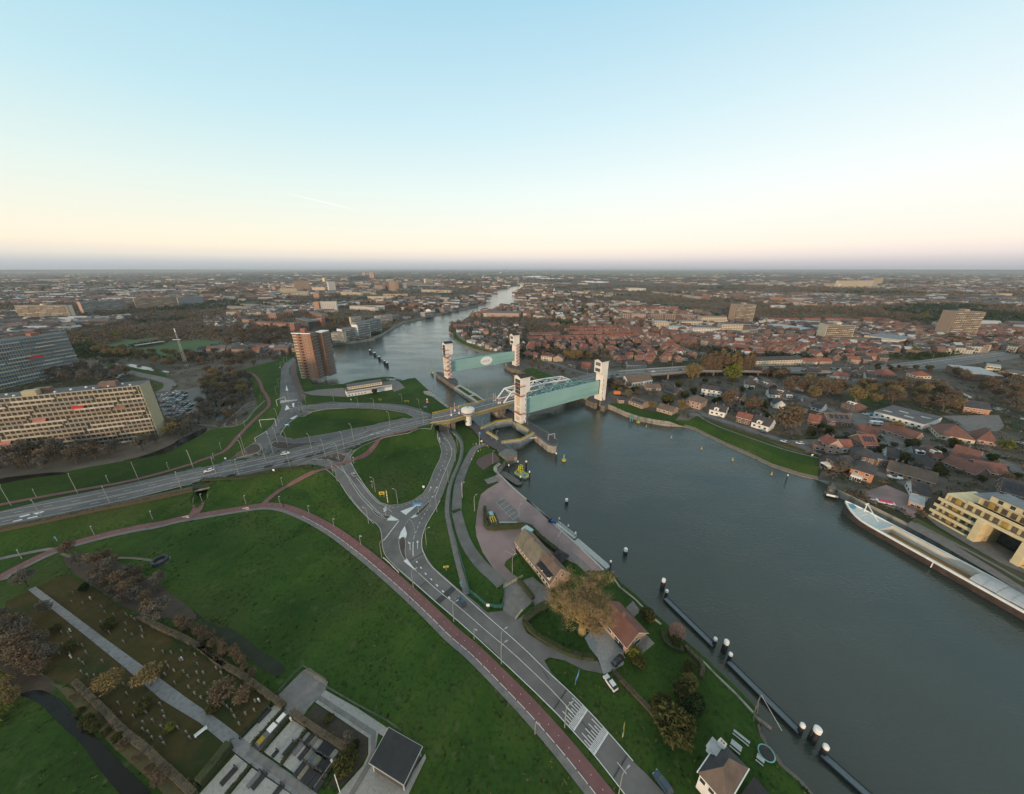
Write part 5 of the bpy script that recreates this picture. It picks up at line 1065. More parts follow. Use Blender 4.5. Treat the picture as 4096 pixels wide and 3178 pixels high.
for lb, c, q, dp, wl, rf, nf, rs, rh, ax, ch in NB:
 t, w, d, h, fh = block(lb, 'house', c, q, dp, wl, rf, nf, 'win', rs, 'house', rh=rh, axis=ax, chim=ch)
 if 'solar' in lb:
  for i in range(4):
   mb = MB(); x0 = w*(.12+.2*i); u0, u1 = .25, .75; zz = lambda u: h+rh*u+.28
   mb.face([(x0, d/2*u0, zz(u0)), (x0+w*.16, d/2*u0, zz(u0)), (x0+w*.16, d/2*u1, zz(u1)), (x0, d/2*u1, zz(u1))]); mb.build('solar_panel', mat('solar_panel_blue', (.012,.018,.035), .2), t)
 if 'central gable' in lb or 'two chimneys' in lb:
  mb = MB(); m_ = w*.42; mb.prism([(m_-1.6, -.12), (m_+1.6, -.12), (m_+1.6, d*.3), (m_-1.6, d*.3)], h, h+1.8); mb.face([(m_-1.6,-.12,h+1.8),(m_+1.6,-.12,h+1.8),(m_,-.12,h+3.0)]); dm = mb.build('dormer', WALL['white'], t)
  mb = MB(); mb.box(m_-.5, m_+.5, -.2, -.12, h+.3, h+1.6); mb.build('window', MGL, dm)
 if 'roof window' in lb or 'dormer' in lb:
  for u in (.35, .6): mb = MB(); mb.box(w*u-1.2, w*u+1.2, d*.12, d*.4, h+.2, h+rh*.75); dm = mb.build('dormer', WALL['white'], t); mb = MB(); mb.box(w*u-.9, w*u+.9, d*.12-.06, d*.12, h+rh*.35, h+rh*.68); mb.build('window', MGL, dm)
 if 'roof lights' in lb:
  for i in range(4): mb = MB(); mb.box(w*(.08+.22*i), w*(.26+.22*i), 7+(i % 2)*9, 9+(i % 2)*9, h+.35, h+.7); mb.build('roof_light', ROOF['pale'], t)
 if 'conservatory' in lb or 'porch' in lb:
  mb = MB(); mb.box(w*.1, w*.6, -3.5, 0, 0, 2.9); p = mb.build('porch', WALL['white'], t); me = winmesh(.9, 1.9, MFR)
  for i in range(5): obj('window', me, p, (w*(.15+.1*i), -3.5, .5))
# white office on the quay
t, w, d, h, fh = block('long white two storey office with grey panels beside the river basin', 'office', 'c2', (1880,1500,2184,1400,1395), 10, 'white', 'bitumen', 2, 'none', name='office_building', hgt_=5.0)
t.name = 'office_building'
a = at('c2',1880,1500); b = at('c3',462,1418); w2 = math.dist(a, b); ang = math.atan2(b[1]-a[1], b[0]-a[0]); t.rotation_euler = (0,0,ang)
for ch in list(t.children): bpy.data.objects.remove(ch)
mb = MB(); mb.box(0, w2, 0, 11, 0, 5.2); mb.build('wall', WALL['white'], t); mb = MB(); mb.box(-.2, w2+.2, -.2, 11.2, 5.2, 5.5); mb.build('roof', ROOF['bitumen'], t)
mb = MB(); mb.box(2.2, w2*.80, 3.2, 10.5, 5.5, 8.3); up = mb.build('upper_storey', WALL['cream'], t); mb = MB(); mb.box(1.6, w2*.81, 2.6, 11.0, 8.3, 8.6); mb.build('upper_roof', ROOF['bitumen'], t)
me = winmesh(1.1, 1.3); nn = 14
for i in range(nn): obj('window', me, t, (2.8+(w2*.78-2)*i/nn, 3.2, 6.3))
mb = MB(); mb.box(-1, 1, -.08, 0, 0, 1.7); pm = mb.mesh('panel', mat('grey_panel', (.30,.32,.36), .5))
for i in range(18): obj('panel', pm, t, (1.6+(w2-3.2)*i/17, 0, 3.0))
for i in range(6): obj('window', me, t, (2+i*2.6, 0, .8))
# yellow flats on the right quay
a = at('e7',880,415); b = at('e7',1927,915); a = at('e7',985,395); ang = math.atan2(b[1]-a[1], b[0]-a[0]); w = math.dist(a, b)+50
YF = thing('apartment_block', 'pale yellow terraced flats on the right quay with long balconies and a wide gateway', 'apartment block', (a[0], a[1], 4), ang); YM = WALL['yellow']; MYB = mat('ochre_panel', (.38,.24,.06), .7)
fl = 3.3; NF = 5; g0, g1 = 16.6, 27.0
for j in range(NF):
 off = .0 if j < 4 else 3.4; segs = [(0, g0), (g1, w)] if j < 3 else [(0 if j < 4 else 7, w)]
 for (x0, x1) in segs:
  mb = MB(); mb.box(x0+j*.5, x1, 2.2+off, 16, j*fl, j*fl+fl); mb.build('wall', YM, YF)
  mb = MB(); mb.box(x0+j*.5-.6, x1, .0+off*.6, 2.2+off, j*fl-.25, j*fl); mb.box(x0+j*.5-.6, x1, off*.6-.15, off*.6, j*fl-.35, j*fl+1.0); mb.build('balcony', YM, YF)
  mb = MB(); mb.box(x0+j*.5+1, x1-1, 2.12+off, 2.2+off, j*fl+.3, j*fl+2.7); mb.build('glazing', facade('warm_glazing', (.55,.44,.22), 2.6, 50, .9, (.06,.045,.035)), YF)
  for k in range(int((x1-x0)/14)): mb = MB(); xx = x0+5+14*k; mb.box(xx, xx+1.8, 2.0+off, 2.12+off, j*fl, j*fl+fl-.3); mb.build('ochre_panel', MYB, YF)
for xx in (g0-2.2, g1): mb = MB(); mb.box(xx, xx+2.2, -1.0, 16, 0, 3*fl); mb.build('gate_pier', YM, YF)
mb = MB(); mb.box(7, w, 5, 16, NF*fl, NF*fl+.3, 0); mb.build('roof', ROOF['blue'], YF)
for k in range(3):
 x0 = 12+k*24; mb = MB(); mb.box(x0, x0+17, 4.6, 12, NF*fl+.3, NF*fl+2.8); pn = mb.build('roof_house', YM, YF); me_ = winmesh(1.6, 1.7, YM)
 for i in range(4): obj('window', me_, pn, (x0+3+i*3.4, 4.6, NF*fl+.8))
 mb = MB(); mb.box(x0-.3, x0+17.3, 4.3, 12.3, NF*fl+2.8, NF*fl+3.05); mb.build('roof_house_roof', ROOF['blue'], YF)
for k in range(10): mb = MB(); mb.box(14+k*8, 20+k*8, 13, 15.5, NF*fl+.45, NF*fl+.6); mb.build('solar_panel', mat('solar_panel_blue', (.012,.018,.035), .2), YF)
mb = MB(); mb.box(g0, g1, 10, 10.4, 0, 3*fl-.3); mb.build('passage_glazing', MGL, YF)
# ================================================================ far town, woods, trees, gardens
def leafm(name, c, c2, rough=.9): return mat(name, c, rough, scale=1.1, col2=c2, spec=.1, coord='Object')
LF = dict(brown=leafm('bare_twigs_brown', (.085,.064,.046), (.155,.118,.082)), rust=leafm('rusty_twigs', (.100,.072,.048), (.165,.122,.080)), gold=leafm('golden_buds', (.145,.108,.045), (.23,.175,.080)), grey=leafm('grey_twigs', (.090,.080,.067), (.15,.135,.112)),
 green=leafm('evergreen_leaves', (.014,.028,.012), (.036,.058,.022)), lime=leafm('spring_willow', (.085,.10,.018), (.15,.16,.035)), olive=leafm('olive_leaves', (.045,.048,.016), (.085,.085,.03)), bark=leafm('bark', (.10,.078,.05), (.17,.13,.085)), barkd=leafm('dark_bark', (.045,.036,.028), (.08,.065,.05)), pinkb=leafm('pink_blossom', (.32,.21,.20), (.48,.36,.34)))
def quadcloud(C, S, nper, rx, rz, qs, asp=2.2, shell=.5, seed=1, hemi=False):
 "vectorised: nper small leaf faces around each centre"
 g = np.random.default_rng(seed); n = len(C); C = np.repeat(C, nper, 0); S = np.repeat(S, nper)[:, None]
 d = g.normal(size=(n*nper, 3)); d /= np.linalg.norm(d, axis=1)[:, None]; r = g.uniform(shell, 1, (n*nper, 1))**.6
 if hemi: d[:, 2] = np.abs(d[:, 2])
 p = C+d*r*S*np.array([rx, rx, rz])
 u = d+g.normal(size=d.shape)*.7; u /= np.linalg.norm(u, axis=1)[:, None]; v = np.cross(u, g.normal(size=u.shape)); v /= np.linalg.norm(v, axis=1)[:, None]
 q = S*qs*g.uniform(.6, 1.3, (n*nper, 1)); u = u*q*asp/2; v = v*q/2
 return np.stack([p-u-v, p+u-v*.4, p+u+v*.4, p-u+v], 1).reshape(-1, 3)
def quadmesh(name, V, mats, mi=None):
 n = len(V)//4; me = bpy.data.meshes.new(name); me.vertices.add(len(V)); me.vertices.foreach_set('co', V.astype(np.float32).ravel())
 me.loops.add(len(V)); me.loops.foreach_set('vertex_index', np.arange(len(V), dtype=np.int32)); me.polygons.add(n); me.polygons.foreach_set('loop_start', np.arange(0, len(V), 4, dtype=np.int32)); me.polygons.foreach_set('loop_total', np.full(n, 4, np.int32))
 for m in mats: me.materials.append(m)
 if mi is not None: me.polygons.foreach_set('material_index', mi.astype(np.int32))
 me.update(calc_edges=True); return me
def branches(mb, p, d, L_, r, lev, spread=.6, up_=.25, tips=None, nb=(3, 4), rng=random):
 q = p+d*L_; mid = p+d*L_*.5+Vector((rng.uniform(-1,1), rng.uniform(-1,1), 0))*L_*.06
 mb.tube([p, mid, q], [r, r*.8, r*.6], 5 if lev > 2 else 3, caps=False)
 if lev == 0:
  if tips is not None: tips.append(q)
  return
 for k in range(rng.randint(*nb)):
  a = rng.uniform(0, 2*math.pi); nd = (d+Vector((math.cos(a), math.sin(a), rng.uniform(-.2, .5)))*spread+Vector((0,0,up_))).normalized()
  branches(mb, p+d*L_*rng.uniform(.55, 1), nd, L_*rng.uniform(.62, .82), r*.58, lev-1, spread, up_, tips, nb, rng)
def make_tree(kind, h=10., leaf='brown', bark='bark', seed=1, n=1000, rx=.42, rz=.36, cz=.64, name='bare_tree', qs=.036, lev=3):
 rg = random.Random(seed); mb = MB(); tips = []
 branches(mb, Vector((0,0,0)), Vector((0,0,1)), h*.34, h*.028, lev, .62, .25, tips, (3, 4), rg)
 t = thing(name, '', 'tree'); tr = mb.build('trunk', LF[bark], t)
 g = np.random.default_rng(seed); nc = 14; cc = g.normal(size=(nc, 3)); cc /= np.linalg.norm(cc, axis=1)[:, None]; cc = cc*np.array([rx*.62, rx*.62, rz*.62])*h+np.array([0, 0, cz*h])
 V = quadcloud(cc, np.full(nc, h*rx*.52)*g.uniform(.7, 1.25, nc), n//nc, 1, .85 if rx > .2 else 2.2, qs/(rx*.52), 2.4, .2, seed)
 me = quadmesh('crown', V, [LF[leaf]]); obj('crown', me, t); return t
PROTO = {}
for k, (leaf, nm) in enumerate((('brown','bare_tree'),('rust','bare_tree'),('grey','bare_tree'),('gold','bare_tree'))):
 for s in (0, 1): PROTO[leaf, s] = make_tree(nm, 10, leaf, 'bark' if leaf != 'grey' else 'barkd', 11+k*3+s)
PROTO['green', 0] = make_tree('e', 10, 'green', 'barkd', 41, 3600, .34, .40, .52, 'evergreen_tree', .045, 2); PROTO['green', 1] = make_tree('e', 10, 'olive', 'barkd', 42, 3600, .40, .36, .5, 'evergreen_tree', .045, 2)
PROTO['lime', 0] = make_tree('w', 10, 'lime', 'bark', 51, 650, .42, .38, .56, 'willow', .06, 2); PROTO['lime', 1] = PROTO['lime', 0]
PROTO['poplar', 0] = make_tree('p', 10, 'rust', 'bark', 61, 900, .13, .45, .55, 'poplar', .035, 2); PROTO['poplar', 1] = make_tree('p', 10, 'gold', 'bark', 62, 900, .14, .45, .55, 'poplar', .035, 2)
PROTO['pink', 0] = make_tree('b', 10, 'pinkb', 'barkd', 71, 420, .42, .36, .6, 'blossom_tree', .05, 3); PROTO['pink', 1] = PROTO['pink', 0]
PROTO['olive', 0] = make_tree('o', 10, 'olive', 'barkd', 81, 4200, .46, .46, .5, 'evergreen_tree', .06, 2); PROTO['olive', 1] = PROTO['olive', 0]
USED = set(); TREES = []
def plant(x, y, h, kind='brown', label='', group=None, z=None):
 s = random.randint(0, 1); p = PROTO[kind, s]; z = hz(x, y)-.1 if z is None else z; sc = h/10*random.uniform(.92, 1.08)
 k = (sc*random.uniform(.9, 1.15), sc*random.uniform(.9, 1.15), sc)
 if (kind, s) not in USED and p not in USED:
  USED.add((kind, s)); USED.add(p); p.location = (x, y, z); p.scale = k; p.rotation_euler.z = random.uniform(0, 6.28); o = p
  o['label'] = label
 else: o = dup(p, (x, y, z), random.uniform(0, 6.28), label, None, k)
 if 'group' in o.keys(): del o['group']
 if group: o['group'] = group
 for w_, nm in (('small tree','garden_tree'),('street tree','street_tree'),('avenue tree','avenue_tree'),('shrub','shrub_tree'),('plane tree','plane_tree'),('bush','bush'),('clipped','clipped_tree'),('park','park_tree'),('cops','copse_tree'),('belt','copse_tree'),('wood ','copse_tree')):
  if w_ in label and (kind != 'lime' or w_ == 'bush'): o.name = nm; break
 TREES.append((x, y, h)); return o
def foot_hit(X, Y, pad=1.):
 r = np.zeros(X.shape, bool)
 for (ax, ay, an, w, d) in FOOT:
  ca, sa = math.cos(an), math.sin(an); u = (X-ax)*ca+(Y-ay)*sa; v = -(X-ax)*sa+(Y-ay)*ca
  r |= (u > -pad)&(u < w+pad)&(v > -pad)&(v < d+pad)
 return r
def road_hit(X, Y, skip=('grass_field', 'far_fields', 'sports_pitch', 'cemetery_lawn', 'dark_copse_floor', 'ditch_bank')):
 r = np.zeros(X.shape, bool)
 for n, P in ROADS:
  if n in skip: continue
  A = np.array(P); m = (X > A[:,0].min())&(X < A[:,0].max())&(Y > A[:,1].min())&(Y < A[:,1].max())
  if m.any(): q = np.zeros(X.shape, bool); q[m] = inpoly(X[m], Y[m], P); r |= q
 return r
RIV_ = RIVER
def zone_pts(c, s, n, gap, houses=False, seed=0, f=None):
 P = pts(c, s); A = np.array(P); g = np.random.default_rng(seed+len(s)*7+n); out = []
 Q = [(float(q.split(',')[0]), float(q.split(',')[1])) for q in s.split()]; B = np.array(Q)
 X = g.uniform(B[:,0].min(), B[:,0].max(), n*12); Y = g.uniform(B[:,1].min(), B[:,1].max(), n*12); k = inpoly(X, Y, Q); W_ = [atz(c, x, y, LAND) for x, y in zip(X[k], Y[k])]
 if not W_: return []
 W_ = np.array(W_); ok = ~inpoly(W_[:,0], W_[:,1], RIV_) & ~foot_hit(W_[:,0], W_[:,1], 4 if houses else 1.5) & ~road_hit(W_[:,0], W_[:,1]); W_ = W_[ok]
 for p in W_:
  if all((p[0]-q[0])**2+(p[1]-q[1])**2 > gap*gap for q in out): out.append(p)
  if len(out) >= n: break
 return [tuple(map(float, p)) for p in out]
# --- houses of the streets: six kinds, copied
HP = {}
def make_house(key, wall, roof, w, d, h, rh, ax, rs='gable'):
 t = thing('town_house', '', 'house'); mb = MB(); mb.box(0, w, 0, d, 0, h)
 if rs == 'gable': gable_wall(mb, w, d, h, rh, ax)
 mb.build('wall', WALL[wall], t); roof_part(t, rs, w, d, h, rh, ROOF[roof], axis=ax); me = winmesh(1.2, 1.3)
 for i in range(3 if w > 7 else 2):
  for j in range(2):
   if h > 4 or j == 0: obj('window', me, t, (w*(i+.5)/(3 if w > 7 else 2), 0, 1+j*2.7))
 if ax == 'y' : obj('window', me, t, (w/2, 0, h+.4))
 obj('window', me, t, (0, d*.5, 1.0), -math.pi/2); obj('window', me, t, (w, d*.5, 1.0), math.pi/2)
 if rs != 'flat': chimney(t, w*.3, d/2, h+rh*.8, 1.2)
 HP[key] = (t, w, d); t['u'] = 0
make_house('a','brick','red',8,8.5,5.2,3.4,'y'); make_house('b','tan','red',8.5,8,5.2,3.4,'x'); make_house('c','brick','wine',8,9,5,4,'y'); make_house('d','white','dark',8,8,3.2,3.8,'x')
make_house('e','brick','dark',9,8,5,3.4,'x'); make_house('f','white','red',9,8,5,2.8,'x','hip'); make_house('g','grey','bitumen',7,6,3,.4,'x','flat')
KL = dict(a='brown brick house with red tiled gable facing the river', b='tan brick house with bright red roof', c='brick house with wine red gable roof', d='white cottage with dark roof', e='brick house with dark roof', f='white house with red hipped roof', g='flat roofed grey garden house')
def put_house(key, x, y, rz, where):
 t, w, d = HP[key]; loc = (x, y, hz(x, y)-.05); lb = KL[key]+' '+where; gr = 'town houses, '+KL[key]+', '+where
 if t['u'] == 0: t['u'] = 1; t.location = loc; t.rotation_euler.z = rz; t['label'] = lb; t['group'] = gr; o = t
 else: o = dup(t, loc, rz, lb, gr)
 FOOT.append((x, y, rz, w, d)); return o
for c, s, n, gap, keys, rz, where in (
 ('c4','110,900 700,895 860,900 900,1010 700,1060 420,1010 120,985',46,12.5,'aaabcce',.02,'behind the far tower'),
 ('c4','860,900 1150,880 1560,920 1700,1000 1850,1100 1600,1150 1000,1150 900,1030',62,12.5,'aabbccfeg',-.05,'between the street and the viaduct'),
 ('c4','1230,830 1500,880 1700,960 1600,960 1240,880',10,13,'abf',-.1,'beside the tree lined street'),
 ('c5','150,880 640,870 900,880 1250,880 1560,920 1600,1000 1300,1060 560,1060 180,1000',70,13,'abbccf',-.03,'north of the motorway'),
 ('c5','1560,960 1900,960 1900,1120 1480,1130 1300,1080',20,14,'abce',-.1,'at the motorway bend'),
 ('c3','1200,700 1560,690 1850,740 1850,1000 1560,950 1280,870 1180,800',44,13,'ddgegbf',.1,'on the river bend behind the far gate'),
 ('c4','0,880 110,900 100,1040 0,1030',5,12,'abd',.1,'left of the terraces'),
 ('c6','0,980 260,980 420,1020 300,1130 0,1140',14,14,'abec',-.2,'below the sports hall'),
 ('c5','1100,1250 1900,1250 1900,1370 1300,1330',14,15,'deg',-.2,'just below the motorway'),
 ('c6','0,1240 330,1250 300,1340 0,1330',6,15,'deg',-.2,'just below the motorway'),
 ('d5','700,90 1300,160 1500,330 1200,400 900,330 760,220',10,17,'deg',-.35,'near the plane trees'),
 ('c2','720,1000 860,1040 1050,1080 1180,1000 1180,960 1050,990',6,14,'dab',.3,'behind the brick tower'),
 ('c2','300,640 740,640 860,740 700,760 300,720',34,17,'degd',.1,'west of the red estate')):
 for i, (x, y) in enumerate(zone_pts(c, s, n, gap, True, 3)): put_house(random.choice(keys), x, y, rz+random.choice((0, 0, .12, -.12, 1.57)), where)
# --- trees one can tell apart, by zone
TZ = [ # crop, zone, number, spacing, kinds, height, where
 ('d1','0,850 600,800 1300,830 1280,930 700,1010 0,1080',17,7,('grey','brown','grey'),(8,13),'bare tree between the near slab of flats and the ditch'),
 ('d1','1500,720 1800,600 2150,560 2100,650 1800,760 1560,840',9,7,('gold','grey'),(7,11),'bare tree at the end wall of the near slab of flats'),
 ('d2','20,0 640,0 700,120 640,340 480,300 300,380 60,330',24,8,('brown','grey','gold'),(7,11),'bare tree around the car park and pond'),
 ('c1','560,1180 1300,1130 1500,1250 1380,1330 1000,1360 560,1340',24,9,('brown','grey'),(8,13),'bare tree between the two slabs of flats'),
 ('c1','950,960 1050,955 1500,1010 2150,1060 2184,1150 1900,1190 1400,1100 1000,1040',30,10,('brown','gold','grey'),(8,12),'bare tree in the belt beside the sports pitches'),
 ('c2','0,1060 300,1020 600,1010 900,1090 880,1180 600,1190 100,1160',30,9,('brown','rust','grey'),(7,12),'bare tree in the copse left of the brick tower'),
 ('c2','300,1240 650,1220 880,1340 900,1520 700,1560 340,1420',26,8,('brown','grey','gold'),(7,12),'bare tree in the wood beside the cycle path'),
 ('c2','750,720 1200,760 1260,860 1000,930 700,880 640,800',26,11,('brown','rust'),(8,12),'bare tree behind the sports pitches'),
 ('c3','270,560 550,520 880,520 860,570 560,600 300,610',26,13,('brown','rust'),(9,14),'bare tree in the riverside wood on the left bank'),
 ('c4','380,345 520,370 700,430 880,540 1020,650 960,640 780,560 600,460 420,400',34,13,('rust','brown'),(10,14),'rust brown avenue tree along the far canal'),
 ('c4','1100,655 1400,730 1560,760 1900,870 2060,950 1960,960 1700,880 1400,790 1120,700',38,9,('rust','brown'),(8,11),'rust brown street tree on the street toward the viaduct'),
 ('c4','160,420 640,480 760,600 640,680 300,640 150,560',40,14,('brown','green','brown','gold'),(8,13),'tree among the gardens beyond the terraces'),
 ('c4','410,1060 690,1060 700,1110 420,1110',6,8,('gold','olive'),(11,14),'golden budding tree behind the dyke villas'),
 ('d5','1100,80 1350,150 1800,200 1820,290 1500,290 1200,220',11,10,('rust','rust','gold'),(13,16),'broad rust brown plane tree on the tree lined street'),
 ('d6','260,180 500,130 1000,130 1240,220 1480,400 1300,440 1000,350 560,330 300,330',34,10,('brown','rust','gold','brown'),(9,14),'bare tree in the park behind the sports hall'),
 ('d6','1450,0 2176,100 2176,420 2050,420 1700,200 1400,60',26,10,('brown','rust','grey'),(9,13),'bare tree beyond the canal at right'),
 ('c6','680,860 1150,860 1180,960 1000,1000 700,960',18,12,('brown','rust','gold'),(9,13),'bare tree below the right hand tower block'),
 ('c6','1150,900 1903,860 1903,980 1500,1000 1200,960',18,12,('brown','rust'),(9,13),'bare tree above the motorway junction'),
 ('c5','1000,1205 1560,1220 1560,1260 1100,1270',12,8,('green','olive'),(4,6),'dark shrub tree on the motorway slope'),
 ('c4','880,1330 1080,1320 1060,1420 920,1430',8,7,('grey','brown'),(8,12),'grey bare tree under the near right tower'),
 ('d4','960,160 1120,150 1300,180 1500,220 1420,260 1100,240',9,7,('brown','gold','green'),(5,8),'garden tree above the bungalows'),
 ('c4','0,1060 430,1190 420,1260 200,1230 60,1180',12,6,('brown','rust'),(4,6),'low rusty shrub tree on the dyke behind the far tower'),
 ('c5','560,1240 1000,1240 1000,1290 700,1290',6,9,('brown',),(8,12),'bare tree at the viaduct foot'),
 ('c2','1600,660 1900,600 1870,720 1650,770',12,12,('rust','gold'),(9,13),'bare tree between the red estate and white flats'),
 ('d6','0,560 300,740 700,760 1000,820 1500,850 2176,1000 2176,1250 1500,1150 700,1000 100,900',40,6,('brown','grey','green','olive'),(3.5,6.5),'small tree in the gardens between the villas and the school'),
 ('d5','0,100 600,60 1100,330 1500,450 1900,640 1300,690 800,480 100,300',44,6,('brown','green','grey','olive'),(3.5,7),'small tree in the back gardens of the dyke road'),
 ('c5','150,880 1500,890 1900,980 1900,1110 1150,1080 200,1050',60,8,('brown','grey','brown','green'),(5,9),'small tree between the red roofed houses'),
 ('c4','150,900 900,890 1500,940 1800,1060 1500,1130 900,1050 200,1040',50,8,('brown','grey','green'),(4,8),'small tree among the houses behind the bridge'),
 ('c6','240,1180 900,1200 900,1280 560,1250 260,1230',16,9,('green','brown'),(5,8),'dark tree on the slope below the motorway')]
for c, s, n, gap, kinds, (h0, h1), lb in TZ:
 for x, y in zone_pts(c, s, n, gap, False, 5): plant(x, y, random.uniform(h0, h1), random.choice(kinds), lb, lb)
for i, (x, y) in enumerate(zone_pts('c5', '0,1190 540,1190 545,1260 0,1270', 30, 4.5, False, 8)): plant(x, y, random.uniform(19, 24), 'poplar', 'tall rust brown poplar in the grove beside the viaduct', 'poplars beside the viaduct')
for c, x, y, h, k, lb in (('c5',340,1325,19,'lime','yellow green tree in front of the poplar grove'),('c4',1820,1330,19,'gold','golden tree left of the poplar grove, by the viaduct'),('d5',575,335,16,'rust','round plane tree right of the dark roofed terrace'),('d5',830,425,13,'rust','smaller plane tree behind the red brick house'),
 ('d5',800,420,11,'rust','twin stemmed small plane tree left of its neighbour'),('d5',1200,615,21,'rust','largest plane tree beside the white dyke road house'),('d4',1380,380,8,'gold','orange tree between the two bungalows'),('d4',1540,320,9,'olive','olive tree above the right bungalow'),('d4',1715,400,11,'gold','round golden tree left of the hipped brick house'),
 ('c4',455,690,10,'lime','bright lime willow among the right bank gardens'),('c1',265,850,11,'lime','lime willow behind the second slab, far left'),('c1',965,915,10,'lime','lime willow at the corner of the sports field'),('c1',1300,860,12,'lime','lime willow above the sports field'),('c6',690,1030,11,'lime','lime willow beside the motorway junction pond'),
 ('c6',820,625,14,'lime','lime willow left of the right hand tower block'),('c6',1290,935,12,'lime','lime willow at the foot of the right hand tower block'),('d3',270,210,6,'green','dark conifer in front of the white office'),('g1',1690,490,8,'pink','pink blossoming tree behind the far gate'),
 ('d5',1690,600,6,'pink','white pink blossoming tree beside the solar barn'),('d6',140,1090,9,'grey','bare tree between the two waterfront villas'),('d6',880,970,7,'olive','round olive bush tree amid the roofs'),('d6',930,800,7,'olive','olive tree at the street corner by the parking street'),('d6',760,640,9,'gold','golden tree over the long tan house'),
 ('d6',1390,790,7,'olive','small tree in front of the school pyramid roof'),('d6',1950,820,7,'lime','yellow green tree right of the school'),('e4',1650,1150,5,'olive','round green bush tree on the water edge by the patio'),('e5',1090,180+140,4.5,'lime','yellow green bush at the house corner by the parked car'),
 ('e5',1120,400,3.6,'olive','dark bush next to the yellow green bush'),('e5',1640,620,4.5,'gold','golden bush in the garden hedge by the water'),('e5',1630,470,4,'green','dark green bush on the lawn by the water'),('e5',1590,760,7,'olive','olive brown shrub above the big round tree'),('e5',1490,1110,9,'olive','large round green tree on the lawn'),
 ('e5',1660,860,7,'green','dark shrub behind the large round green tree'),('e5',1500,200,4,'green','dark bush below the pink round bush'),('e5',1380,860,5.5,'olive','left shrub beside the large round green tree'),('e1',1585,930,8,'grey','spreading bare tree at the dark pond in the cemetery'),
 ('e1',1120,1600,7,'gold','golden bare tree left of the cemetery path'),('e1',1470,1560,6.5,'gold','golden bare tree leaning over the cemetery path'),('e1',270,600,7,'grey','thin bare tree at the top end of the cemetery path'),('e1',470,850,5,'grey','small bare tree beside the upper cemetery path'),
 ('e2',230,700,6.5,'rust','rusty round tree at the cemetery hedge'),('e2',410,700,4.5,'rust','smaller rusty tree beside the cemetery hedge'),('e1',1500,1460,4,'brown','small brown shrub right of the cemetery path'),('e1',830,640,4,'green','dark evergreen bush near the top of the cemetery'),('e1',560,1030,3,'green','dark evergreen bush left of the cemetery path'),
 ('e1',1080,1000,4,'olive','dark olive bush in the middle of the cemetery'),('e1',700,1220,4,'green','wide dark bush left of the path, mid cemetery'),('e8',1600,640,3.6,'green','dark bush beside the rows of graves'),('e8',1870,880,2.6,'lime','yellow green round bush among the graves'),('e2',130,790,2.6,'olive','olive bush beside the paved path'),
 ('e2',1190,870,2.4,'olive','olive bush in the planted bed'),('e2',1370,1290,5,'olive','large green bush right of the graves'),('e2',1290,1400,2.4,'olive','small green bush below the large one by the graves'),('e2',1370,1080,3,'grey','pale bare shrub in the planted bed'),('e2',1440,1120,2.6,'green','dark shrub at the edge of the planted bed')):
 a = at(c, x, y); plant(*a, h, k, lb)
# copses of the cemetery edge
for c, s, n, gap, kinds, (h0, h1), lb in (
 ('e1','640,240 1000,300 1300,420 1600,600 1560,900 1300,800 1000,620 700,430',22,2.4,('brown','grey','rust'),(4,6.5),'bare shrub tree in the belt between cemetery and field'),
 ('e1','0,900 200,1000 420,1150 560,1350 480,1500 250,1450 0,1250',20,2.6,('brown','rust','grey'),(5,8),'bare tree in the dark copse at the left edge'),
 ('e8','0,300 160,520 120,760 0,820',4,2.5,('lime','gold'),(4,6),'yellowish bare tree at the lower left corner'),
 ('e1','1700,900 1900,1000 2179,1180 2179,1240 1900,1080 1720,980',12,1.6,('rust',),(2.6,3.4),'clipped rusty tree of the row between hedge and pond'),
 ('e2','20,60 200,170 420,310 620,520 560,540 300,330 0,150',14,1.6,('rust',),(2.6,3.4),'clipped rusty tree of the row between hedge and pond'),
 ('e8','740,480 900,620 1200,900 1500,1180 1800,1460 1700,1500 1300,1100 900,780 700,560',18,1.8,('rust','olive'),(2,3),'low rusty shrub between the dark ditch and hedge')):
 for x, y in zone_pts(c, s, n, gap, False, 5): plant(x, y, random.uniform(h0, h1), random.choice(kinds), lb, lb)
# --- the big plane tree
rg = random.Random(5); mb = MB(); tips = []; bx_, by_ = at('e4', 1035, 1285);
for k in range(5):
 a = k*1.26+.3; branches(mb, Vector((0,0,1.6)), Vector((math.cos(a)*.45, math.sin(a)*.45, 1)).normalized(), 4.6, .42, 5, .55, .16, tips, (3, 4), rg)
mb.tube([(0,0,-.2),(0,0,1.0),(0,0,2.2)], [.95,.75,.62], 10)
BT_ = thing('plane_tree', 'huge golden brown plane tree with spreading bare crown between the two brick houses', 'tree', (bx_, by_, LAND), sc=(1.5,1.5,1.3)); mb.build('trunk', leafm('mossy_plane_bark', (.22,.155,.06), (.34,.25,.11)), BT_)
tp_ = np.array([tuple(t) for t in tips]); print('tips', len(tp_), tp_.min(0), tp_.max(0))
V = quadcloud(tp_, np.full(len(tp_), .75), 8, 1, 1, .065, 10, .1, 4); obj('crown', quadmesh('crown', V, [leafm('plane_tree_twigs', (.20,.14,.070), (.34,.245,.13))]), BT_)
# pink round bush by the water
x, y = at('e5', 1510, 130); PB = thing('round_bush', 'pinkish brown round bush standing over dark ivy at the water edge', 'bush', (x, y, LAND)); V = quadcloud(np.array([[0,0,2.6]]), np.array([2.3]), 2600, 1, 1.15, .028, 9, .6, 9); obj('crown', quadmesh('crown', V, [leafm('pinkish_twigs', (.24,.13,.10), (.40,.24,.19))]), PB); mb = MB(); branches(mb, Vector((0,0,0)), Vector((0,0,1)), 1.2, .12, 3, .6, .3); mb.build('trunk', LF['barkd'], PB)
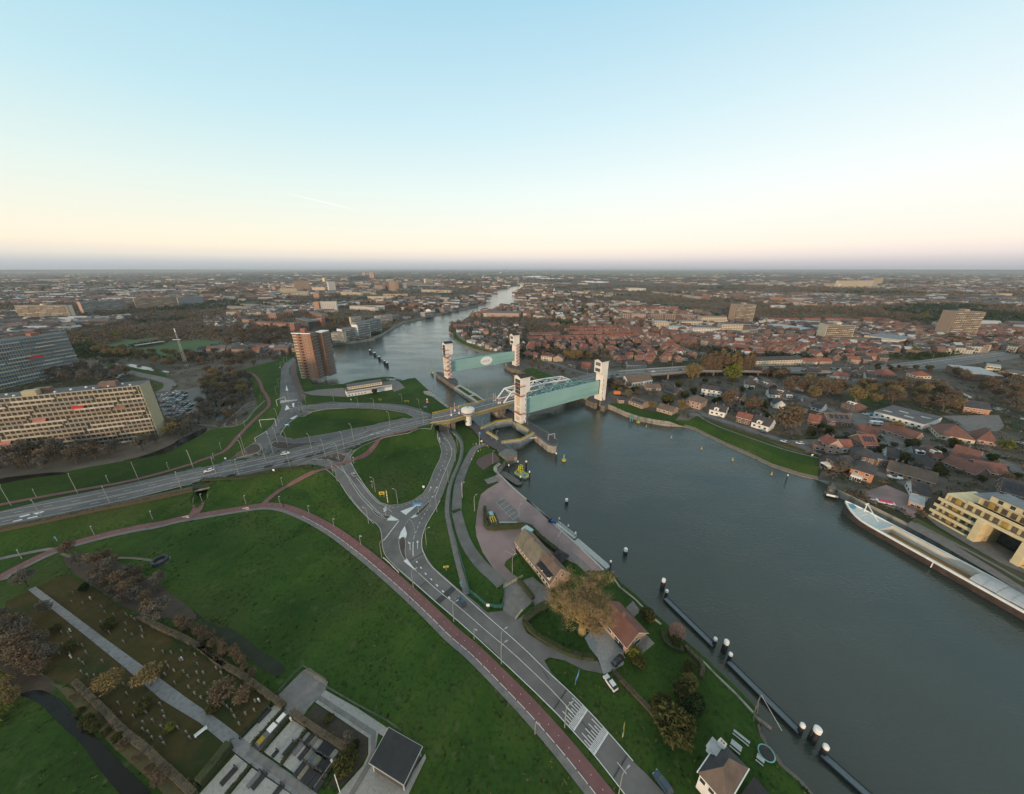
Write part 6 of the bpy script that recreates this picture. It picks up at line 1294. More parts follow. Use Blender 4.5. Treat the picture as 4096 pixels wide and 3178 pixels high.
# --- far town and far woods, uncountable
def vnoise(X, Y, s, seed):
 X = X/s; Y = Y/s; xi = np.floor(X).astype(np.int64); yi = np.floor(Y).astype(np.int64); fx = X-xi; fy = Y-yi; fx = fx*fx*(3-2*fx); fy = fy*fy*(3-2*fy)
 def hsh(a, b): v = (a*374761393+b*668265263+seed*974711) & 0xffffffff; v = ((v ^ (v >> 13))*1274126177) & 0xffffffff; return ((v ^ (v >> 16)) & 0xffff)/65535.
 return (hsh(xi, yi)*(1-fx)+hsh(xi+1, yi)*fx)*(1-fy)+(hsh(xi, yi+1)*(1-fx)+hsh(xi+1, yi+1)*fx)*fy
def scatter(n, v0, v1, seed, power=1.):
 g = np.random.default_rng(seed); u = g.uniform(-80, 4176, n); v = v0+(v1-v0)*g.uniform(0, 1, n)**power
 a = (u-CX)/FPX; b = (v-CY)/FPX; dn = SP+CP*b; fw = CP-SP*b; t = (H-LAND)/dn; X = a*t; Y = fw*t
 ok = (Y < 11000)&(Y > 0)&~inpoly(X, Y, RIV_)&~foot_hit(X, Y, 3)&~road_hit(X, Y, ('far_fields', 'grass_field'))&~inpoly(X, Y, GRASS)&~inpoly(X, Y, GR2)&~inpoly(X, Y, GR3)
 # keep clear of the near right bank and of the viaduct
 A = NEAR[::-1]+FARE; ok &= ~inpoly(X, Y, A); return X[ok], Y[ok]
X, Y = scatter(15500, 1081, 1420, 21, 1.1); D_ = np.hypot(X, Y); urb = vnoise(X, Y, 320, 3)*.6+vnoise(X, Y, 900, 5)*.4+vnoise(X, Y, 90, 8)*.15
near_right = (X > -20)&(D_ < 620); pitch = np.zeros(X.shape, bool)
k = (urb > .52)&(D_ > 430)&(np.random.default_rng(4).random(len(X)) < .8)&~((X > 60)&(X < 700)&(D_ < 560)); X, Y, D_, urb = X[k], Y[k], D_[k], urb[k]
g = np.random.default_rng(9); n = len(X); ang = np.round(vnoise(X, Y, 260, 12)*4)/4*1.2-.5+g.choice([0, 0, 0, 1.571], n); Lx = np.where((X > -60)&(D_ < 1050), g.uniform(8, 13, n), np.clip(g.uniform(14, 40, n)*np.clip(D_/1100, .6, 2.2), 10, 80)); Ly = g.uniform(8, 10, n)*np.clip(D_/1500, 1, 2.2); hh = g.choice([5.2, 5.6, 6, 8.5], n); rh = g.choice([3., 3.2, .3, 2.8], n)
ca, sa = np.cos(ang), np.sin(ang)
def corner(u, v, z): return np.stack([X+u*ca-v*sa, Y+u*sa+v*ca, LAND+z], 1)
hx2, hy2 = Lx/2, Ly/2; z0 = np.zeros(n)
c0 = [corner(s1*hx2, s2*hy2, z0) for s1, s2 in ((-1,-1),(1,-1),(1,1),(-1,1))]; c1 = [corner(s1*hx2, s2*hy2, hh) for s1, s2 in ((-1,-1),(1,-1),(1,1),(-1,1))]; r0 = corner(-hx2, z0, hh+rh); r1 = corner(hx2, z0, hh+rh)
Q = [[c0[0],c0[1],c1[1],c1[0]],[c0[1],c0[2],c1[2],c1[1]],[c0[2],c0[3],c1[3],c1[2]],[c0[3],c0[0],c1[0],c1[3]],[c1[0],c1[1],r1,r0],[r0,r1,c1[2],c1[3]],[c1[0],r0,r0,c1[3]],[c1[1],c1[2],r1,r1]]
V = np.stack([np.stack(q, 1) for q in Q], 1).reshape(-1, 3)
roofc = np.where(vnoise(X, Y, 200, 31) > .74, 0, g.choice([1, 1, 2, 3, 4], n)); roofc = np.where((X > 0)&(D_ < 1100)&(g.random(n) < .32), 0, roofc); wallc = g.choice([5, 5, 6, 7, 6], n)
mi = np.stack([wallc]*4+[roofc]*2+[wallc]*2, 1).ravel()
me = quadmesh('distant_town', V, [ROOF['wine'], ROOF['dark'], ROOF['bitumen'], ROOF['brown'], ROOF['pale'], WALL['brick'], facade('far_pale_fronts', (.48,.44,.38), 2.2, 2.7, .9, (.10,.09,.08)), facade('far_tan_fronts', (.28,.21,.16), 2.2, 2.7, .9, (.05,.05,.05))], mi); obj('distant_town', me, kind='stuff', label='terraces and roofs of the town spreading to the horizon', cat='town')
X, Y = scatter(36000, 1080, 1440, 22, 1.05); D_ = np.hypot(X, Y); urb = vnoise(X, Y, 320, 3)*.6+vnoise(X, Y, 900, 5)*.4+vnoise(X, Y, 90, 8)*.15
k = ((urb < .50)|(g.random(len(X)) < .5))&(D_ > 380)&~((Y > 2300)&(vnoise(X, Y, 700, 44) > .62)); X, Y, D_ = X[k], Y[k], D_[k]
sz = np.clip(D_/1300, .75, 3.2)*g.uniform(3.2, 5.2, len(X)); C = np.stack([X, Y, np.full(len(X), LAND)+np.minimum(sz, 6)*.9], 1); V = quadcloud(C, sz, 16, 1.1, .8, .42, 1.3, .4, 77)
V[:, 2] = np.where(V[:, 2] > LAND+13, LAND+13-(V[:, 2]-LAND-13)*.3, V[:, 2])
mi = np.repeat(np.where(vnoise(X, Y, 150, 51) > .7, 3, g.choice([0, 0, 1, 2, 4], len(X), p=[.4,.25,.14,.14,.07])), 16)
obj('distant_wood', quadmesh('distant_wood', V, [LF['brown'], LF['grey'], LF['rust'], LF['green'], LF['olive']], mi), kind='stuff', label='brown leafless woods and tree belts between the distant houses', cat='wood')
# undergrowth of gardens on the right bank and around the flats
X, Y = scatter(15000, 1290, 2080, 23); k = ((X > 60)|(Y > 330)|(X < -200))&~((X < -60)&(Y < 200)); X, Y = X[k], Y[k]; k = g.random(len(X)) < .75; X, Y = X[k], Y[k]
sz = g.uniform(.7, 2.3, len(X)); C = np.stack([X, Y, LAND+sz*.5], 1); V = quadcloud(C, sz, 16, 1.3, .8, .32, 1.6, .3, 78, True)
obj('garden_growth', quadmesh('garden_growth', V, [LF['brown'], LF['green'], LF['olive'], LF['grey'], LF['rust'], MAD], np.repeat(g.choice(6, len(X), p=[.3,.22,.14,.18,.14,.02]), 16)), kind='stuff', label='low hedges and shrubs filling the gardens between the houses', cat='undergrowth')
for o in [p for k_, p in PROTO.items() if p not in USED]:
 for ch in list(o.children): bpy.data.objects.remove(ch)
 try: bpy.data.objects.remove(o)
 except Exception: pass
for k_, (t, w, d) in HP.items():
 if t['u'] == 0:
  for ch in list(t.children): bpy.data.objects.remove(ch)
  bpy.data.objects.remove(t)
 else: del t['u']
for o in bpy.data.objects:
 if 'u' in o.keys(): del o['u']
MHG = mat('hedge_leaves', (.020,.032,.010), .95, scale=2.5, col2=(.055,.065,.02), bump=1, bscale=5); MHB = mat('brown_hedge', (.055,.045,.028), .95, scale=2.5, col2=(.12,.095,.06), bump=1, bscale=5)
# ================================================================ road markings
def line(mb, c, s, w=.15, dash=None, up_=.26, sm=1):
 P = pts(c, s) if isinstance(s, str) else s
 ribbon(mb, smooth(P, sm) if sm else P, w, up_, 0, dash)
def chain(*a):
 R = []
 for c, s in a: R += pts(c, s)
 return R
MK = MB()
MLc = smooth(MAINP, 2)
for off, dash in ((-6.1,None),(-3.2,(3,6)),(-.5,None),(.5,None),(3.2,(3,6)),(6.1,None)): ribbon(MK, MLc, .16, .26, off, dash)
for P in (NLOOP[1:], NROAD): ribbon(MK, smooth(P, 2), .15, .26, 0, (1.5, 3));
ribbon(MK, smooth(NLOOP[2:], 2), .14, .26, 3.4, None)
ribbon(MK, smooth(RAMP[1:5], 2), .14, .26, 2.6, None); ribbon(MK, smooth(RAMP[1:5], 2), .14, .26, -2.6, None); ribbon(MK, smooth(RAMP2[2:], 2), .14, .26, 2.4, None); ribbon(MK, smooth(RAMP2[2:], 2), .14, .26, -2.4, None)
line(MK, 0, chain(('e3','770,830 1000,1040 1200,1190 1600,1540 1800,1700'),('e5','200,590 360,760 440,850 480,890')), .16)
line(MK, 0, chain(('e3','550,790 790,1000 970,1160 1170,1330 1580,1695'),('e5','290,860 480,1070 690,1305 890,1560 1010,1720')), .2)
line(MK, 0, chain(('e3','1020,10 960,120 885,240 850,310 812,430 812,550 830,600 890,730 1050,880 1180,990 1500,1280 1940,1660'),('e5','230,480 420,650 620,850 830,1080 1080,1370')), .2)
line(MK, 'e5', '920,1380 960,1430 1040,1530 1085,1590 1180,1694', .14, (2.5, 4)); line(MK, 'e3', '750,700 800,770 860,850 930,915 1000,990 1075,1065 1155,1145', .45, (1.0, 2.6))
line(MK, 'e3', '715,640 712,560 715,480', .3); line(MK, 'e3', '720,460 735,380 725,300 690,235', .14, (1, 1)); line(MK, 'e3', '720,440 760,330 800,240 870,120 920,60', .16, (1.5, 1.5))
line(MK, 'd3', '960,690 1045,770 1062,850 1050,920 1010,1000 965,1110 925,1210', .2, (1.6, 3)); line(MK, 'd3', '930,1340 1000,1150 1080,960 1118,860 1100,780 1040,680 960,600', .18); line(MK, 'd3', '860,1350 800,1330 500,1470 380,1430', .16, (1, 1))
line(MK, 'd3', '340,1420 300,1400 220,1320 130,1200 40,1090', .16); line(MK, 'd3', '600,1640 650,1580 740,1500 850,1400 930,1310', .14, (1, .6))
line(MK, 'd3', '850,520 700,545 550,585 350,640 100,700', .16); line(MK, 'd3', '440,600 300,640 180,680', .5, (2.4, 1.2))
for P in ('570,135 765,62 632,178','462,180 556,236 500,242 415,238','683,215 740,168 770,186 720,206','620,300 645,390 632,440 600,425 545,452 575,370','605,700 642,668 700,750 768,828 700,775'):
 q = pts('e3', P); MK.face([(*p, hz(*p)+.27) for p in q])
for c, P in (('d2','1218,165 1200,230 1255,210'),('d2','1280,150 1305,148 1300,195 1285,190'),('c2','1218,1372 1208,1430 1238,1435'),('d2','1250,320 1330,282 1335,290 1290,325'),('d1','140,1605 240,1580 250,1590 150,1610'),('d1','205,1555 320,1525 340,1535 230,1562'),('d1','300,1570 410,1545 420,1555 310,1580'),('d1','360,1520 470,1495 490,1500 400,1530')):
 q = pts(c, P); MK.face([(*p, hz(*p)+.27) for p in q])
for k in range(13): # zebra
 a = at('d2', 1155+14.3*k, 150-2.6*k); b = at('d2', 1162+14.3*k, 120-.8*k); ribbon(MK, [a, b], .5, .27)
for k in range(13): # give way teeth
 a = at('e3', 390+12.5*k, 455-16.5*k); MK.face([(a[0]-.35, a[1], hz(*a)+.28), (a[0]+.35, a[1], hz(*a)+.28), (a[0]+.45, a[1]+.9, hz(*a)+.28)])
for (c, a, b, n, L_) in (('e5',(622,858),(487,1062),17,-1),('e5',(828,1086),(692,1303),17,1)):
 A, B = at(c, *a), at(c, *b); line(MK, 0, [A, B], .35, sm=0); d = (B[0]-A[0], B[1]-A[1]); l = math.hypot(*d); n_ = (-d[1]/l, d[0]/l)
 if (n_[0]*L_ < 0) != (L_ > 0): n_ = (-n_[0], -n_[1])
 for k in range(n): p = (A[0]+d[0]*(k+.5)/n, A[1]+d[1]*(k+.5)/n); ln = 1.5+1.6*(k % 2)+ (1.2 if k % 4 == 1 else 0); s_ = 1 if L_ > 0 else -1; e = at('e5', 620, 600); q = (p[0]+n_[0]*ln*1., p[1]+n_[1]*ln*1.); ribbon(MK, [p, q], .2, .27)
for (c, x, y, u, v, t_) in (('e3',680,575,678,500,1),('e3',765,562,764,490,0),('d3',860,1280,885,1240,1),('d3',915,1290,945,1240,0),('d3',985,740,975,700,1),('d3',1050,725,1030,700,0)):
 A, B = at(c, x, y), at(c, u, v); line(MK, 0, [A, B], .2, sm=0); dx, dy = B[0]-A[0], B[1]-A[1]; l = math.hypot(dx, dy); dx /= l; dy /= l; z = hz(*B)+.28
 tip = (B[0]+dx*1.4-dy*(.9*t_), B[1]+dy*1.4+dx*(.9*t_)); MK.face([(B[0]-dy*.5, B[1]+dx*.5, z), (B[0]+dy*.5, B[1]-dx*.5, z), (*tip, z)])
RPs = smooth(RP, 2); ribbon(MK, RPs[len(RPs)//2:], .16, .32, -1.62, (2.7, .5)); ribbon(MK, RPs, .12, .32, 0.1, (.22, 2.9))
for c, s in (('e4','290,500 420,560'),('e4','360,480 412,540'),('d3','1600,1400 1790,1600')): line(MK, c, s, .1, (1, .3), .36)
for k in range(6):
 a = at('d3', 1595+k*36, 1400+k*38); b = at('d3', 1680+k*32, 1350+k*38); ribbon(MK, [a, b], .1, .36)
MK.build('road_markings', MWHT, kind='structure')
kb = MB(); MKB = mat('kerb_concrete', (.30,.29,.27), .9, scale=2)
for P, cl in ((NI, 1), (BOWL, 1)):
 ribbon(kb, P+P[:1], .35, .24)
for c, s in (('e3','240,100 330,160 400,180 460,185 450,212 390,218 320,195 260,140 240,100'),('e3','735,180 750,150 830,80 905,15 915,25 870,90 800,160 760,185 735,180'),('e3','550,480 580,430 622,428 632,520 622,600 640,680 620,690 570,600 550,480'),
 ('d2','1045,600 1090,565 1240,575 1460,580 1700,545 1500,590 1180,655 1090,640 1045,600'),('d2','560,785 700,690 870,592 925,600 945,680 800,730 560,785'),('d2','1500,762 1850,672 1950,650 1870,720 1845,790 1770,800 1650,768 1500,762'),
 ('d3','0,765 400,662 740,578'),('e3','0,-40 40,20 110,110 200,205 283,262 330,310 355,370 362,450 370,560 400,640 500,750 700,930')):
 P = pts(c, s); ribbon(kb, smooth(P, 1), .3, .30, 0)
kb.build('kerb', MKB, kind='structure')
# old repairs and joints in the carriageway
pb = MB()
for s, w in (('985,1165 1175,1000',2.2),('790,990 860,930',.25),('680,695 830,605',.3)): line(pb, 'e3', s, w, None, .245)
for s, w in (('290,850 415,655',.25),('885,1535 1020,1310',.25),('180,470 220,520 240,560',.18),('560,960 600,1010 650,1070',.16)): line(pb, 'e5', s, w, None, .245)
pb.build('asphalt_joint', mat('dark_tar', (.045,.045,.047), .9), kind='structure')
# ================================================================ underpass
UP = thing('cycle_underpass', 'dark cycle underpass with concrete wing walls in the main road embankment', 'underpass', (ux0, uy0, LAND), math.atan2(UD[1], UD[0]))
for sg in (-1, 1):
 mb = MB(); mb.face([(0,sg*2.6,0),(12,sg*2.6,0),(16,sg*2.6,4.3),(9,sg*2.6,3.6),(0,sg*2.6,.2)]); mb.face([(0,sg*2.95,0),(12,sg*2.95,0),(16,sg*2.95,4.3),(9,sg*2.95,3.6),(0,sg*2.95,.2)][::-1]); mb.face([(0,sg*2.6,.2),(9,sg*2.6,3.6),(9,sg*2.95,3.6),(0,sg*2.95,.2)]); mb.face([(9,sg*2.6,3.6),(16,sg*2.6,4.3),(16,sg*2.95,4.3),(9,sg*2.95,3.6)]); mb.build('wing_wall', MDC, UP)
mb = MB(); mb.box(8.3, 8.79, -3.2, 3.2, 2.9, 3.6); mb.build('lintel', MCON, UP); mb = MB(); mb.box(8.8, 15.2, -4.3, 4.3, 3.2, 4.35); mb.build('turfed_cover', MHG, UP); mb = MB(); mb.box(13.5, 13.8, -2.8, 2.8, 0, 4.2); mb.build('dark_backing', MBLK, UP)  # black end wall added to stand for the darkness inside the underpass
# ================================================================ three near houses
def at2(c, x, y): return at(c, x, y)
def near_house(lb, c, q, depth, wall, roof, h, rh, nb=6, nf=1, ch=1): return block(lb, 'house', c, (*q, 0), depth, wall, roof, nf, 'none', 'gable', 'house', rh=rh, hgt_=h, chim=ch)
A1_ = near_house('long low house with mossy grey roof behind the L shaped hedge', 'e4', (392,462,585,708), 8.5, 'tan', 'moss', 3.3, 4.2)
A2_ = near_house('brown roofed end of the long house, with dormer and solar collectors', 'e4', (587,711,722,882), 8.5, 'tan', 'brown', 3.6, 4.5)
B_H = near_house('brick bungalow with rusty red roof behind the big plane tree', 'e4', (1200,1185,1455,1492), 8.4, 'tan', 'wine', 3.4, 3.0)
me = winmesh(1.0, 1.2);
for i in range(8): obj('window', me, A1_[0], (1.2+A1_[1]*.92*i/8, 0, 1.2))
for i in range(4): obj('window', winmesh(1.5, 1.5), A2_[0], (1.2+A2_[1]*.9*i/4, 0, 1.0))
for x in (2.6, 5.2): obj('window', me, A2_[0], (A2_[1], x, 3.9), math.pi/2)
for i in range(3): obj('window', winmesh(1.8, 1.2), B_H[0], (1.5+3*i, 0, 1.2))
obj('window', winmesh(2.6, 1.6), B_H[0], (B_H[1], 4.5, 1.2), math.pi/2)
mb = MB(); mb.box(B_H[1]-4.4, B_H[1]-1.0, -.06, .02, 0, 2.5); mb.build('carport_dark_panel', MBLK, B_H[0])  # flat black panel standing in for the shade inside the carport
t, w, d = A2_[0], A2_[1], A2_[2]; mb = MB(); mb.box(w*.12, w*.92, .2, 2.8, 3.6, 5.6); dm = mb.build('dormer', WALL['white'], t); mb = MB(); mb.box(w*.10, w*.94, -.1, 3.0, 5.6, 5.75); mb.build('roof', MBLK, dm)
for i in range(2): mb = MB(); mb.beam((w*(.15+.4*i), .1, 5.8), (w*(.5+.4*i), .1, 5.8), 1.6, .12); mb.build('solar_collector', MBLK, t)
mb = MB(); mb.box(0, 1.6, 0, 1.6, 0, 2.0); x, y = at('e4', 450, 330);
cb = thing('container', 'pale teal container box at the end of the long house', 'container', (x, y, LAND), -.8); mb = MB(); mb.box(0, 4.2, 0, 3, 0, 2.9); mb.build('body', mat('pale_teal_paint', (.22,.38,.38), .6), cb); mb = MB(); mb.box(-.05, 4.25, -.05, 3.05, 2.9, 3.0); mb.build('roof', mat('pale_teal_roof', (.32,.46,.46), .6), cb)
GZ = thing('gazebo', 'black pyramid roofed gazebo on the quay behind the long house', 'gazebo', (*at('e4', 822, 590), LAND), -.75)
mb = MB(); r = 2.6; mb.face([(-r,-r,2.5),(r,-r,2.5),(0,0,3.9)]); mb.face([(r,-r,2.5),(r,r,2.5),(0,0,3.9)]); mb.face([(r,r,2.5),(-r,r,2.5),(0,0,3.9)]); mb.face([(-r,r,2.5),(-r,-r,2.5),(0,0,3.9)]); mb.face([(-r,-r,2.45),(-r,r,2.45),(r,r,2.45),(r,-r,2.45)]); mb.build('roof', MBLK, GZ)
for sx in (-1, 1):
 for sy in (-1, 1): mb = MB(); mb.box(sx*2.2-.08, sx*2.2+.08, sy*2.2-.08, sy*2.2+.08, 0, 2.5); mb.build('post', MDK, GZ)
# corner house at the bottom
Ae, Be, De = atz('e6', 450, 1145, 9.5), atz('e6', 745, 1428, 9.5), atz('e6', 225, 1475, 9.5)
an = math.atan2(Ae[1]-De[1], Ae[0]-De[0]); w = math.dist(Ae, De); d = 9.5
CH = thing('house', 'white walled house with dark hipped roof, its lit slopes coloured brown, at the lower right corner', 'house', (De[0], De[1], LAND), an-math.pi/2)
u = lambda x, y, z: (x, y, z)
h = 5.5; W2 = math.dist(Ae, Be); D2 = w
mb = MB(); mb.box(.4, W2-.4, .4, D2-.4, 0, h); mb.build('wall', WALL['white'], CH)
mb = MB(); r = W2/2; P_, Q_ = (W2*.5, D2*.35, h+3.4), (W2*.5, D2*.60, h+3.4)
mb.face([(0,0,h),(W2,0,h),P_], 1); mb.face([(W2,0,h),(W2,D2,h),Q_,P_], 1); mb.face([(W2,D2,h),(0,D2,h),Q_], 0); mb.face([(0,D2,h),(0,0,h),P_,Q_], 0); mb.face([(0,0,h-.02),(0,D2,h-.02),(W2,D2,h-.02),(W2,0,h-.02)], 0); mb.build('roof', [ROOF['dark'], ROOF['brown']], CH)  # light painted in: lit slopes brown, the others dark
mb = MB(); mb.box(-.15, .05, 0, D2, h-.25, h+.12); mb.box(W2-.05, W2+.15, 0, D2, h-.25, h+.12); mb.build('gutter', MWS, CH)
mb = MB(); mb.box(.2, 1.6, D2-2.2, D2-1.2, h-1, h+2.6); mb.build('chimney', WALL['white'], CH); mb = MB(); mb.box(.5, .8, D2-1.9, D2-1.6, h+2.6, h+2.9); mb.box(1.0, 1.3, D2-1.9, D2-1.6, h+2.6, h+2.9); mb.build('chimney_pots', WALL['orange'], CH)
for (x0, y0) in ((W2*.1, D2*.55),): mb = MB(); mb.box(-.9, 1.4, y0, y0+2.4, h-.6, h+1.1); dm = mb.build('dormer', MWS, CH); mb = MB(); mb.box(-1.1, 1.6, y0-.2, y0+2.6, h+1.1, h+1.3); mb.build('roof', ROOF['pale'], dm)
me = winmesh(1.3, 1.4)
for i in range(3): obj('window', me, CH, (0.4, D2*(.2+.28*i), 3.4), -math.pi/2); obj('window', me, CH, (W2*(.2+.3*i), .4, 3.2))
mb = MB(); mb.face([(W2*.38, 1.2, h+1.0), (W2*.62, 1.2, h+1.0), (W2*.60, 3.0, h+2.3), (W2*.42, 3.0, h+2.3)]); mb.build('skylight', mat('skylight_glass', (.10,.13,.14), .15), CH);
FOOT.append((De[0], De[1], an-math.pi/2, W2, D2))
P = [atz('e6', x, y, 7.2) for x, y in ((790,1518),(990,1740),(760,1850),(640,1720))]
LH = thing('house_extension', 'flat black roofed extension with white edge at the bottom frame edge', 'house', (0,0,0)); mb = MB(); mb.prism(P, LAND, 7.1); mb.build('wall', WALL['white'], LH); mb = MB(); mb.prism(P, 7.1, 7.25, 1, 0); mb.build('roof', [MBLK, MWS], LH)
# ================================================================ hedges, fences, walls, gates
def hedge(lb, c, s, w, h, m=None, sm=1, name='hedge'):
 mb = MB(); P = pts(c, s); P = smooth(P, sm) if sm else P; mb2 = subdiv(P, .55, False); wallrib(mb, P, w*.86, h*.93)
 o = mb.build(name, [m or MHG], label=lb, cat='hedge')
 C = np.array([(x+random.uniform(-w/2, w/2)*.8, y+random.uniform(-w/2, w/2)*.8, hz(x, y)+h*random.uniform(.35, 1.0)) for x, y in mb2 for _ in range(3)]); V = quadcloud(C, np.full(len(C), .42), 10, 1, .9, .5, 1.4, .4, 5)
 obj('leaves', quadmesh('leaves', V, [m or MHG]), o); return o
hedge('clipped L shaped hedge round the equipment on the pink quay', 'e4', '96,95 98,250 125,285 180,292 460,268 540,290 640,400 790,515', 1.8, 2.4, MHG, 0)
hedge('long garden hedge curving along the driveway below the big tree', 'e4', '480,1195 560,1300 760,1425 950,1520 1150,1545', 1.6, 1.5)
hedge('dark garden hedge between the two driveways', 'e4', '420,790 490,870 565,965', 1.4, 1.6); hedge('dark thicket hedge left of the big plane tree', 'e4', '480,1190 600,1080 700,1030', 2.4, 2)
hedge('brown flower border running from the parked car down the lawn', 'e5', '880,470 1050,650 1200,800 1330,960 1400,1100', 1.4, .7, MHB)
hedge('ivy hedge on the wall by the pink round bush', 'e5', '1380,60 1400,180 1480,240 1580,260', 2.0, 1.4); hedge('dark shrubbery strip along the water side of the garden', 'e5', '1600,230 1700,330 1780,420 1760,540', 1.2, 1.2, MHB)
hedge('brown clipped hedge between cemetery and pond', 'e1', '1350,900 1560,1010 1750,1090 1950,1200 2100,1330 2179,1390', 1.5, 1.4, MHB); hedge('brown clipped hedge up to the paved court', 'e2', '0,215 200,370 400,480 560,600 660,680 780,760', 1.5, 1.4, MHB)
hedge('long brown hedge left side of the cemetery beside the ditch', 'e8', '830,370 1000,540 1150,680 1300,850 1450,980 1600,1090 1750,1240 1950,1420 2130,1600', 1.5, 1.4, MHB)
hedge('thick brown hedge between graves and planted bed', 'e2', '850,825 960,900 1120,1010 1310,1130 1350,1180', 1.5, 1.3, MHB); hedge('tall dark green hedge at the lower left graves', 'e2', '285,1120 200,1230 100,1360 0,1480', 2.2, 2.2)
for s, lb in (('830,850 700,1010 580,1165','low green hedge beside the dark grave strip, right side'),('765,790 640,930 480,1110','low green hedge beside the dark grave strip, left side'),('660,715 520,880 380,1035','low green hedge at the end of the grass graves'),('985,975 880,1110 750,1290','low green hedge beside the slab grave rows'),('1310,1180 1230,1300 1140,1420','low green hedge round the outermost graves'),('460,1310 360,1440 250,1560','low green hedge at the bottom graves')): hedge(lb, 'e2', s, .7, .8, MHG, 0)
hedge('roadside bush strip on the main road embankment, left part', 'd1', '0,1700 500,1600 1220,1445 1700,1350 2110,1260', 2.2, 1.3, MHB); hedge('roadside bush strip on the main road embankment, right part', 'd2', '330,1060 700,975 1000,910 1250,860 1500,838', 2.0, 1.0, MHG)
hedge('long clipped hedge along the dyke road on the right bank', 'd5', '330,490 600,590 780,650 1000,720 1300,800 1450,860 1560,895', 1.4, 1.2); hedge('hedge along the garden road on the right bank', 'd5', '1260,700 1500,700 1800,690 2180,700', 2, 1.6)
def fence(lb, c, s, h, m, gap=2.5, rails=4, name='fence'):
 P = chain(*s) if isinstance(s, list) else pts(c, s); return railing(name, [(*p, hz(*p)) for p in P], h, m, None, gap, .05, rails, lb, 'fence')
MTF = mat('teal_fence', (.03,.12,.12), .5)
fence('teal bar fence along the footpath and round the grass point', 0, [('d3','1100,600 1160,640 1215,700 1238,760 1232,860 1205,960 1160,1080 1110,1210 1095,1330'),('e3','1140,200 1155,330 1220,560 1290,800 1350,1050 1410,1090 1530,1195 1640,1225 1720,1225 1738,1130 1748,1000')], 1.5, MTF, 2.2, 6)
for c, s, lb in (('e3','1738,1000 1900,910 1950,880','pale yellow swing gate at the quay entrance'),('e3','1868,1365 1945,1265','pale yellow gate at the private driveway')): fence(lb, c, s, 1.3, mat('pale_yellow_paint', (.55,.52,.33), .6), 1.2, 3, 'gate')
fence('white guard rail beside the roundabout', 'e3', '380,668 430,710 550,832', .8, MWS, 2.5, 2, 'guard_rail'); fence('metal fence round the paved court', 'e2', '720,640 880,450 950,392 1165,520 1175,570', 1.2, mat('fence_green', (.06,.08,.06), .6), 2, 3); fence('thin fence beside the cemetery walk', 'e2', '1175,590 1450,750 1730,900 1860,990', 1.1, MATS['fence_green'], 2, 3)
fence('quay rail of the right bank path', 'd4', '1730,562 1400,528 1250,495 1100,445 960,380', .9, MDK, 3, 2, 'rail')
qw = MB()
for P in (LB[14:22],): pass
for s, c, z in (('500,2 600,97 740,212 790,262 960,412 1180,622 1245,686','e4',4),('1607,1055 1625,1090 1665,1125 1750,1212 1900,1345 2050,1470 2184,1592','d3',4)):
 P = pts(c, s, lambda *a: atz(*a, z)); ribbon(qw, P, .9, .28)
qw.build('quay_edge', mat('quay_coping', (.30,.28,.26), .9, scale=1, col2=(.40,.38,.35)), kind='structure')
qw = MB()
for s, c, z in (('1345,770 1400,850 1550,970 1700,1125 1800,1212','e4',3.6),('90,215 200,310 300,395 400,500 600,690 780,885','e6',3.6)):
 P = [at(c, float(p.split(',')[0]), float(p.split(',')[1])) for p in s.split()]; wallrib(qw, P, .5, .45)
qw.build('garden_wall', MCON, label='low concrete water wall along the gardens', cat='wall')
# ================================================================ cemetery
MCG = mat('cemetery_moss_grass', (.040,.038,.014), .95, scale=.25, col2=(.070,.052,.022), spec=.1, bump=.4, bscale=2); second(MCG, (.025,.040,.012), .12, .5, .62, .7); second(MCG, (.06,.065,.05), .5, .62, .75, .6)
MPG = mat('pale_gravel_paving', (.24,.235,.22), .95, scale=3, col2=(.34,.33,.31)); second(MPG, (.15,.15,.14), 1.2, .5, .7, .4)
MGP = mat('grey_path_bricks', (.15,.15,.155), .95, scale=1.5, col2=(.22,.22,.225)); second(MGP, (.09,.09,.09), .7, .55, .7, .5); MDP = mat('dark_grave_paving', (.04,.04,.042), .9, scale=1, col2=(.065,.065,.068)); MSO = mat('planting_bed_soil', (.030,.024,.018), .95, scale=1, col2=(.05,.042,.03))
CEM = chain(('e1','60,740 640,475 900,620 1300,880 1560,1040 2150,1400'),('e2','170,370 650,720 400,1040 320,1180 0,1500 -100,1640'),('e8','2080,1600 1500,1040 900,440 600,330 300,250 0,100'))
drape('cemetery_lawn', CEM, MCG, .06)
drape('ditch_bank', pts('e8','500,340 640,430 760,560 900,720 1060,870 1250,1080 1450,1260 1700,1480 1800,1600 2080,1600 1500,1060 900,460'), mat('reedy_bank', (.05,.05,.018), .95, scale=.8, col2=(.09,.075,.035)), .1)
drape('dark_copse_floor', smooth(pts('e1','600,270 1000,300 1300,420 1640,650 1900,850 1900,940 1560,900 1300,860 900,600 640,420'), 1, True), mat('leaf_litter', (.040,.030,.022), .95, scale=.6, col2=(.065,.05,.035)), .05)
drape('dark_copse_floor', smooth(pts('e8','-100,100 200,130 560,300 640,420 520,480 300,470 180,480 0,300 -100,300'), 1, True), MATS['leaf_litter'], .07)
def poly(n, s, m, off=.1, c='e2'): return drape(n, pts(c, s), m, off)
CPL = chain(('e1','275,632 430,760 820,1070 1190,1370 1560,1694'),('e2','0,905 170,1050 330,1185 480,1300 880,1580')); CPR = chain(('e1','345,600 600,790 1000,1090 1400,1380 1830,1694'),('e2','200,895 400,1050 480,1115 560,1180 800,1350 1110,1580'))
drape('cemetery_path', CPL+CPR[::-1], MGP, .14)
poly('cemetery_path', '420,1190 485,1130 980,1500 1050,1580 940,1580 860,1510', MATS['grey_paving'], .2)
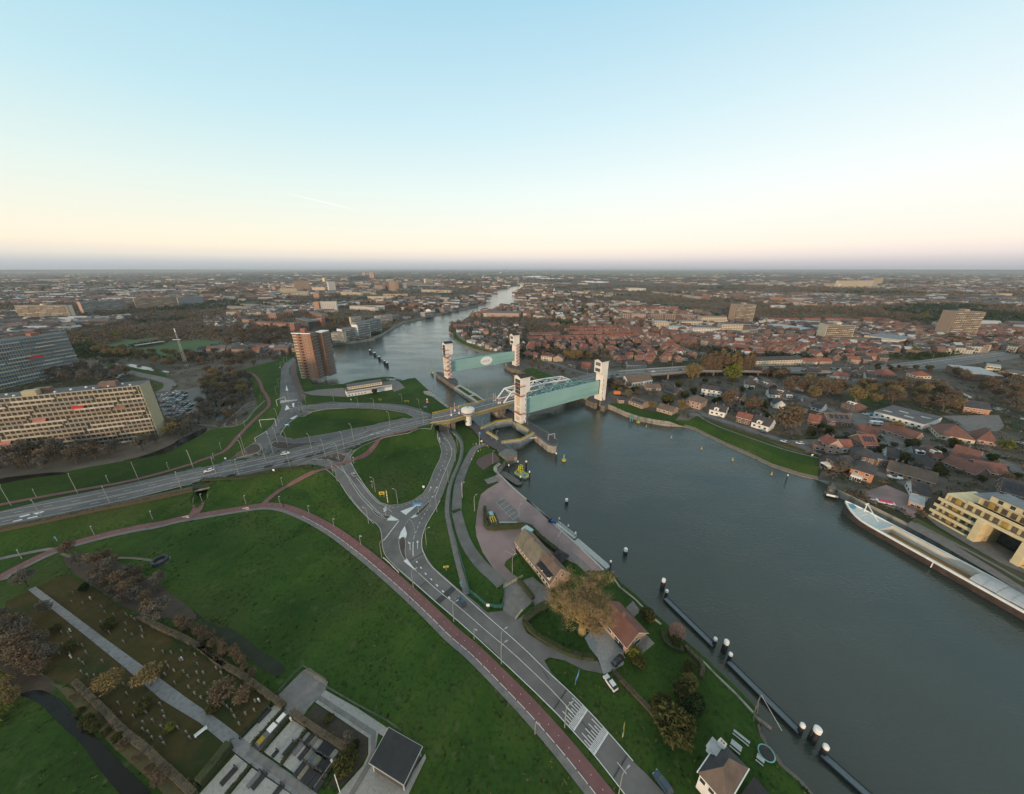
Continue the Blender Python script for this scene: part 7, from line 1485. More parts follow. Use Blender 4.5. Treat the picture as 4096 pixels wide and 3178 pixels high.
poly('paved_court', '720,650 945,425 1165,570 1155,605 1110,655 1070,690 990,780 960,830 830,835 770,790', MATS['grey_paving'], .1); poly('paved_court_edge', '945,425 1010,400 1180,530 1165,570', mat('tan_paving', (.22,.18,.14), .9), .16)
poly('gravel_walk', '1110,655 1155,605 1450,770 1735,960 1700,1040 1640,1000 1610,1180 1600,1290 1400,1600 1230,1600 1500,1300 1548,1200 1550,1045 1060,715', MPG, .14); poly('dark_walk', '1075,690 1110,655 1620,985 1610,1190 1580,1290 1400,1600 1350,1600 1530,1290 1572,1180 1575,1020', MATS['grey_paving'], .22)
poly('gravel_walk', '1700,1300 1880,1480 2070,1190 2080,1230 1900,1600 1400,1600 1560,1290', MPG, .12)
poly('planting_bed', '1060,730 1545,1045 1535,1200 1440,1350 1300,1490 1180,1480 1330,1190 1240,1130 960,880', MSO, .12)
poly('grave_field', '690,735 765,785 475,1110 395,1045', MPG, .16); poly('grave_field', '770,800 845,850 545,1175 478,1120', MDP, .18); poly('grave_field', '850,875 985,965 750,1290 585,1170', MPG, .16); poly('grave_field', '990,985 1310,1180 1090,1530 760,1290', MPG, .17)
poly('grave_field', '325,1195 465,1308 250,1580 -20,1580', MPG, .16); poly('grave_field', '480,1320 880,1590 262,1590', MPG, .19)
def grave(x, y, lb, L_=2.0, W_=.95, m=None, head=True, c='e2'):
 a = at(c, x, y); t = thing('grave', lb, 'grave', (a[0], a[1], LAND+.15), GA, 'graves: '+lb); mb = MB(); mb.box(-L_/2, L_/2, -W_/2, W_/2, 0, .28); mb.build('slab', m or MBLK, t)
 if head: mb = MB(); mb.box(L_/2-.1, L_/2+.15, -W_/2, W_/2, 0, .95); mb.build('headstone', MDK, t)
 return t
g1_, g2_ = at('e2', 590, 1170), at('e2', 850, 875); GA = math.atan2(g2_[1]-g1_[1], g2_[0]-g1_[0])
for (x, y) in ((1008,1055),(1118,1135),(1152,1155),(1187,1180),(1275,1212),(960,1185),(1112,1290),(1150,1310),(1205,1330),(920,1335),(990,1385),(1025,1405),(1065,1430),(1110,1465)): grave(x, y, 'dark slab grave in the gravel rows beside the planted bed', 2.6, 1.15)
for (x, y) in ((1040,1085),(1000,1215),(1075,1255),(955,1362)): grave(x, y, 'planted grave with pale kerb among the dark slabs', 2.4, 1.0, mat('planted_grave', (.10,.085,.04), .9, scale=5, col2=(.25,.23,.2)))
grave(1040,1240, 'glossy blue grey slab grave in the middle row', 2.5, 1.1, mat('blue_grey_slab', (.07,.09,.11), .3)); grave(585,842, 'single dark grave beside the grass section', 3, 1.2); grave(895,1140, 'wide grey double grave left of the slab rows', 2.4, 1.8, mat('grey_slab', (.12,.12,.125), .6)); grave(820,1150, 'dark grave with kerb beside the low hedge', 2.6, 1.1)
grave(265,1400, 'lone dark slab grave at the lower left', 3, 1.2); grave(500,1430, 'grey slab grave, left of the pair at the bottom', 2.8, 1, MATS['grey_slab']); grave(545,1445, 'dark slab grave, right of the pair at the bottom', 2.8, 1.1); grave(710,1545, 'dark slab grave nearest the bottom path edge', 2.4, 1.2); grave(690,1195, 'tiny dark grave on open gravel', 1.2, .8)
a = at('e2', 665, 960); mo = thing('war_memorial', 'pale stone memorial with cross shaped kerb on the dark grave strip', 'memorial', (*a, LAND+.2), GA); mb = MB(); mb.box(-3.6, 3.6, -.8, .8, 0, .25); mb.build('kerb', MATS['grey_slab'], mo); mb = MB(); mb.box(-.8, .9, -.75, .75, .25, .5); mb.box(1.3, 3.2, -.55, .55, .25, .45); mb.build('stone', WALL['white'], mo); mb = MB(); mb.box(-3.3, -1.9, -.6, .6, .25, .4); mb.build('flower_bed', mat('yellow_flowers', (.10,.08,.01), .9, scale=9, col2=(.5,.35,.02)), mo)
hs = MB(); hs.box(-.12, .12, -.38, .38, 0, .95); hs.box(-.14, .14, -.30, .30, .95, 1.08); hme = hs.mesh('headstone', mat('weathered_headstone', (.10,.095,.08), .9, scale=3, col2=(.20,.19,.165))); hme2 = hs.mesh('headstone', mat('white_headstone', (.55,.55,.53), .8))
k = 0
for c, s, n, lb in (('e1','1400,1150 1900,1250 2179,1450 2179,1694 1850,1694 1500,1400',26,'weathered headstone in the grass right of the cemetery path'),('e1','560,620 900,700 1500,1000 1500,1100 1250,1200 800,880',22,'weathered headstone in the upper grass section of the cemetery'),('e1','420,880 780,1080 1180,1420 1500,1694 1100,1694 500,1200',24,'weathered headstone left of the cemetery path'),('e8','1250,560 1750,580 2100,850 2100,1000 1750,1050 1300,700',22,'weathered headstone in the lower left grass section'),('e2','60,600 560,700 420,960 300,900 60,740',14,'weathered headstone near the rusty trees')):
 for (x, y) in zone_pts(c, s, n, 1.8, False, 17):
  if inpoly(np.array([x]), np.array([y]), CEM)[0]: k += 1; obj('headstone', hme, None, (x, y, LAND+.05), GA+random.uniform(-.1, .1), lb, 'gravestone', lb)
for c, x, y, lb in (('e1',1765,1308,'white headstone standing out right of the path'),('e1',880,722,'white headstone in the upper grass section'),('e1',690,1288,'white headstone beside the wide dark bush'),('e1',685,1032,'small white headstone left of the upper path'),('e2',545,705,'white headstone beside the low green hedge'),('e2',1218,1270,'white statue stone on the outer grave'),('e2',840,880,'white stone at the top of the pale gravel')):
 obj('headstone', hme2, None, (*at(c, x, y), LAND+.05), GA, lb, 'gravestone')
a = at('e2', 15, 1000); bn = thing('bench', 'white bench at the edge of the cemetery path', 'bench', (*a, LAND+.1), GA-.2); mb = MB(); mb.box(-1.2, 1.2, -.25, .25, .42, .48); mb.build('seat', MWS, bn); mb = MB(); mb.box(-1.2, 1.2, .22, .28, .5, .95); mb.build('backrest', MWS, bn)
for sx in (-1, 1): mb = MB(); mb.box(sx-.05, sx+.05, -.2, .2, 0, .42); mb.build('leg', MWS, bn)
P = [atz('e2', x, y, 7.6) for x, y in ((1735,942),(2050,1122),(1876,1482),(1550,1275))]
CB = thing('cemetery_hall', 'square cemetery hall with black flat roof and pale rim', 'hall', (0,0,0)); cx_ = sum(p[0] for p in P)/4; cy_ = sum(p[1] for p in P)/4; Pi = [(cx_+(p[0]-cx_)*.86, cy_+(p[1]-cy_)*.86) for p in P]
mb = MB(); mb.prism(Pi, LAND, 7.4); mb.build('wall', mat('dark_hall_wall', (.06,.05,.045), .8), CB); mb = MB(); mb.prism(P, 7.4, 7.75, 1, 1, True); Pj = [(cx_+(p[0]-cx_)*.975, cy_+(p[1]-cy_)*.975) for p in P]; mb.face([(*p, 7.76) for p in (Pj if (Pj[1][0]-Pj[0][0])*(Pj[2][1]-Pj[1][1])-(Pj[1][1]-Pj[0][1])*(Pj[2][0]-Pj[1][0]) > 0 else Pj[::-1])], 0); mb.build('roof', [mat('ribbed_black_roof', (.012,.012,.014), .7, scale=.6, col2=(.024,.023,.026)), MGS], CB)
for k in range(4):
 mb = MB(); mb.beam((*Pi[k], 4.3), (*Pi[k], 7.5), .3); mb.build('column', MGS, CB)
mb = MB(); a = at('e2', 1290, 1545); b = atz('e2', 1245, 1385, 11); mb.beam((*a, LAND), (*a, LAND+7), .12); mb.build('flagpole', MWS, label='white flagpole beside the planted bed of the cemetery', cat='flagpole')
# small monument at the end of the curved path
band('gravel_path', pts('e1','590,280 700,320 820,345 1000,330 1200,320 1350,330 1500,352'), 1.0, mat('sandy_path', (.14,.125,.09), .95), .1); poly('monument_base', '1500,350 1570,300 1665,312 1620,375 1545,410 1500,385', MATS['grey_paving'], .1, 'e1')
a = at('e1', 1555, 365); mn = thing('field_monument', 'dark curved monument with pale stone at the end of the sandy path', 'monument', (*a, LAND+.1)); mb = MB(); mb.lathe([(2.6,0),(2.6,1.4),(2.2,1.6),(1.8,1.4),(1.8,0)], 14); mb.build('ring', mat('dark_slate', (.03,.038,.045), .6), mn); mb = MB(); mb.box(-1.3, .1, -2.3, -1.5, 0, 1.1); mb.build('stone', WALL['grey'], mn)
# extra leafy patches on the grass so it is not one flat sheet
g = np.random.default_rng(55); n = 26000; X = g.uniform(-170, 110, n); Y = g.uniform(38, 260, n); ok = inpoly(X, Y, GRASS)&~road_hit(X, Y, ())&~inpoly(X, Y, RIV_)&~foot_hit(X, Y)&(vnoise(X, Y, 14, 2)*.6+vnoise(X, Y, 4, 6)*.4 > .50)
X, Y = X[ok], Y[ok]; sz = g.uniform(.12, .38, len(X)); C = np.stack([X, Y, hgt(X, Y)+.03], 1); V = quadcloud(C, sz, 5, 1.4, .7, .8, 1.8, .2, 79, True)
obj('grass_tufts', quadmesh('grass_tufts', V, [leafm('grass_tuft_green', (.024,.056,.009), (.052,.088,.018)), leafm('grass_tuft_dry', (.075,.085,.03), (.12,.12,.055)), leafm('grass_tuft_dark', (.012,.028,.006), (.022,.04,.01))], np.repeat(g.choice(3, len(X), p=[.5,.28,.22]), 5)), kind='stuff', label='rough grass tufts and weeds in the meadow', cat='grass')
# ================================================================ cars
CARC = dict(white=mat('white_car_paint', (.62,.62,.62), .35, var=.05), black=mat('black_car_paint', (.012,.013,.016), .3, var=.1), silver=mat('silver_car_paint', (.26,.27,.29), .35, var=.05), blue=mat('dark_blue_car_paint', (.03,.06,.10), .3, var=.1), red=mat('red_car_paint', (.22,.02,.02), .35, var=.1), green=mat('olive_car_paint', (.06,.065,.05), .35, var=.1))
def sect(mb, rows, m=0): # loft rows of equal length
 for a, b in zip(rows, rows[1:]):
  for i in range(len(a)-1): mb.face([a[i], b[i], b[i+1], a[i+1]], m)
CM = {}
def car_meshes(col, van=False):
 mb = MB(); hw = .88; prof = [(-2.15,.45,.62),(-2.1,.35,.86),(-1.5,.30,.95),(.75,.30,.92),(1.7,.32,.80),(2.15,.40,.62)]
 rows = [[(x, -hw*(.92 if abs(x) > 2 else 1), z0),(x, -hw*(.92 if abs(x) > 2 else 1), (z0+z1)/2),(x, -hw*.86, z1),(x, hw*.86, z1),(x, hw*(.92 if abs(x) > 2 else 1), (z0+z1)/2),(x, hw*(.92 if abs(x) > 2 else 1), z0)] for x, z0, z1 in prof]
 sect(mb, rows); mb.face(rows[0][::-1]); mb.face(rows[-1]); top = 2.0 if van else 1.45
 mb.face([(-1.45,-.62,top),(.15,-.62,top),(.15,.62,top),(-1.45,.62,top)]); body = mb.mesh('body', CARC[col])
 mb = MB(); b = [(-1.95,-.76,.93),(.95,-.76,.90),(.95,.76,.90),(-1.95,.76,.93)]; t_ = [(-1.45,-.62,top-.01),(.15,-.62,top-.01),(.15,.62,top-.01),(-1.45,.62,top-.01)]
 for i in range(4): mb.face([b[i], b[(i+1)%4], t_[(i+1)%4], t_[i]], 1 if van and i in (0, 2, 3) else 0)
 gl = mb.mesh('windows', [MGL, CARC[col]]); mb = MB(); mb.tube([(0,-.1,0),(0,.1,0)], .32, 10); wh = mb.mesh('wheel', MDK)
 mb = MB(); mb.box(-.03, .03, -.16, .16, -.07, .07); hl = mb.mesh('headlight', MWS); mb = MB(); mb.box(-.03, .03, -.14, .14, -.08, .08); tl = mb.mesh('taillight', MREDP); return body, gl, wh, hl, tl
def car(lb, col, x, y, rz, z=None, group=None, small=False, van=False, name='car', cat='car'):
 if (col, van) not in CM: CM[col, van] = car_meshes(col, van)
 body, gl, wh, hl, tl = CM[col, van]; t = thing(name, lb, cat, (x, y, (hz(x, y)+.2) if z is None else z), rz, group); obj('body', body, t); obj('windows', gl, t)
 if not small:
  for sx in (-1.35, 1.35):
   for sy in (-.8, .8): obj('wheel', wh, t, (sx, sy, .32))
  for sy in (-.6, .6): obj('headlight', hl, t, (2.12, sy, .66)); obj('taillight', tl, t, (-2.13, sy, .74))
 return t
def carp(lb, col, c, x, y, x2, y2, **k):
 z = k.pop('zz', None)
 if z: a, b = atz(c, x, y, z), atz(c, x2, y2, z); k['z'] = z+.2
 else: a, b = at(c, x, y), at(c, x2, y2)
 return car(lb, col, *a, math.atan2(b[1]-a[1], b[0]-a[0]), **k)
for a in (('white car alone on the main road at far left lanes','white','d2',375,895,340,905),('dark car behind the white one on the main road','black','d2',610,943,560,955),('black car on the main road, left of a close pair','black','d2',1018,842,960,855),('black car on the main road beside a lamp','black','d2',1235,788,1180,798),
 ('black car at the main road stop line, left','black','d2',1460,733,1410,743),('black car at the main road stop line, right','black','d2',1590,700,1540,710),('white car crossing the junction on the main road','white','d2',1208,707,1260,697),('olive dark car turning onto the slip road','green','d3',78,788,110,770),
 ('silver grey car driving down the slip road','silver','d3',45,1102,20,1070),('dark blue car with red lights driving on the riverside road','blue','e3',1258,1168,1200,1115),('black car parked on the pale gravel driveway','black','e5',925,372,980,320),('white car parked on the grass verge','white','e5',853,597,805,530),
 ('blue green car parked on the verge at the bottom','blue','e5',1375,1600,1325,1530),('black car in front of the white dyke road house','black','d5',962,637,920,625),('white car on the right bank dyke road, left of a pair','white','d5',1190,740,1150,730),('white car on the right bank dyke road, right of a pair','white','d5',1357,755,1310,750),
 ('black car below the orange mansard house','black','d5',1588,855,1550,842),('white car on the garden road behind the hedge','white','d6',385,735,440,737),('grey car by the wine roofed tan house','silver','d6',612,680,580,660),('white car left of the teal tarpaulin','white','d6',442,441,400,430),('white car at the courtyard entrance','white','d6',268,450,240,435),
 ('dark car left of the round bush','blue','d6',735,826,700,812),('blue car beside the round bush','blue','d6',790,832,760,815),('red car on the school street','red','d6',1130,806,1080,806),('dark car on the school street','black','d6',1240,797,1190,800),('dark car parked first before the school','black','d6',1615,815,1660,825),('dark car parked second before the school','black','d6',1680,822,1725,832),('dark car parked third before the school','black','d6',1742,832,1790,842),
 ('silver car on the right street, left of a pair','silver','d6',1818,910,1770,900),('black car on the right street, right of a pair','black','d6',1930,912,1880,905),('dark car by the wine barn','black','d6',1960,1008,1920,985),('dark round car in the quay yard','blue','d6',818,1480,870,1478),('grey van at the far right of the school','silver','d6',2140,760,2100,745)): carp(a[0], *a[1:])
for lb, col, c, x, y, x2, y2, z, van in (('white car inside the truss, nearest the truss end','white','g2',1315,630,1360,622,12,0),('silver car inside the truss, left of two','silver','g2',762,738,810,725,12,0),('white car inside the truss, right of two','white','g2',850,742,810,752,12,0),('black car leaving the truss toward the right bank','black','g2',1475,577,1520,565,12,0),('white car entering the truss by the near tower','white','g2',300,852,330,842,12,0),
 ('dark car on the viaduct just past the near right tower','black','c4',1010,1262,1060,1255,11.3,0),('black car in the middle of the viaduct','black','c4',1315,1226,1270,1232,10.8,0),('white car following in the middle of the viaduct','white','c4',1400,1226,1350,1231,10.6,0),('black car on the viaduct before the poplars','black','c4',1690,1206,1640,1208,10,0),
 ('dark car on the motorway right of the poplars','black','c5',605,1200,560,1200,9,0),('white van on the motorway','white','c5',1180,1204,1230,1204,7,1),('dark car on the motorway behind the shrubs','black','c5',1468,1206,1420,1206,6.3,0),('grey car on the motorway at right','silver','c5',1625,1200,1580,1200,5.8,0),('blue car on the motorway at the right edge','blue','c5',1890,1196,1840,1196,5.3,0)): carp(lb, col, c, x, y, x2, y2, zz=z, van=bool(van))
cols = ('white','black','silver','blue','silver','red','black')
def lot(c, s, n, gap, lb, rz, skip=()):
 P = pts(c, s); A = np.array(P); k = 0; g = random.Random(n); rows = []
 for a in np.arange(A[:,0].min(), A[:,0].max(), gap[0]):
  for b in np.arange(A[:,1].min(), A[:,1].max(), gap[1]):
   if inpoly(np.array([a]), np.array([b]), P)[0] and not foot_hit(np.array([a]), np.array([b]), 1.5)[0] and g.random() < .66: rows.append((a, b))
 for a, b in rows[:n]: car(lb, g.choice(cols), float(a)+g.uniform(-.2, .2), float(b)+g.uniform(-.3, .3), rz+g.choice((0, math.pi)), group=lb, small=True, name='parked_car')
lot('d1', '1730,230 1860,190 1960,160 2130,380 2060,520 1900,540 1830,480', 60, (2.6, 8.5), 'car parked in rows beside the near slab of flats', 1.35); lot('d2', '0,30 130,20 200,150 120,240 60,340 0,400', 26, (2.6, 8.5), 'car parked in the lot among the bare trees', 1.35)
lot('c4', '1200,735 1320,780 1500,835 1500,860 1300,810 1190,760', 26, (5.6, 6), 'car parked along the street toward the viaduct', -.6); lot('c4', '1330,1290 1400,1280 1560,1330 1560,1350 1400,1340', 22, (2.9, 6), 'car parked behind the inn by the viaduct', 1.2); lot('c5', '600,770 700,760 900,830 820,840', 26, (4, 7), 'car parked before the glass roofed shops', .1)
lot('c6', '60,800 300,810 280,835 0,830', 20, (7, 7), 'car parked beside the ringed tower block', .1); lot('c3', '405,1300 560,1300 560,1316 420,1316', 7, (3.2, 5), 'car parked behind the white office', .6); lot('c1', '1160,1250 1380,1240 1420,1300 1200,1330', 18, (3, 7), 'car parked behind the near slab of flats', 1.3)
def box_thing(name, lb, cat, c, x, y, rz, parts, z=None):
 a = at(c, x, y); t = thing(name, lb, cat, (*a, (hz(*a)+.15) if z is None else z), rz)
 for nm, m, bx in parts:
  mb = MB()
  for b in bx: mb.box(*b)
  mb.build(nm, m, t)
 return t
for c, x, y, rz, lb, m in (('d6',545,505,-.25,'grey camper van in the courtyard, upper one','silver'),('d6',550,548,-.25,'white camper van in the courtyard, lower one','white')): box_thing('camper_van', lb, 'camper van', c, x, y, rz, [('body', CARC[m], [(-3.6,3.6,-1.15,1.15,.5,2.8)]),('window', MGL, [(1.5,3.2,-1.2,-1.15,1.6,2.2),(-2.5,-1,-1.2,-1.15,1.6,2.2)]),('wheel', MDK, [(-2.4,-1.7,-1.2,1.2,0,.7)]),('wheel', MDK, [(1.9,2.6,-1.2,1.2,0,.7)])])
box_thing('trailer', 'white trailer with magenta load on the quay yard', 'trailer', 'd6', 655, 1408, -.45, [('frame', MWS, [(-3.2,3.2,-1.4,1.4,.5,.9),(-5.5,-3.2,-.1,.1,.6,.75)]),('load', mat('magenta_cover', (.40,.03,.09), .6), [(-2.4,2.4,-.8,.8,.9,1.5)]),('wheel', MDK, [(-.4,.4,-1.5,-1.3,0,.7)]),('wheel', MDK, [(-.4,.4,1.3,1.5,0,.7)])])
box_thing('covered_boat', 'teal tarpaulin covered boat beside the courtyard', 'boat', 'd6', 508, 440, -.1, [('cover', mat('teal_tarpaulin', (.06,.28,.36), .6), [(-2.6,2.6,-1,1,.3,1.1),(-2.2,2.4,-.6,.6,1.1,1.5)]),('trailer', MDK, [(-2.4,2.8,-.8,.8,.1,.3)])])
box_thing('trailer_boat', 'white speedboat on a trailer beside the lane', 'boat', 'd6', 755, 1137, -.4, [('hull', MWS, [(-2.8,2.2,-1,1,.5,1.3),(2.2,3.2,-.5,.5,.6,1.25)]),('cockpit', MGL, [(-1.2,.6,-.6,.6,1.3,1.7)]),('trailer', MDK, [(-2.4,2.8,-.8,.8,.1,.5)])])
box_thing('truck', 'bright orange truck beside the near right tower', 'truck', 'c4', 1010, 1478, -.2, [('cargo_box', MORG, [(-3.5,2.4,-1.3,1.3,1,3.5)]),('cab', MDK, [(2.5,4.2,-1.2,1.2,.6,2.8)]),('wheel', MDK, [(-2.5,-1.6,-1.3,1.3,0,1)]),('wheel', MDK, [(2.6,3.5,-1.3,1.3,0,.9)])])
box_thing('work_equipment', 'yellow and grey lifting equipment stored inside the L shaped hedge', 'equipment', 'e4', 180, 205, -1.25, [('yellow_frame', MYEL, [(-1.5,2.2,-1.6,-1.2,.2,1.2),(-1.5,2.2,-.6,-.2,.2,1.2),(-1.5,2.2,.4,.8,.2,1.2),(-1.5,-1.1,-1.6,.8,.2,1.3)]),('drum', MATS['pale_teal_paint'], [(-4.4,-2,-1.2,.6,.2,1.8)]),('ramp', MDK, [(-4.6,3.4,-2.5,-2.0,.1,.6),(-4.6,3.4,1.4,1.9,.1,.6)])]);
mb = MB(); mb.beam((*at('e4',235,232), 4.6), (*at('e4',405,232), 4.6), .7, .5); mb.build('mast_section', MATS['galvanised_steel'], label='long grey truss section lying along the hedge', cat='mast section')
# ================================================================ street lamps
def lamp_meshes(h, arm):
 mb = MB(); mb.tube([(0,0,-.3),(0,0,h*.9),(0,arm*.35,h),(0,arm,h+.15)], [.14,.10,.08,.06], 6); p = mb.mesh('pole', mat('lamp_pole_grey', (.24,.25,.235), .6)); mb = MB(); mb.box(-.14, .14, arm-.1, arm+.7, h+.05, h+.22); return p, mb.mesh('lamp_head', MGS)
LM = {'tall': lamp_meshes(10.5, 1.8), 'mid': lamp_meshes(8, 1.4), 'low': lamp_meshes(4.6, .5)}
def lamps(kind, lb, specs, rz=0.):
 p, hd = LM[kind]
 for c, s in specs:
  for q in s.split():
   x, y = map(float, q.split(',')); a = at(c, x, y); t = thing('street_lamp', lb, 'street lamp', (*a, hz(*a)), rz, lb); obj('pole', p, t); obj('lamp_head', hd, t)
lamps('tall', 'tall grey street lamp on the north side of the main road', [('d1','130,1440 855,1305 1520,1160 2110,1020'),('d2','205,860 765,685 757,745')], .9)
lamps('tall', 'tall grey street lamp on the south side of the main road', [('d1','465,1575 1210,1420 1985,1255'),('d2','75,1090 455,928 705,945 1258,850')], -2.2)
lamps('tall', 'tall pole in the middle of the main road junction', [('d2','995,793 1075,705 1135,368 1125,595 1498,668 1235,628 1950,550 1795,780 1850,645 1645,740'),('d3','40,717 440,568 805,540')], .9)
lamps('mid', 'street lamp along the north loop road', [('d2','1400,240 1735,130 2005,190 1430,155'),('d3','265,360 570,305 758,360')], 2.6); lamps('mid', 'street lamp along the road to the brick tower', [('c2','1110,1480 1160,1200 1225,1100 1135,1390 1195,1140')], -1.5)
lamps('mid', 'street lamp along the slip and loop roads', [('d3','1075,655 1172,782 1150,945 1074,1178 278,1280 522,1410 206,1626 950,1500'),('d2','1770,998 2116,1462 1728,915')], 1.2)
lamps('mid', 'street lamp along the riverside road', [('e3','865,512 362,662 717,996 1174,1377 1712,1700'),('e5','396,1028 937,1690'),('e4','255,1590')], -1.)
lamps('mid', 'street lamp on the pink quay and service road', [('e3','1410,127 1835,838'),('e4','425,205 800,497'),('d3','1228,1345 1360,1487 1560,976 1845,1592')], -.6); lamps('mid', 'street lamp at the lock', [('d3','1445,602 1550,712 1598,745 1940,560 1240,425 900,190 928,275')], -.6)
lamps('low', 'low path lamp along the cycle path', [('d1','400,1335 1190,1180 1845,1035 1670,1578'),('d2','1175,1042 775,1242 1152,1252 1468,1355 1740,1502 2030,1690 505,652 430,768 680,392 765,405 870,222 300,1225 940,120'),('e3','125,512 1405,1580'),('e1','915,97 215,330'),('e5','100,1092')], -2.)
lamps('mid', 'street lamp on the lock island and far quays', [('g1','962,1385 1355,1530'),('c3','740,1285 838,1360')], 0)
lamps('tall', 'lamp on the viaduct parapet', [], 0)
for i in range(3, 13):
 a = along(i, .5, .5); t = thing('street_lamp', 'lamp standing in the middle of the viaduct and motorway', 'street lamp', a, .9, 'lamps on the viaduct'); obj('pole', LM['tall'][0], t); obj('lamp_head', LM['tall'][1], t)
# ================================================================ signs and traffic gear
MBLU = mat('sign_blue', (.03,.22,.50), .5); MYS = mat('sign_yellow', (.45,.34,.03), .6)
def sign(name, lb, c, x, y, w, h, z0, m, rz=0., poles=2, cat='sign', frame=None, tilt=0, zz=None, txt=None):
 a = at(c, x, y) if zz is None else atz(c, x, y, zz); t = thing(name, lb, cat, (*a, hz(*a) if zz is None else zz), rz); mb = MB(); mb.box(-w/2, w/2, -.04, .04, z0, z0+h); b = mb.build('board', m, t)
 for k in range(poles): mb = MB(); xx = 0 if poles == 1 else (-w*.35 if k == 0 else w*.35); mb.box(xx-.06, xx+.06, .04, .16, 0, z0+h*.8); mb.build('post', MGS, t)
 if frame: mb = MB(); mb.box(-w*.3, w*.3, -.07, -.04, z0+h*.3, z0+h*.5); mb.box(-w*.2, w*.25, -.07, -.04, z0+h*.6, z0+h*.7); mb.build('sign_print', frame, b)
 return t
t = sign('direction_sign', 'blue and white direction boards on a dark post at the roundabout', 'e3', 775, 152, 4.6, .7, 4.2, MBLU, 0, 1, frame=MWS); mb = MB(); mb.box(-2.3, 2.3, -.04, .04, 5.1, 5.8); mb.build('board', MBLU, t)
t = sign('direction_sign', 'white direction boards on a post in the left traffic island', 'e3', 408, 190, 1.4, .8, 4.0, MWS, 1.0, 1, frame=MBLU); mb = MB(); mb.box(-.7, .7, -.04, .04, 3.0, 3.7); mb.build('board', MWS, t)
sign('direction_sign', 'blue direction board at the deck end of the north loop', 'd3', 826, 392, 3.4, 1.5, 2.6, MBLU, .2, frame=MWS); sign('direction_sign', 'blue direction board in the grass at the junction', 'd2', 1228, 412, 3.2, 1.1, 1.6, MBLU, .1, frame=MWS)
sign('info_sign', 'bright blue info board seen side on in the grass verge', 'e5', 520, 560, 3.2, 1.7, 1.2, MBLU, 1.05, frame=MWS); sign('banner', 'yellow sign seen edge on in the grass verge', 'e5', 982, 1085, 2.6, 1.2, 1.0, MYS, 1.15); sign('route_sign', 'yellow route sign in the bowl shaped lawn', 'd3', 352, 1335, 2.6, 1.7, 1.4, MYS, .1, frame=MDK)
sign('route_sign', 'yellow route sign on the grass beside the footpath', 'e3', 1088, 800, 2.0, .9, 1.4, MYS, .15, 1, frame=MDK); sign('route_sign', 'yellow board at the north loop road, left', 'c3', 330, 1550, 2.8, 1.5, 1.2, MYS, -.1, frame=MDK); sign('route_sign', 'yellow board at the north loop road, right', 'c3', 622, 1568, 4.2, 1.6, 1.2, MYS, -.1, frame=MDK)
for c, x, y, lb in (('e3',1256,985,'blue topped sign at the end of the footpath'),('e1',552,160,'blue sign beside the cycle path at far left')): sign('path_sign', lb, c, x, y, .8, .8, 1.6, MBLU, 0, 1)
for c, x, y, lb in (('d3',805,1250,'white sign box at the right edge of the bowl lawn'),('d3',1437,748,'white sign box beside the flagpole'),('d5',1492,900,'white information board at the dyke path'),('d2',1924,125,'white box sign at the north loop'),('d2',1082,905,'white cabinet beside the main road'),('e3',1560,1230,'white sign at the teal fence tip'),('d2',557,775,'white sign beside the main road verge'),('c2',1148,1190,'white board on the slope left of the brick tower road')): sign('notice_board', lb, c, x, y, 1.1, 1.1, 1.0, MWS, 0, 1)
for c, x, y, lb in (('d2',788,1345,'pink white finger post at the cycle path fork, right'),('d2',138,1440,'pink white finger post at the cycle path fork, left')):
 a = at(c, x, y); t = thing('finger_post', lb, 'signpost', (*a, LAND)); mb = MB(); mb.box(-.06, .06, -.06, .06, 0, 3.2); mb.build('post', MREDS, t)
 for k in range(3): mb = MB(); s_ = (-1)**k; mb.box(min(0, s_*1.5), max(0, s_*1.5), -.05, .05, 2.9-.4*k, 3.15-.4*k); mb.build('arm', MATS['galvanised_steel'] if k == 3 else mat('pinkish_white', (.6,.5,.5), .6), t)
for c, x, y, lb in (('d2',1952,805,'lower traffic light at the slip road crossing'),('d2',1355,225,'upper traffic light at the north junction'),('d2',2155,1070,'dark message sign in the bowl lawn edge'),('d2',1270,235,'traffic light in the north junction islet'),('d3',245,1235,'dark traffic light on the bowl slope'),('d3',42,965,'traffic light beside the red cycle crossing')):
 a = at(c, x, y); t = thing('traffic_light', lb, 'traffic light', (*a, hz(*a))); mb = MB(); mb.box(-.06, .06, -.06, .06, 0, 2.4); mb.build('post', MGS, t); mb = MB(); mb.box(-.35, .35, -.12, .12, 2.3, 3.7); mb.build('signal_head', MDK, t); mb = MB(); mb.box(-.45, .45, .12, .15, 2.2, 3.8); mb.build('backboard', MWS, t)
def gantry(lb, c, a, b, h):
 A, B = at(c, *a), at(c, *b); t = thing('gantry', lb, 'gantry', (0,0,0)); za, zb = hz(*A), hz(*B)
 for p, z in ((A, za), (B, zb)): mb = MB(); mb.beam((*p, z), (*p, z+h), .3); mb.build('post', MATS['galvanised_steel'], t)
 mb = MB(); mb.beam((*A, za+h), (*B, zb+h), .35, .35); mb.build('beam', MATS['galvanised_steel'], t); return t
gantry('pale portal frame over the left lanes of the junction', 'd2', (942,412), (1110,398), 5.6); gantry('low portal frame at the red crossing of the junction', 'd2', (882,568), (1010,490), 2.5); gantry('traffic signal portal at the zebra crossing', 'c2', (1120,1600), (1215,1560), 5.2); gantry('white measuring frame on the lock pier', 'g3', (1862,800), (1985,770), 5)
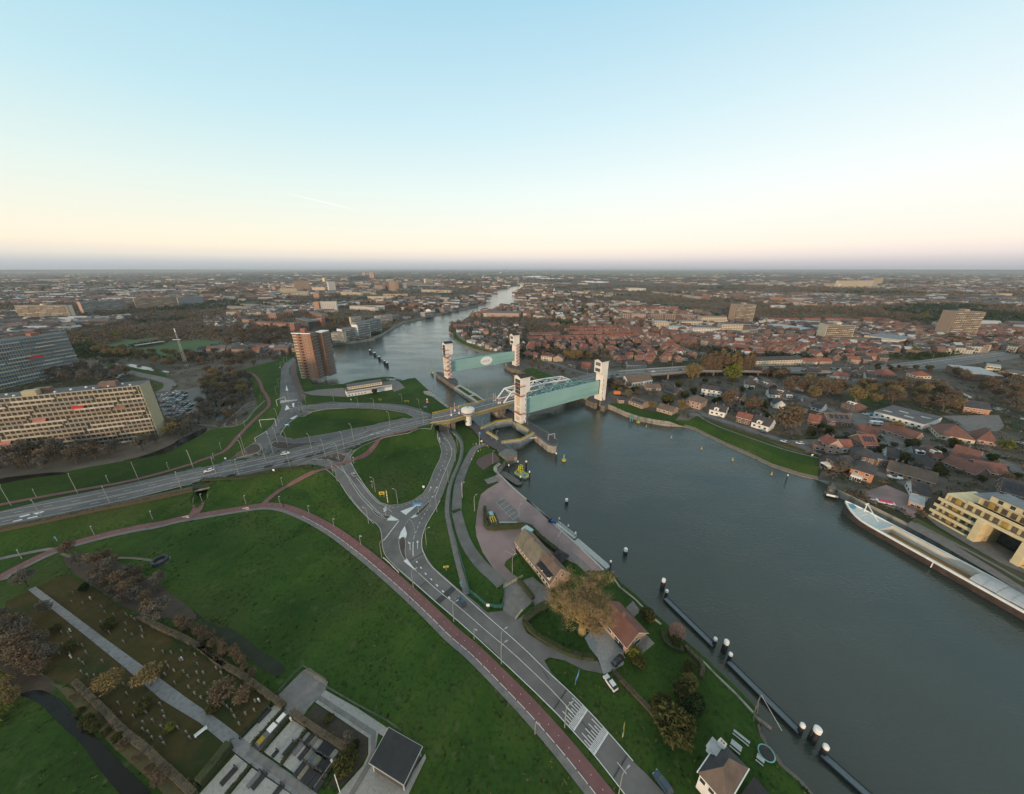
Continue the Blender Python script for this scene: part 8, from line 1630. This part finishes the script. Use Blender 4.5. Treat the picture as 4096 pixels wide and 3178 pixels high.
# raised barriers with red and white bands
for c, x, y, z, lb in (('g3',25,300,12,'first raised barrier at the lock bridge, left front'),('g3',92,215,12,'raised barrier at the lock bridge, far side'),('g3',175,265,12,'raised barrier right above the round tower'),('g1',1495,1565,12,'raised barrier before the truss, far left'),('g1',1535,1555,12,'raised barrier before the truss, second from left'),('g1',1605,1615,12,'raised barrier before the truss, third from left'),('g1',1642,1608,12,'raised barrier before the truss, nearest the tower')):
 a = atz(c, x, y, z); t = thing('road_barrier', lb, 'barrier', (*a, z)); mb = MB(); mb.box(-.5, .5, -.5, .5, 0, 1.1); mb.build('housing', MWS, t); mb = MB()
 for k in range(8): mb.box(-.11, .11, -.11, .11, 1.1+k*.65, 1.75+k*.65, k % 2)
 mb.build('boom', [MREDP, MWS], t)
a = at('d3', 415, 1400); t = thing('banded_pole', 'red and white banded pole in the bowl lawn', 'pole', (*a, hz(*a))); mb = MB(); [mb.box(-.13, .13, -.13, .13, k*.8, k*.8+.8, k % 2) for k in range(9)]; mb.build('shaft', [MYS, MWS], t)
for c, x, y, h, lb in (('g3',560,862,9.5,'white flagpole with a small flag by the lock'),('d3',1226,1340,9,'bare white flagpole beside the service road')):
 a = at(c, x, y); t = thing('flagpole', lb, 'flagpole', (*a, hz(*a))); mb = MB(); mb.tube([(0,0,0),(0,0,h)], [.1,.05], 6); mb.build('pole', MWS, t)
 if h > 9.2: mb = MB(); mb.face([(0,0,h-.2),(.9,.2,h-.4),(1.0,.1,h-1.9),(.1,0,h-1.6)]); mb.build('flag', MBLU, t)
a = at('d3', 846, 320); t = thing('display_buoy', 'red and white striped display buoy on the grass behind the blue sign', 'buoy', (*a, hz(*a)));
for i, (m, pr) in enumerate(((MREDP, [(.9,0),(1.1,.8),(1.0,1.6)]),(MWS, [(1.0,1.6),(.8,2.6)]),(MREDP, [(.8,2.6),(.55,3.6)]),(MWS, [(.55,3.6),(.3,4.6),(.01,5.2)]))): MB().lathe(pr, 12).build('band', m, t)
for i, (x, y) in enumerate(((1452,765),(1467,762),(1480,768),(1497,780),(1510,792),(1345,765),(1378,760),(1415,765),(1450,735),(1400,840),(1360,860),(1345,895),(1330,930),(1425,825))): a = at('d3', x, y); mb = MB(); mb.box(-.12, .12, -.12, .12, 0, .9); mb.build('bollard', MYS if i % 3 else MWS, None, (*a, hz(*a)), label='small pale bollard edging the service road turn', cat='bollard', group='bollards at the service road')
# ================================================================ mooring gear, pontoons, buoys
MWC2 = mat('white_cap', (.66,.66,.65), .6, scale=2, col2=(.78,.78,.77)); MPIL = mat('black_pile', (.016,.016,.019), .7, scale=2, col2=(.03,.03,.032))
def pile(lb, c, x, y, h, r_, cap=.9, name='mooring_pile', group=None, tri=False):
 r = r_*.86; a = atz(c, x, y, 0); t = thing(name, lb, 'mooring pile', (*a, -1), 0, group); n = 3 if tri else 1
 for k in range(n):
  ox, oy = (r*.62*math.cos(k*2.09), r*.62*math.sin(k*2.09)) if tri else (0, 0); rr = r*.62 if tri else r; MB().lathe([(rr,0),(rr,h-cap+1)], 14, (ox, oy)).build('pile', MPIL, t)
 MB().lathe([(r*1.04,h-cap+1),(r*1.04,h+.75),(r*.8,h+1),(.01,h+1.1)], 16).build('cap', MWC2, t); return t
for (c, x, y, h, r, tri, lb) in (('e4',1808,882,5.8,.75,1,'tall black mooring dolphin with white cap, upstream end of the row'),('e4',1846,946,3.6,.62,0,'white capped pile at the head of the first walkway'),('e6',385,212,3.6,.62,0,'white capped pile at the tail of the first walkway'),('e6',485,275,5.2,.8,1,'large black dolphin between first and second walkway'),('e6',535,365,3.6,.62,0,'white capped pile at the head of the second walkway'),
 ('e6',1240,1085,3.8,.66,0,'white capped pile at the tail of the second walkway'),('e6',1370,1165,5.4,.95,1,'largest black dolphin between second and third walkway'),('e6',1468,1300,3.8,.72,0,'white capped pile at the head of the third walkway'),('e4',1453,533,3.4,.85,1,'lone black and white dolphin in mid water, nearer one'),('e4',885,42,3.2,.85,1,'lone black and white dolphin in mid water, farther one'),
 ('g3',1118,1400,6,.35,0,'thin pile left of the yellow work vessel'),('g3',1290,1310,5.4,.35,0,'thin pile behind the yellow work vessel'),('g3',1446,1330,6,.6,0,'thick white capped pile with yellow board behind the work vessel'),('g3',1508,1530,6,.42,0,'thin pile right of the yellow work vessel'),('g3',1338,1580,4.5,.4,0,'thin pile at the corner of the grey raft'),('g3',2014,1130,4.6,.5,0,'white capped pile below the pier nose'),
 ('e4',813,235,3.5,.4,0,'white capped pile at the gangway, first'),('e4',900,305,3.5,.4,0,'white capped pile at the gangway, second'),('e4',970,375,3.5,.42,0,'white capped pile at the gangway, third'),('e4',1308,655,3.5,.42,0,'white capped pile at the pontoon end'),('d5',1212,1165,4.5,.3,0,'slender pile with white board near the grass bank'),
 ('g1',177,1010,4,.6,0,'pile beside the yellow buoy left of the river pier'),('g1',916,455,4,.5,0,'dark pile standing in the river beyond the far gate'),('c3',580,745,5,.5,0,'thin dark pile near the left bank bend')): pile(lb, c, x, y, h, r, .9 if not tri else 1.3, tri=bool(tri), name='mooring_dolphin' if tri else 'mooring_pile')
for i, (x, y) in enumerate(((222,1018),(272,1048),(322,1092),(382,1140),(408,1160))): pile('black dolphin with pale cap in the chain out on the wide river', 'c3', x, y, 5, 1.5, 1, 'mooring_dolphin', 'chain of dolphins on the wide river', True)
mb = MB(); P = pts('c3', '225,1012 272,1045 325,1088 382,1135', atz); [mb.beam((*a, 1.4), (*b, 1.4), 1.2, .5) for a, b in zip(P, P[1:])]; mb.build('mooring_walkway', MDK, label='dark beam linking the dolphins on the wide river', cat='walkway')
MWK = mat('blue_grey_walkway', (.085,.115,.135), .7, scale=1.5, col2=(.12,.15,.17))
for c, a, c2, b, lb in (('e4',(1842,952),'e6',(385,205),'first floating walkway between white capped piles, upstream'),('e6',(535,365),'e6',(1245,1070),'second floating walkway between white capped piles'),('e6',(1468,1290),'e6',(2040,1800),'third floating walkway running out of the frame')):
 A, B = atz(c, *a, .8), atz(c2, *b, .8); t = thing('floating_walkway', lb, 'walkway', (0,0,0)); mb = MB(); mb.beam((*A, .55), (*B, .55), 1.7, .5); mb.build('deck', MWK, t); d = Vector((B[0]-A[0], B[1]-A[1], 0)).normalized(); nx = Vector((-d.y, d.x, 0))
 for s_ in (-1, 1): mb = MB(); o_v = nx*s_*.95; mb.beam(Vector((*A, .65))+o_v, Vector((*B, .65))+o_v, .22, .7); mb.build('fender', MPIL, t)
A, B = atz('e4', 978, 385, 1), atz('e4', 1290, 655, 1); t = thing('pontoon', 'grey landing pontoon lying along the quay wall', 'pontoon', (0,0,0)); mb = MB(); mb.beam((*A, .6), (*B, .6), 2.6, .9); mb.build('deck', MATS['galvanised_steel'], t)
A, B = atz('e4', 795, 245, 3.5), atz('e4', 972, 375, 1.5); t = thing('gangway', 'white railed gangway from quay to pontoon', 'gangway', (0,0,0)); mb = MB(); mb.beam((*A, 4.1), (*B, 1.6), 1.6, .2); mb.build('deck', MATS['galvanised_steel'], t); d = Vector((B[0]-A[0], B[1]-A[1], 0)).normalized(); nx = Vector((-d.y, d.x, 0))*.8
for s_ in (-1, 1): railing('railing', [Vector((*A, 4.2))+nx*s_, Vector((*B, 1.7))+nx*s_], 1.2, MWS, t, 1.2, .05)
box_thing('outboard_stack', 'blue and black outboard gear standing on the quay edge', 'equipment', 'e4', 745, 225, .5, [('blue_barrel', mat('blue_plastic', (.02,.08,.32), .5), [(-.5,.5,-.5,.4,0,1.3),(.6,1.3,-1.2,-.4,0,1.1)]),('black_frame', MDK, [(-1.2,-.3,.6,1.4,0,1.8),(-.2,.6,.9,1.3,0,1.4)])])
def buoy(lb, c, x, y, r, base, top, h, name='buoy'):
 a = atz(c, x, y); t = thing(name, lb, 'buoy', (*a, -.1)); MB().lathe([(r,0),(r,r*.8),(r*.7,r*1.0),(.01,r)], 16).build('float', base, t); MB().lathe([(r*.42,r),(r*.38,h),(.01,h)], 12).build('tower', top, t); return t
MYB_ = mat('faded_yellow_buoy', (.42,.35,.10), .7); MGB = mat('green_buoy', (.12,.30,.28), .5)
for a in (('green topped yellow buoy below the pier nose','d4',425,938,1.3,MYS,MGB,4.2),('green topped yellow buoy along the bungalow bank','d4',1237,522,1.5,MYS,MGB,4.5),('small yellow marker buoy, first of the line from the left','d4',1323,570,.55,MYB_,MYB_,1.9),('small yellow marker buoy, second of the line from the left','d4',1598,688,.55,MYB_,MYB_,1.9),('small yellow marker buoy, third of the line from the left','d4',1927,812,.55,MYB_,MYB_,1.9),
 ('small yellow marker buoy, fourth of the line from the left','d5',628,935,.55,MYB_,MYB_,1.9),('small yellow marker buoy nearest the villas','d5',1053,1090,.55,MYB_,MYB_,1.9),('yellow conical buoy left of the river pier','g1',150,955,1.5,MYS,MYS,4.5)): buoy(*a)
a = atz('d4', 1150, 470, 3); t = thing('teal_post_frame', 'teal mooring frame on the quay by the bungalows', 'post frame', (*a, 0))
for k in range(2): mb = MB(); mb.box(k*1.6, k*1.6+.5, 0, .5, 0, 5.6); mb.box(k*1.6-.3, k*1.6+.8, -.1, .6, 3.2, 3.6); mb.build('post', MGB, t)
# yellow work vessel and raft
A, B = atz('g3', 1245, 1375, .8), atz('g3', 1465, 1475, .8); an = math.atan2(B[1]-A[1], B[0]-A[0]); L_ = math.dist(A, B); YV = thing('work_vessel', 'yellow work vessel with lattice frame near the lock head', 'vessel', (*A, 0), an); Yv = mat('lime_yellow_paint', (.50,.50,.04), .5); q = [(0,1.6),(1.4,2.6),(L_-1.4,2.6),(L_,1.6),(L_,-.8),(L_-1.4,-1.8),(1.4,-1.8),(0,-.8)]
mb = MB(); mb.prism(q, -.3, 1.0); mb.build('hull', MATS['galvanised_steel'], YV); qq = [(x*.97+.15, y*.9+.04) for x, y in q]
mb = MB()
for i in range(8): a_, b_ = q[i], q[(i+1)%8]; mb.beam((*a_, 1.1), (*b_, 1.1), .55, .45)
mb.build('bulwark', Yv, YV); mb = MB();
for sx in (2.4, 4.4):
 for sy in (-.8, 1.4): mb.beam((sx, sy, 1), (sx+(.4 if sx < 3 else -.4), sy, 6.2), .22)
for z in (2.4, 3.8, 5.2, 6.2): mb.beam((2.5,-.8,z),(4.3,-.8,z),.15); mb.beam((2.5,1.4,z),(4.3,1.4,z),.15); mb.beam((2.6,-.8,z),(2.6,1.4,z),.15); mb.beam((4.2,-.8,z),(4.2,1.4,z-.8),.15)
mb.build('lattice_frame', Yv, YV); mb = MB(); mb.box(L_*.68, L_*.82, -.4, 1, 1, 1.8); mb.build('engine_box', MGB, YV); mb = MB(); mb.box(.9, 2.0, .2, 1.2, 1, 3.4); mb.build('cabin', MREDS, YV)
A, B = atz('g3', 985, 1375, 1), atz('g3', 1335, 1600, 1); an = math.atan2(B[1]-A[1], B[0]-A[0]); L_ = math.dist(A, B); q = [(-.6,0),(0,1.7),(1.5,2.2),(L_-1.5,2.2),(L_,1.7),(L_+.6,0),(L_,-1.7),(L_-1.5,-2.2),(1.5,-2.2),(0,-1.7)]; t = thing('raft', 'weathered grey rounded raft moored at the quay', 'raft', (*A, 0), an); mb = MB(); mb.prism(q, -.4, .85); mb.build('hull', MPIL, t); mb = MB(); mb.prism([(x*.985+.1, y*.93) for x, y in q], .85, .98); mb.build('deck', mat('weathered_grey_deck', (.09,.085,.08), .95, scale=1.2, col2=(.17,.16,.15)), t)
# the barge
A, B = atz('e7', 640, 690), atz('e7', 1900, 1415); an = math.atan2(B[1]-A[1], B[0]-A[0]); ux, uy = math.cos(an), math.sin(an); T0 = atz('e7', 222, 335); s0 = (T0[0]-A[0])*ux+(T0[1]-A[1])*uy; O_ = (A[0]+ux*s0, A[1]+uy*s0); BG = thing('cargo_barge', 'long cargo barge with open rust coloured hold moored along the right quay', 'barge', (*O_, 0), an); Wd = 10.6; LB_ = 112
MHB_ = mat('barge_hull_brown', (.035,.028,.026), .75, scale=.5, col2=(.085,.060,.052)); second(MHB_, (.13,.10,.09), .9, .58, .72, .6, (.25,.25,2)); MPT = mat('pale_teal_deck', (.38,.44,.44), .6, scale=1, col2=(.48,.53,.53)); MHC = mat('hold_cream', (.46,.45,.40), .7, scale=.3, col2=(.58,.57,.52)); MHF = mat('hold_floor_ochre', (.20,.10,.025), .85, scale=.6, col2=(.30,.16,.05))
def hw_(x): return Wd/2*(1-max(0, 1-x/13)**2.2) if x < 13 else Wd/2
XS = [0,.6,1.5,3,5,7.5,10,13,LB_-6,LB_-2,LB_]; mb = MB(); yc = Wd/2
def zt(x): return 3.3+max(0, 1-x/12)**1.6*2.2
rows = [[(x, yc-hw_(x)*k_, z) for k_, z in ((.72,-1),(.9,.4),(1,zt(x)-.9),(1,zt(x)))] for x in XS]; sect(mb, rows); rows = [[(x, yc+hw_(x)*k_, z) for k_, z in ((1,zt(x)),(1,zt(x)-.9),(.9,.4),(.72,-1))] for x in XS]; sect(mb, rows); mb.build('hull', MHB_, BG)
mb = MB()
for s_ in (-1, 1):
 for a_, b_ in zip(XS[:9], XS[1:]): pa, pb_ = (a_, yc+s_*hw_(a_)*.99, zt(a_)+.1), (b_, yc+s_*hw_(b_)*.99, zt(b_)+.1); mb.beam(pa, pb_, .35, .8)
mb.build('bulwark', MWS, BG); mb = MB(); F0 = [x for x in XS if x <= 13]+[16.5]
for a_, b_ in zip(F0, F0[1:]): mb.face([(a_, yc-hw_(a_)*.97, zt(a_)+.06), (b_, yc-hw_(b_)*.97, zt(b_)+.06), (b_, yc+hw_(b_)*.97, zt(b_)+.06), (a_, yc+hw_(a_)*.97, zt(a_)+.06)])
mb.build('foredeck', MPT, BG); h0, h1, w0 = 16.5, LB_-14, 1.15
mb = MB(); mb.face([(16.5,0,3.3),(LB_,0,3.3),(LB_,w0,3.3),(16.5,w0,3.3)]); mb.face([(16.5,Wd-w0,3.3),(LB_,Wd-w0,3.3),(LB_,Wd,3.3),(16.5,Wd,3.3)]); mb.face([(h1,w0,3.3),(LB_,w0,3.3),(LB_,Wd-w0,3.3),(h1,Wd-w0,3.3)]); mb.build('side_deck', MPT, BG)
mb = MB()
for y_ in (w0, Wd-w0-.2): mb.box(h0, h1, y_, y_+.2, .2, 3.9 if y_ > 2 else 3.5)
mb.box(h0, h0+.2, w0, Wd-w0, .2, 3.9); mb.box(h1-.2, h1, w0, Wd-w0, .2, 3.9); mb.build('hold_coaming', MHC, BG); mb = MB(); mb.face([(h0,w0,.5),(h1,w0,.5),(h1,Wd-w0,.5),(h0,Wd-w0,.5)]); mb.build('hold_floor', MHF, BG)
MHT = mat('hatch_cover_grey', (.30,.32,.34), .5, scale=.6, col2=(.40,.42,.44))
for k in range(5):
 x0 = 43+k*3.2; mb = MB(); n = 8
 for i in range(n):
  a_, b_ = math.pi*i/n, math.pi*(i+1)/n; f = lambda w: (yc-math.cos(w)*(Wd/2-w0), 3.7+math.sin(w)*1.3+.12*(k % 2)); (ya, za), (yb_, zb) = f(a_), f(b_); mb.face([(x0,ya,za),(x0+3.15,ya,za),(x0+3.15,yb_,zb),(x0,yb_,zb)])
 mb.build('hatch_cover', MHT, BG)
mb = MB(); mb.beam((8,yc-2,zt(8)),(8,yc+2,zt(8)+.1),.2); mb.beam((6.5,yc+2.6,3.8),(6.5,yc+2.6,8.4),.3); mb.beam((6.5,yc+2.6,8.3),(13.5,yc-.6,4.6),.25); mb.beam((6.5,yc+1.2,8.4),(6.5,yc+3.6,8.4),.3); mb.build('crane_mast', MWS, BG); mb = MB(); mb.box(2.4, 4.2, yc-1.1, yc+.8, 4.6, 5.5); mb.build('anchor_winch', mat('winch_blue', (.05,.25,.36), .5), BG); mb = MB(); mb.box(34, 34.3, -.06, .05, .5, 3.3); mb.build('draft_mark', MWS, BG)
# quay side boats, jetty and garden things
box_thing('jetty', 'small wooden jetty with shed by the waterfront villas', 'jetty', 'd6', 75, 1262, -.5, [('deck', MATS['weathered_grey_deck'], [(-2,2.6,-2,2,1.2,1.5)]),('railing', MWS, [(-2,2.6,-2.05,-1.95,1.5,2.4)]),('shed', MDC, [(-.4,2.4,2,5,1.2,3.6)])], 0)
a = at('e6', 908, 1300); t = thing('trampoline', 'round trampoline with teal rim on the corner lawn', 'trampoline', (*a, LAND+.05)); MB().lathe([(1.75,.62),(1.5,.66)], 28).build('rim', MATS['green_buoy'], t); MB().lathe([(1.5,.6),(.01,.6)], 28).build('mat', MBLK, t)
for k in range(4): mb = MB(); mb.box(-.04, .04, -.04, .04, 0, .6); mb.build('leg', MDK, t, (1.6*math.cos(k*1.57), 1.6*math.sin(k*1.57), 0))
def table(lb, c, x, y, rz, L_, W_=.9, bench=True):
 a = at(c, x, y); t = thing('picnic_table', lb, 'picnic table', (*a, LAND), rz); mb = MB(); mb.box(-L_/2, L_/2, -W_/2, W_/2, .72, .78); mb.build('table_top', MATS['galvanised_steel'], t)
 for s_ in (-1, 1): mb = MB(); mb.box(-L_/2, L_/2, s_*(W_/2+.35)-.15, s_*(W_/2+.35)+.15, .42, .47); mb.build('bench_seat', MATS['galvanised_steel'], t); mb = MB(); mb.box(s_*L_*.35-.05, s_*L_*.35+.05, -W_/2, W_/2, 0, .72); mb.build('leg', MDK, t)
table('long grey double bench on the corner lawn', 'e6', 658, 1140, -.80, 3.4, .3); table('grey picnic table behind the corner house', 'e6', 605, 1230, -.80, 2.2, 1.0); table('white picnic table next to the trampoline', 'e6', 848, 1358, -.80, 1.5, .9)
# wooden derrick on the bank
a = at('e6', 785, 900); t = thing('derrick', 'old timber derrick frame leaning over the water wall', 'derrick', (*a, LAND)); mb = MB(); mb.beam((0,0,0),(2.6,2.4,3.6),.18); mb.beam((.8,0,0),(1.6,1.3,2.2),.14); mb.beam((-1,-1.4,0),(.8,.9,1.6),.14); mb.build('boom', MATS['weathered_grey_deck'], t); mb = MB(); mb.beam((2.6,2.4,3.6),(4.4,-3.6,.6),.05); mb.build('stay', MWS, t)
A, B = at('e6', 800, 900), at('e6', 950, 1075); mb = MB(); mb.beam((*A, 3), (*B, 3), .5, 1.2); mb.build('timber_beam', MATS['weathered_grey_deck'], label='timber beam along the shallow bank', cat='beam')
# lattice mast, skyline crane, church, pylons
a = at('c1', 2040, 1165); hm = topz('c1', 0, a[1], 790)-LAND; t = thing('radio_mast', 'white lattice floodlight mast beside the sports pitches', 'mast', (*a, LAND)); mb = MB()
for k in range(4):
 sx, sy = ((-1,-1),(1,-1),(1,1),(-1,1))[k]; mb.beam((sx*1.2,sy*1.2,0),(sx*.35,sy*.35,hm),.2)
 for j in range(12):
  r0, r1 = 1.2-.85*j/12, 1.2-.85*(j+1)/12; nx_, ny_ = ((1,-1),(1,1),(-1,1),(-1,-1))[k]; mb.beam((sx*r0,sy*r0,hm*j/12),(nx_*r1,ny_*r1,hm*(j+1)/12),.09)
mb.build('lattice', MATS['galvanised_steel'], t); mb = MB(); mb.box(-.3, .3, -.3, .3, hm, hm+4); mb.build('antenna', MWS, t); mb = MB(); mb.box(-6, 3, -.3, .3, hm*.78, hm*.79); mb.build('platform', MWS, t)
def tall(name, lb, cat, c, x, y0, y1, w, m, z=LAND): a = atz(c, x, y0, z); h = topz(c, 0, a[1], y1)-z; t = thing(name, lb, cat, (*a, z)); mb = MB(); mb.tube([(0,0,0),(0,0,h)], [w, w*.35], 6); mb.build('shaft', m, t); return t, h
for x, y0, y1, lb in ((1707,135,68,'left of two lattice pylons on the far horizon'),(2075,125,62,'right of two lattice pylons on the far horizon')):
 t, h = tall('pylon', lb, 'pylon', 'c3', x, y0, y1, 9, MATS['galvanised_steel']); mb = MB(); mb.box(-22, 22, -2, 2, h*.72, h*.75); mb.build('cross_arm', MATS['galvanised_steel'], t)
t, h = tall('chimney_mast', 'slender pale mast by the far river bend', 'mast', 'c3', 1833, 270, 190, 2.5, MATS['galvanised_steel']); t, h = tall('church', 'red church with pointed spire at the river bend', 'church', 'c3', 1440, 350, 268, 5, ROOF['dark']); mb = MB(); mb.box(-14, 14, -8, 8, 0, h*.22); mb.build('nave', WALL['red'], t)
t, h = tall('building_crane', 'orange building crane over the skyline', 'crane', 'c3', 300, 275, 218, 2.2, MORG); mb = MB(); mb.box(-12, 34, -.8, .8, h*.94, h); mb.build('jib', MORG, t)
t, h = tall('small_lighthouse', 'small white tower in the right bank trees', 'tower', 'c4', 317, 350, 312, 3, MWS);
# stand and goals of the sports ground
a, b = at('c1', 1500, 965), at('c1', 1810, 920); t = thing('grandstand', 'long pale roofed stand between the two pitches', 'stand', (*a, LAND), math.atan2(b[1]-a[1], b[0]-a[0])); w = math.dist(a, b); mb = MB(); mb.box(0, w, 0, 7, 3.6, 4.0); mb.build('roof', MATS['pale_teal_paint'] if 0 else ROOF['pale'], t); mb = MB(); mb.box(0, w, 4, 7, 0, 3.6); mb.build('wall', MDC, t)
# ================================================================ people
def person(lb, x, y, z, rz, top, legs, seated=False, group=None):
 J = [(0,0,.95),(0,0,1.25),(0,0,1.45),(0,.03,1.58),(0,.04,1.72),(.1,0,.9),(.11,.12,.5),(.11,-.02,.08),(-.1,0,.9),(-.11,-.12,.5),(-.11,.0,.08),(.2,0,1.4),(.26,-.06,1.12),(.24,.12,.9),(-.2,0,1.4),(-.26,.06,1.12),(-.24,-.1,.9),(.11,.16,.05),(-.11,.16,.05)]
 if seated: J[5:11] = [(.1,.05,.92),(.12,.36,.75),(.12,.30,.36),(-.1,.05,.92),(-.12,.40,.62),(-.12,.28,.22)]; J[11:17] = [(.2,.08,1.4),(.25,.32,1.25),(.2,.55,1.15),(-.2,.08,1.4),(-.25,.32,1.25),(-.2,.55,1.15)]; J[17:] = [(.12,.44,.32),(-.12,.42,.18)]
 E_ = [(0,1),(1,2),(2,3),(3,4),(0,5),(5,6),(6,7),(0,8),(8,9),(9,10),(2,11),(11,12),(12,13),(2,14),(14,15),(15,16),(7,17),(10,18)]; R_ = [.15,.16,.13,.06,.11,.09,.065,.05,.09,.065,.05,.07,.045,.035,.07,.045,.035,.04,.04]
 me = bpy.data.meshes.new('person'); me.from_pydata(J, E_, []); me.materials.append(top); o = obj('person', me, None, (x, y, z), rz, lb, 'person', group); md = o.modifiers.new('skin', 'SKIN'); md.use_smooth_shade = True
 for i, v in enumerate(me.skin_vertices[0].data): v.radius = (R_[i], R_[i]); v.use_root = i == 0
 o.modifiers.new('sub', 'SUBSURF').levels = 1; mb = MB(); mb.ball((0,.02,1.76), .10, 8); mb.build('hair', MDK, o)
 return o
def bicycle(lb, x, y, z, rz):
 t = thing('bicycle', lb, 'bicycle', (x, y, z), rz)
 for yy in (-.5, .55): mb = MB(); mb.tube([(.34*0, yy+.34*math.cos(k*math.pi/7), .34+.34*math.sin(k*math.pi/7)) for k in range(15)], .03, 4); mb.build('wheel', MDK, t)
 mb = MB(); mb.beam((0,-.5,.34),(0,-.1,.85),.05); mb.beam((0,-.1,.85),(0,.42,.85),.05); mb.beam((0,.42,.9),(0,.55,.34),.05); mb.beam((0,-.05,.35),(0,.42,.8),.05); mb.beam((0,-.5,.34),(0,-.05,.35),.05); mb.build('frame', MDK, t); mb = MB(); mb.beam((-.28,.4,1.05),(.28,.4,1.05),.04); mb.build('handlebar', MDK, t)
MBJ = mat('dark_jacket', (.015,.016,.02), .9); MBB = mat('blue_jacket', (.05,.10,.22), .9)
for c, x, y, rz, m, lb, ride in (('d2',1195,1285,2.0,MBJ,'cyclist in dark clothes on the red cycle path',1),('e3',680,1165,.9,MBB,'person in blue walking on the grey footpath',0),('d3',490,662,-1.3,MBJ,'cyclist in dark jacket on the path by the slip road, left',1),('d3',530,650,-1.3,MREDS,'cyclist in reddish jacket on the path by the slip road, right',1)):
 a = at(c, x, y); z = hz(*a)+.3
 if ride: bicycle(lb.replace('cyclist', 'bicycle ridden by the person'), *a, z, rz)
 person(lb.replace('cyclist', 'person cycling'), *a, z+(.05 if ride else 0), rz, m, m, bool(ride))
# ================================================================ haze
mb = MB(); mb.box(-14000, 14000, -450, 26000, -4, 150, 0, 0); hm_ = bpy.data.materials.new('haze'); hm_.use_nodes = True; t = hm_.node_tree; t.nodes.clear(); o_ = t.nodes.new('ShaderNodeOutputMaterial'); pv = t.nodes.new('ShaderNodeVolumePrincipled'); t.links.new(pv.outputs[0], o_.inputs['Volume'])
pv.inputs['Color'].default_value = (.80,.84,.90,1); pv.inputs['Density'].default_value = .000045; pv.inputs['Anisotropy'].default_value = .2
mb.build('haze', hm_, label='thin evening haze over the flat land', cat='haze', kind='stuff')
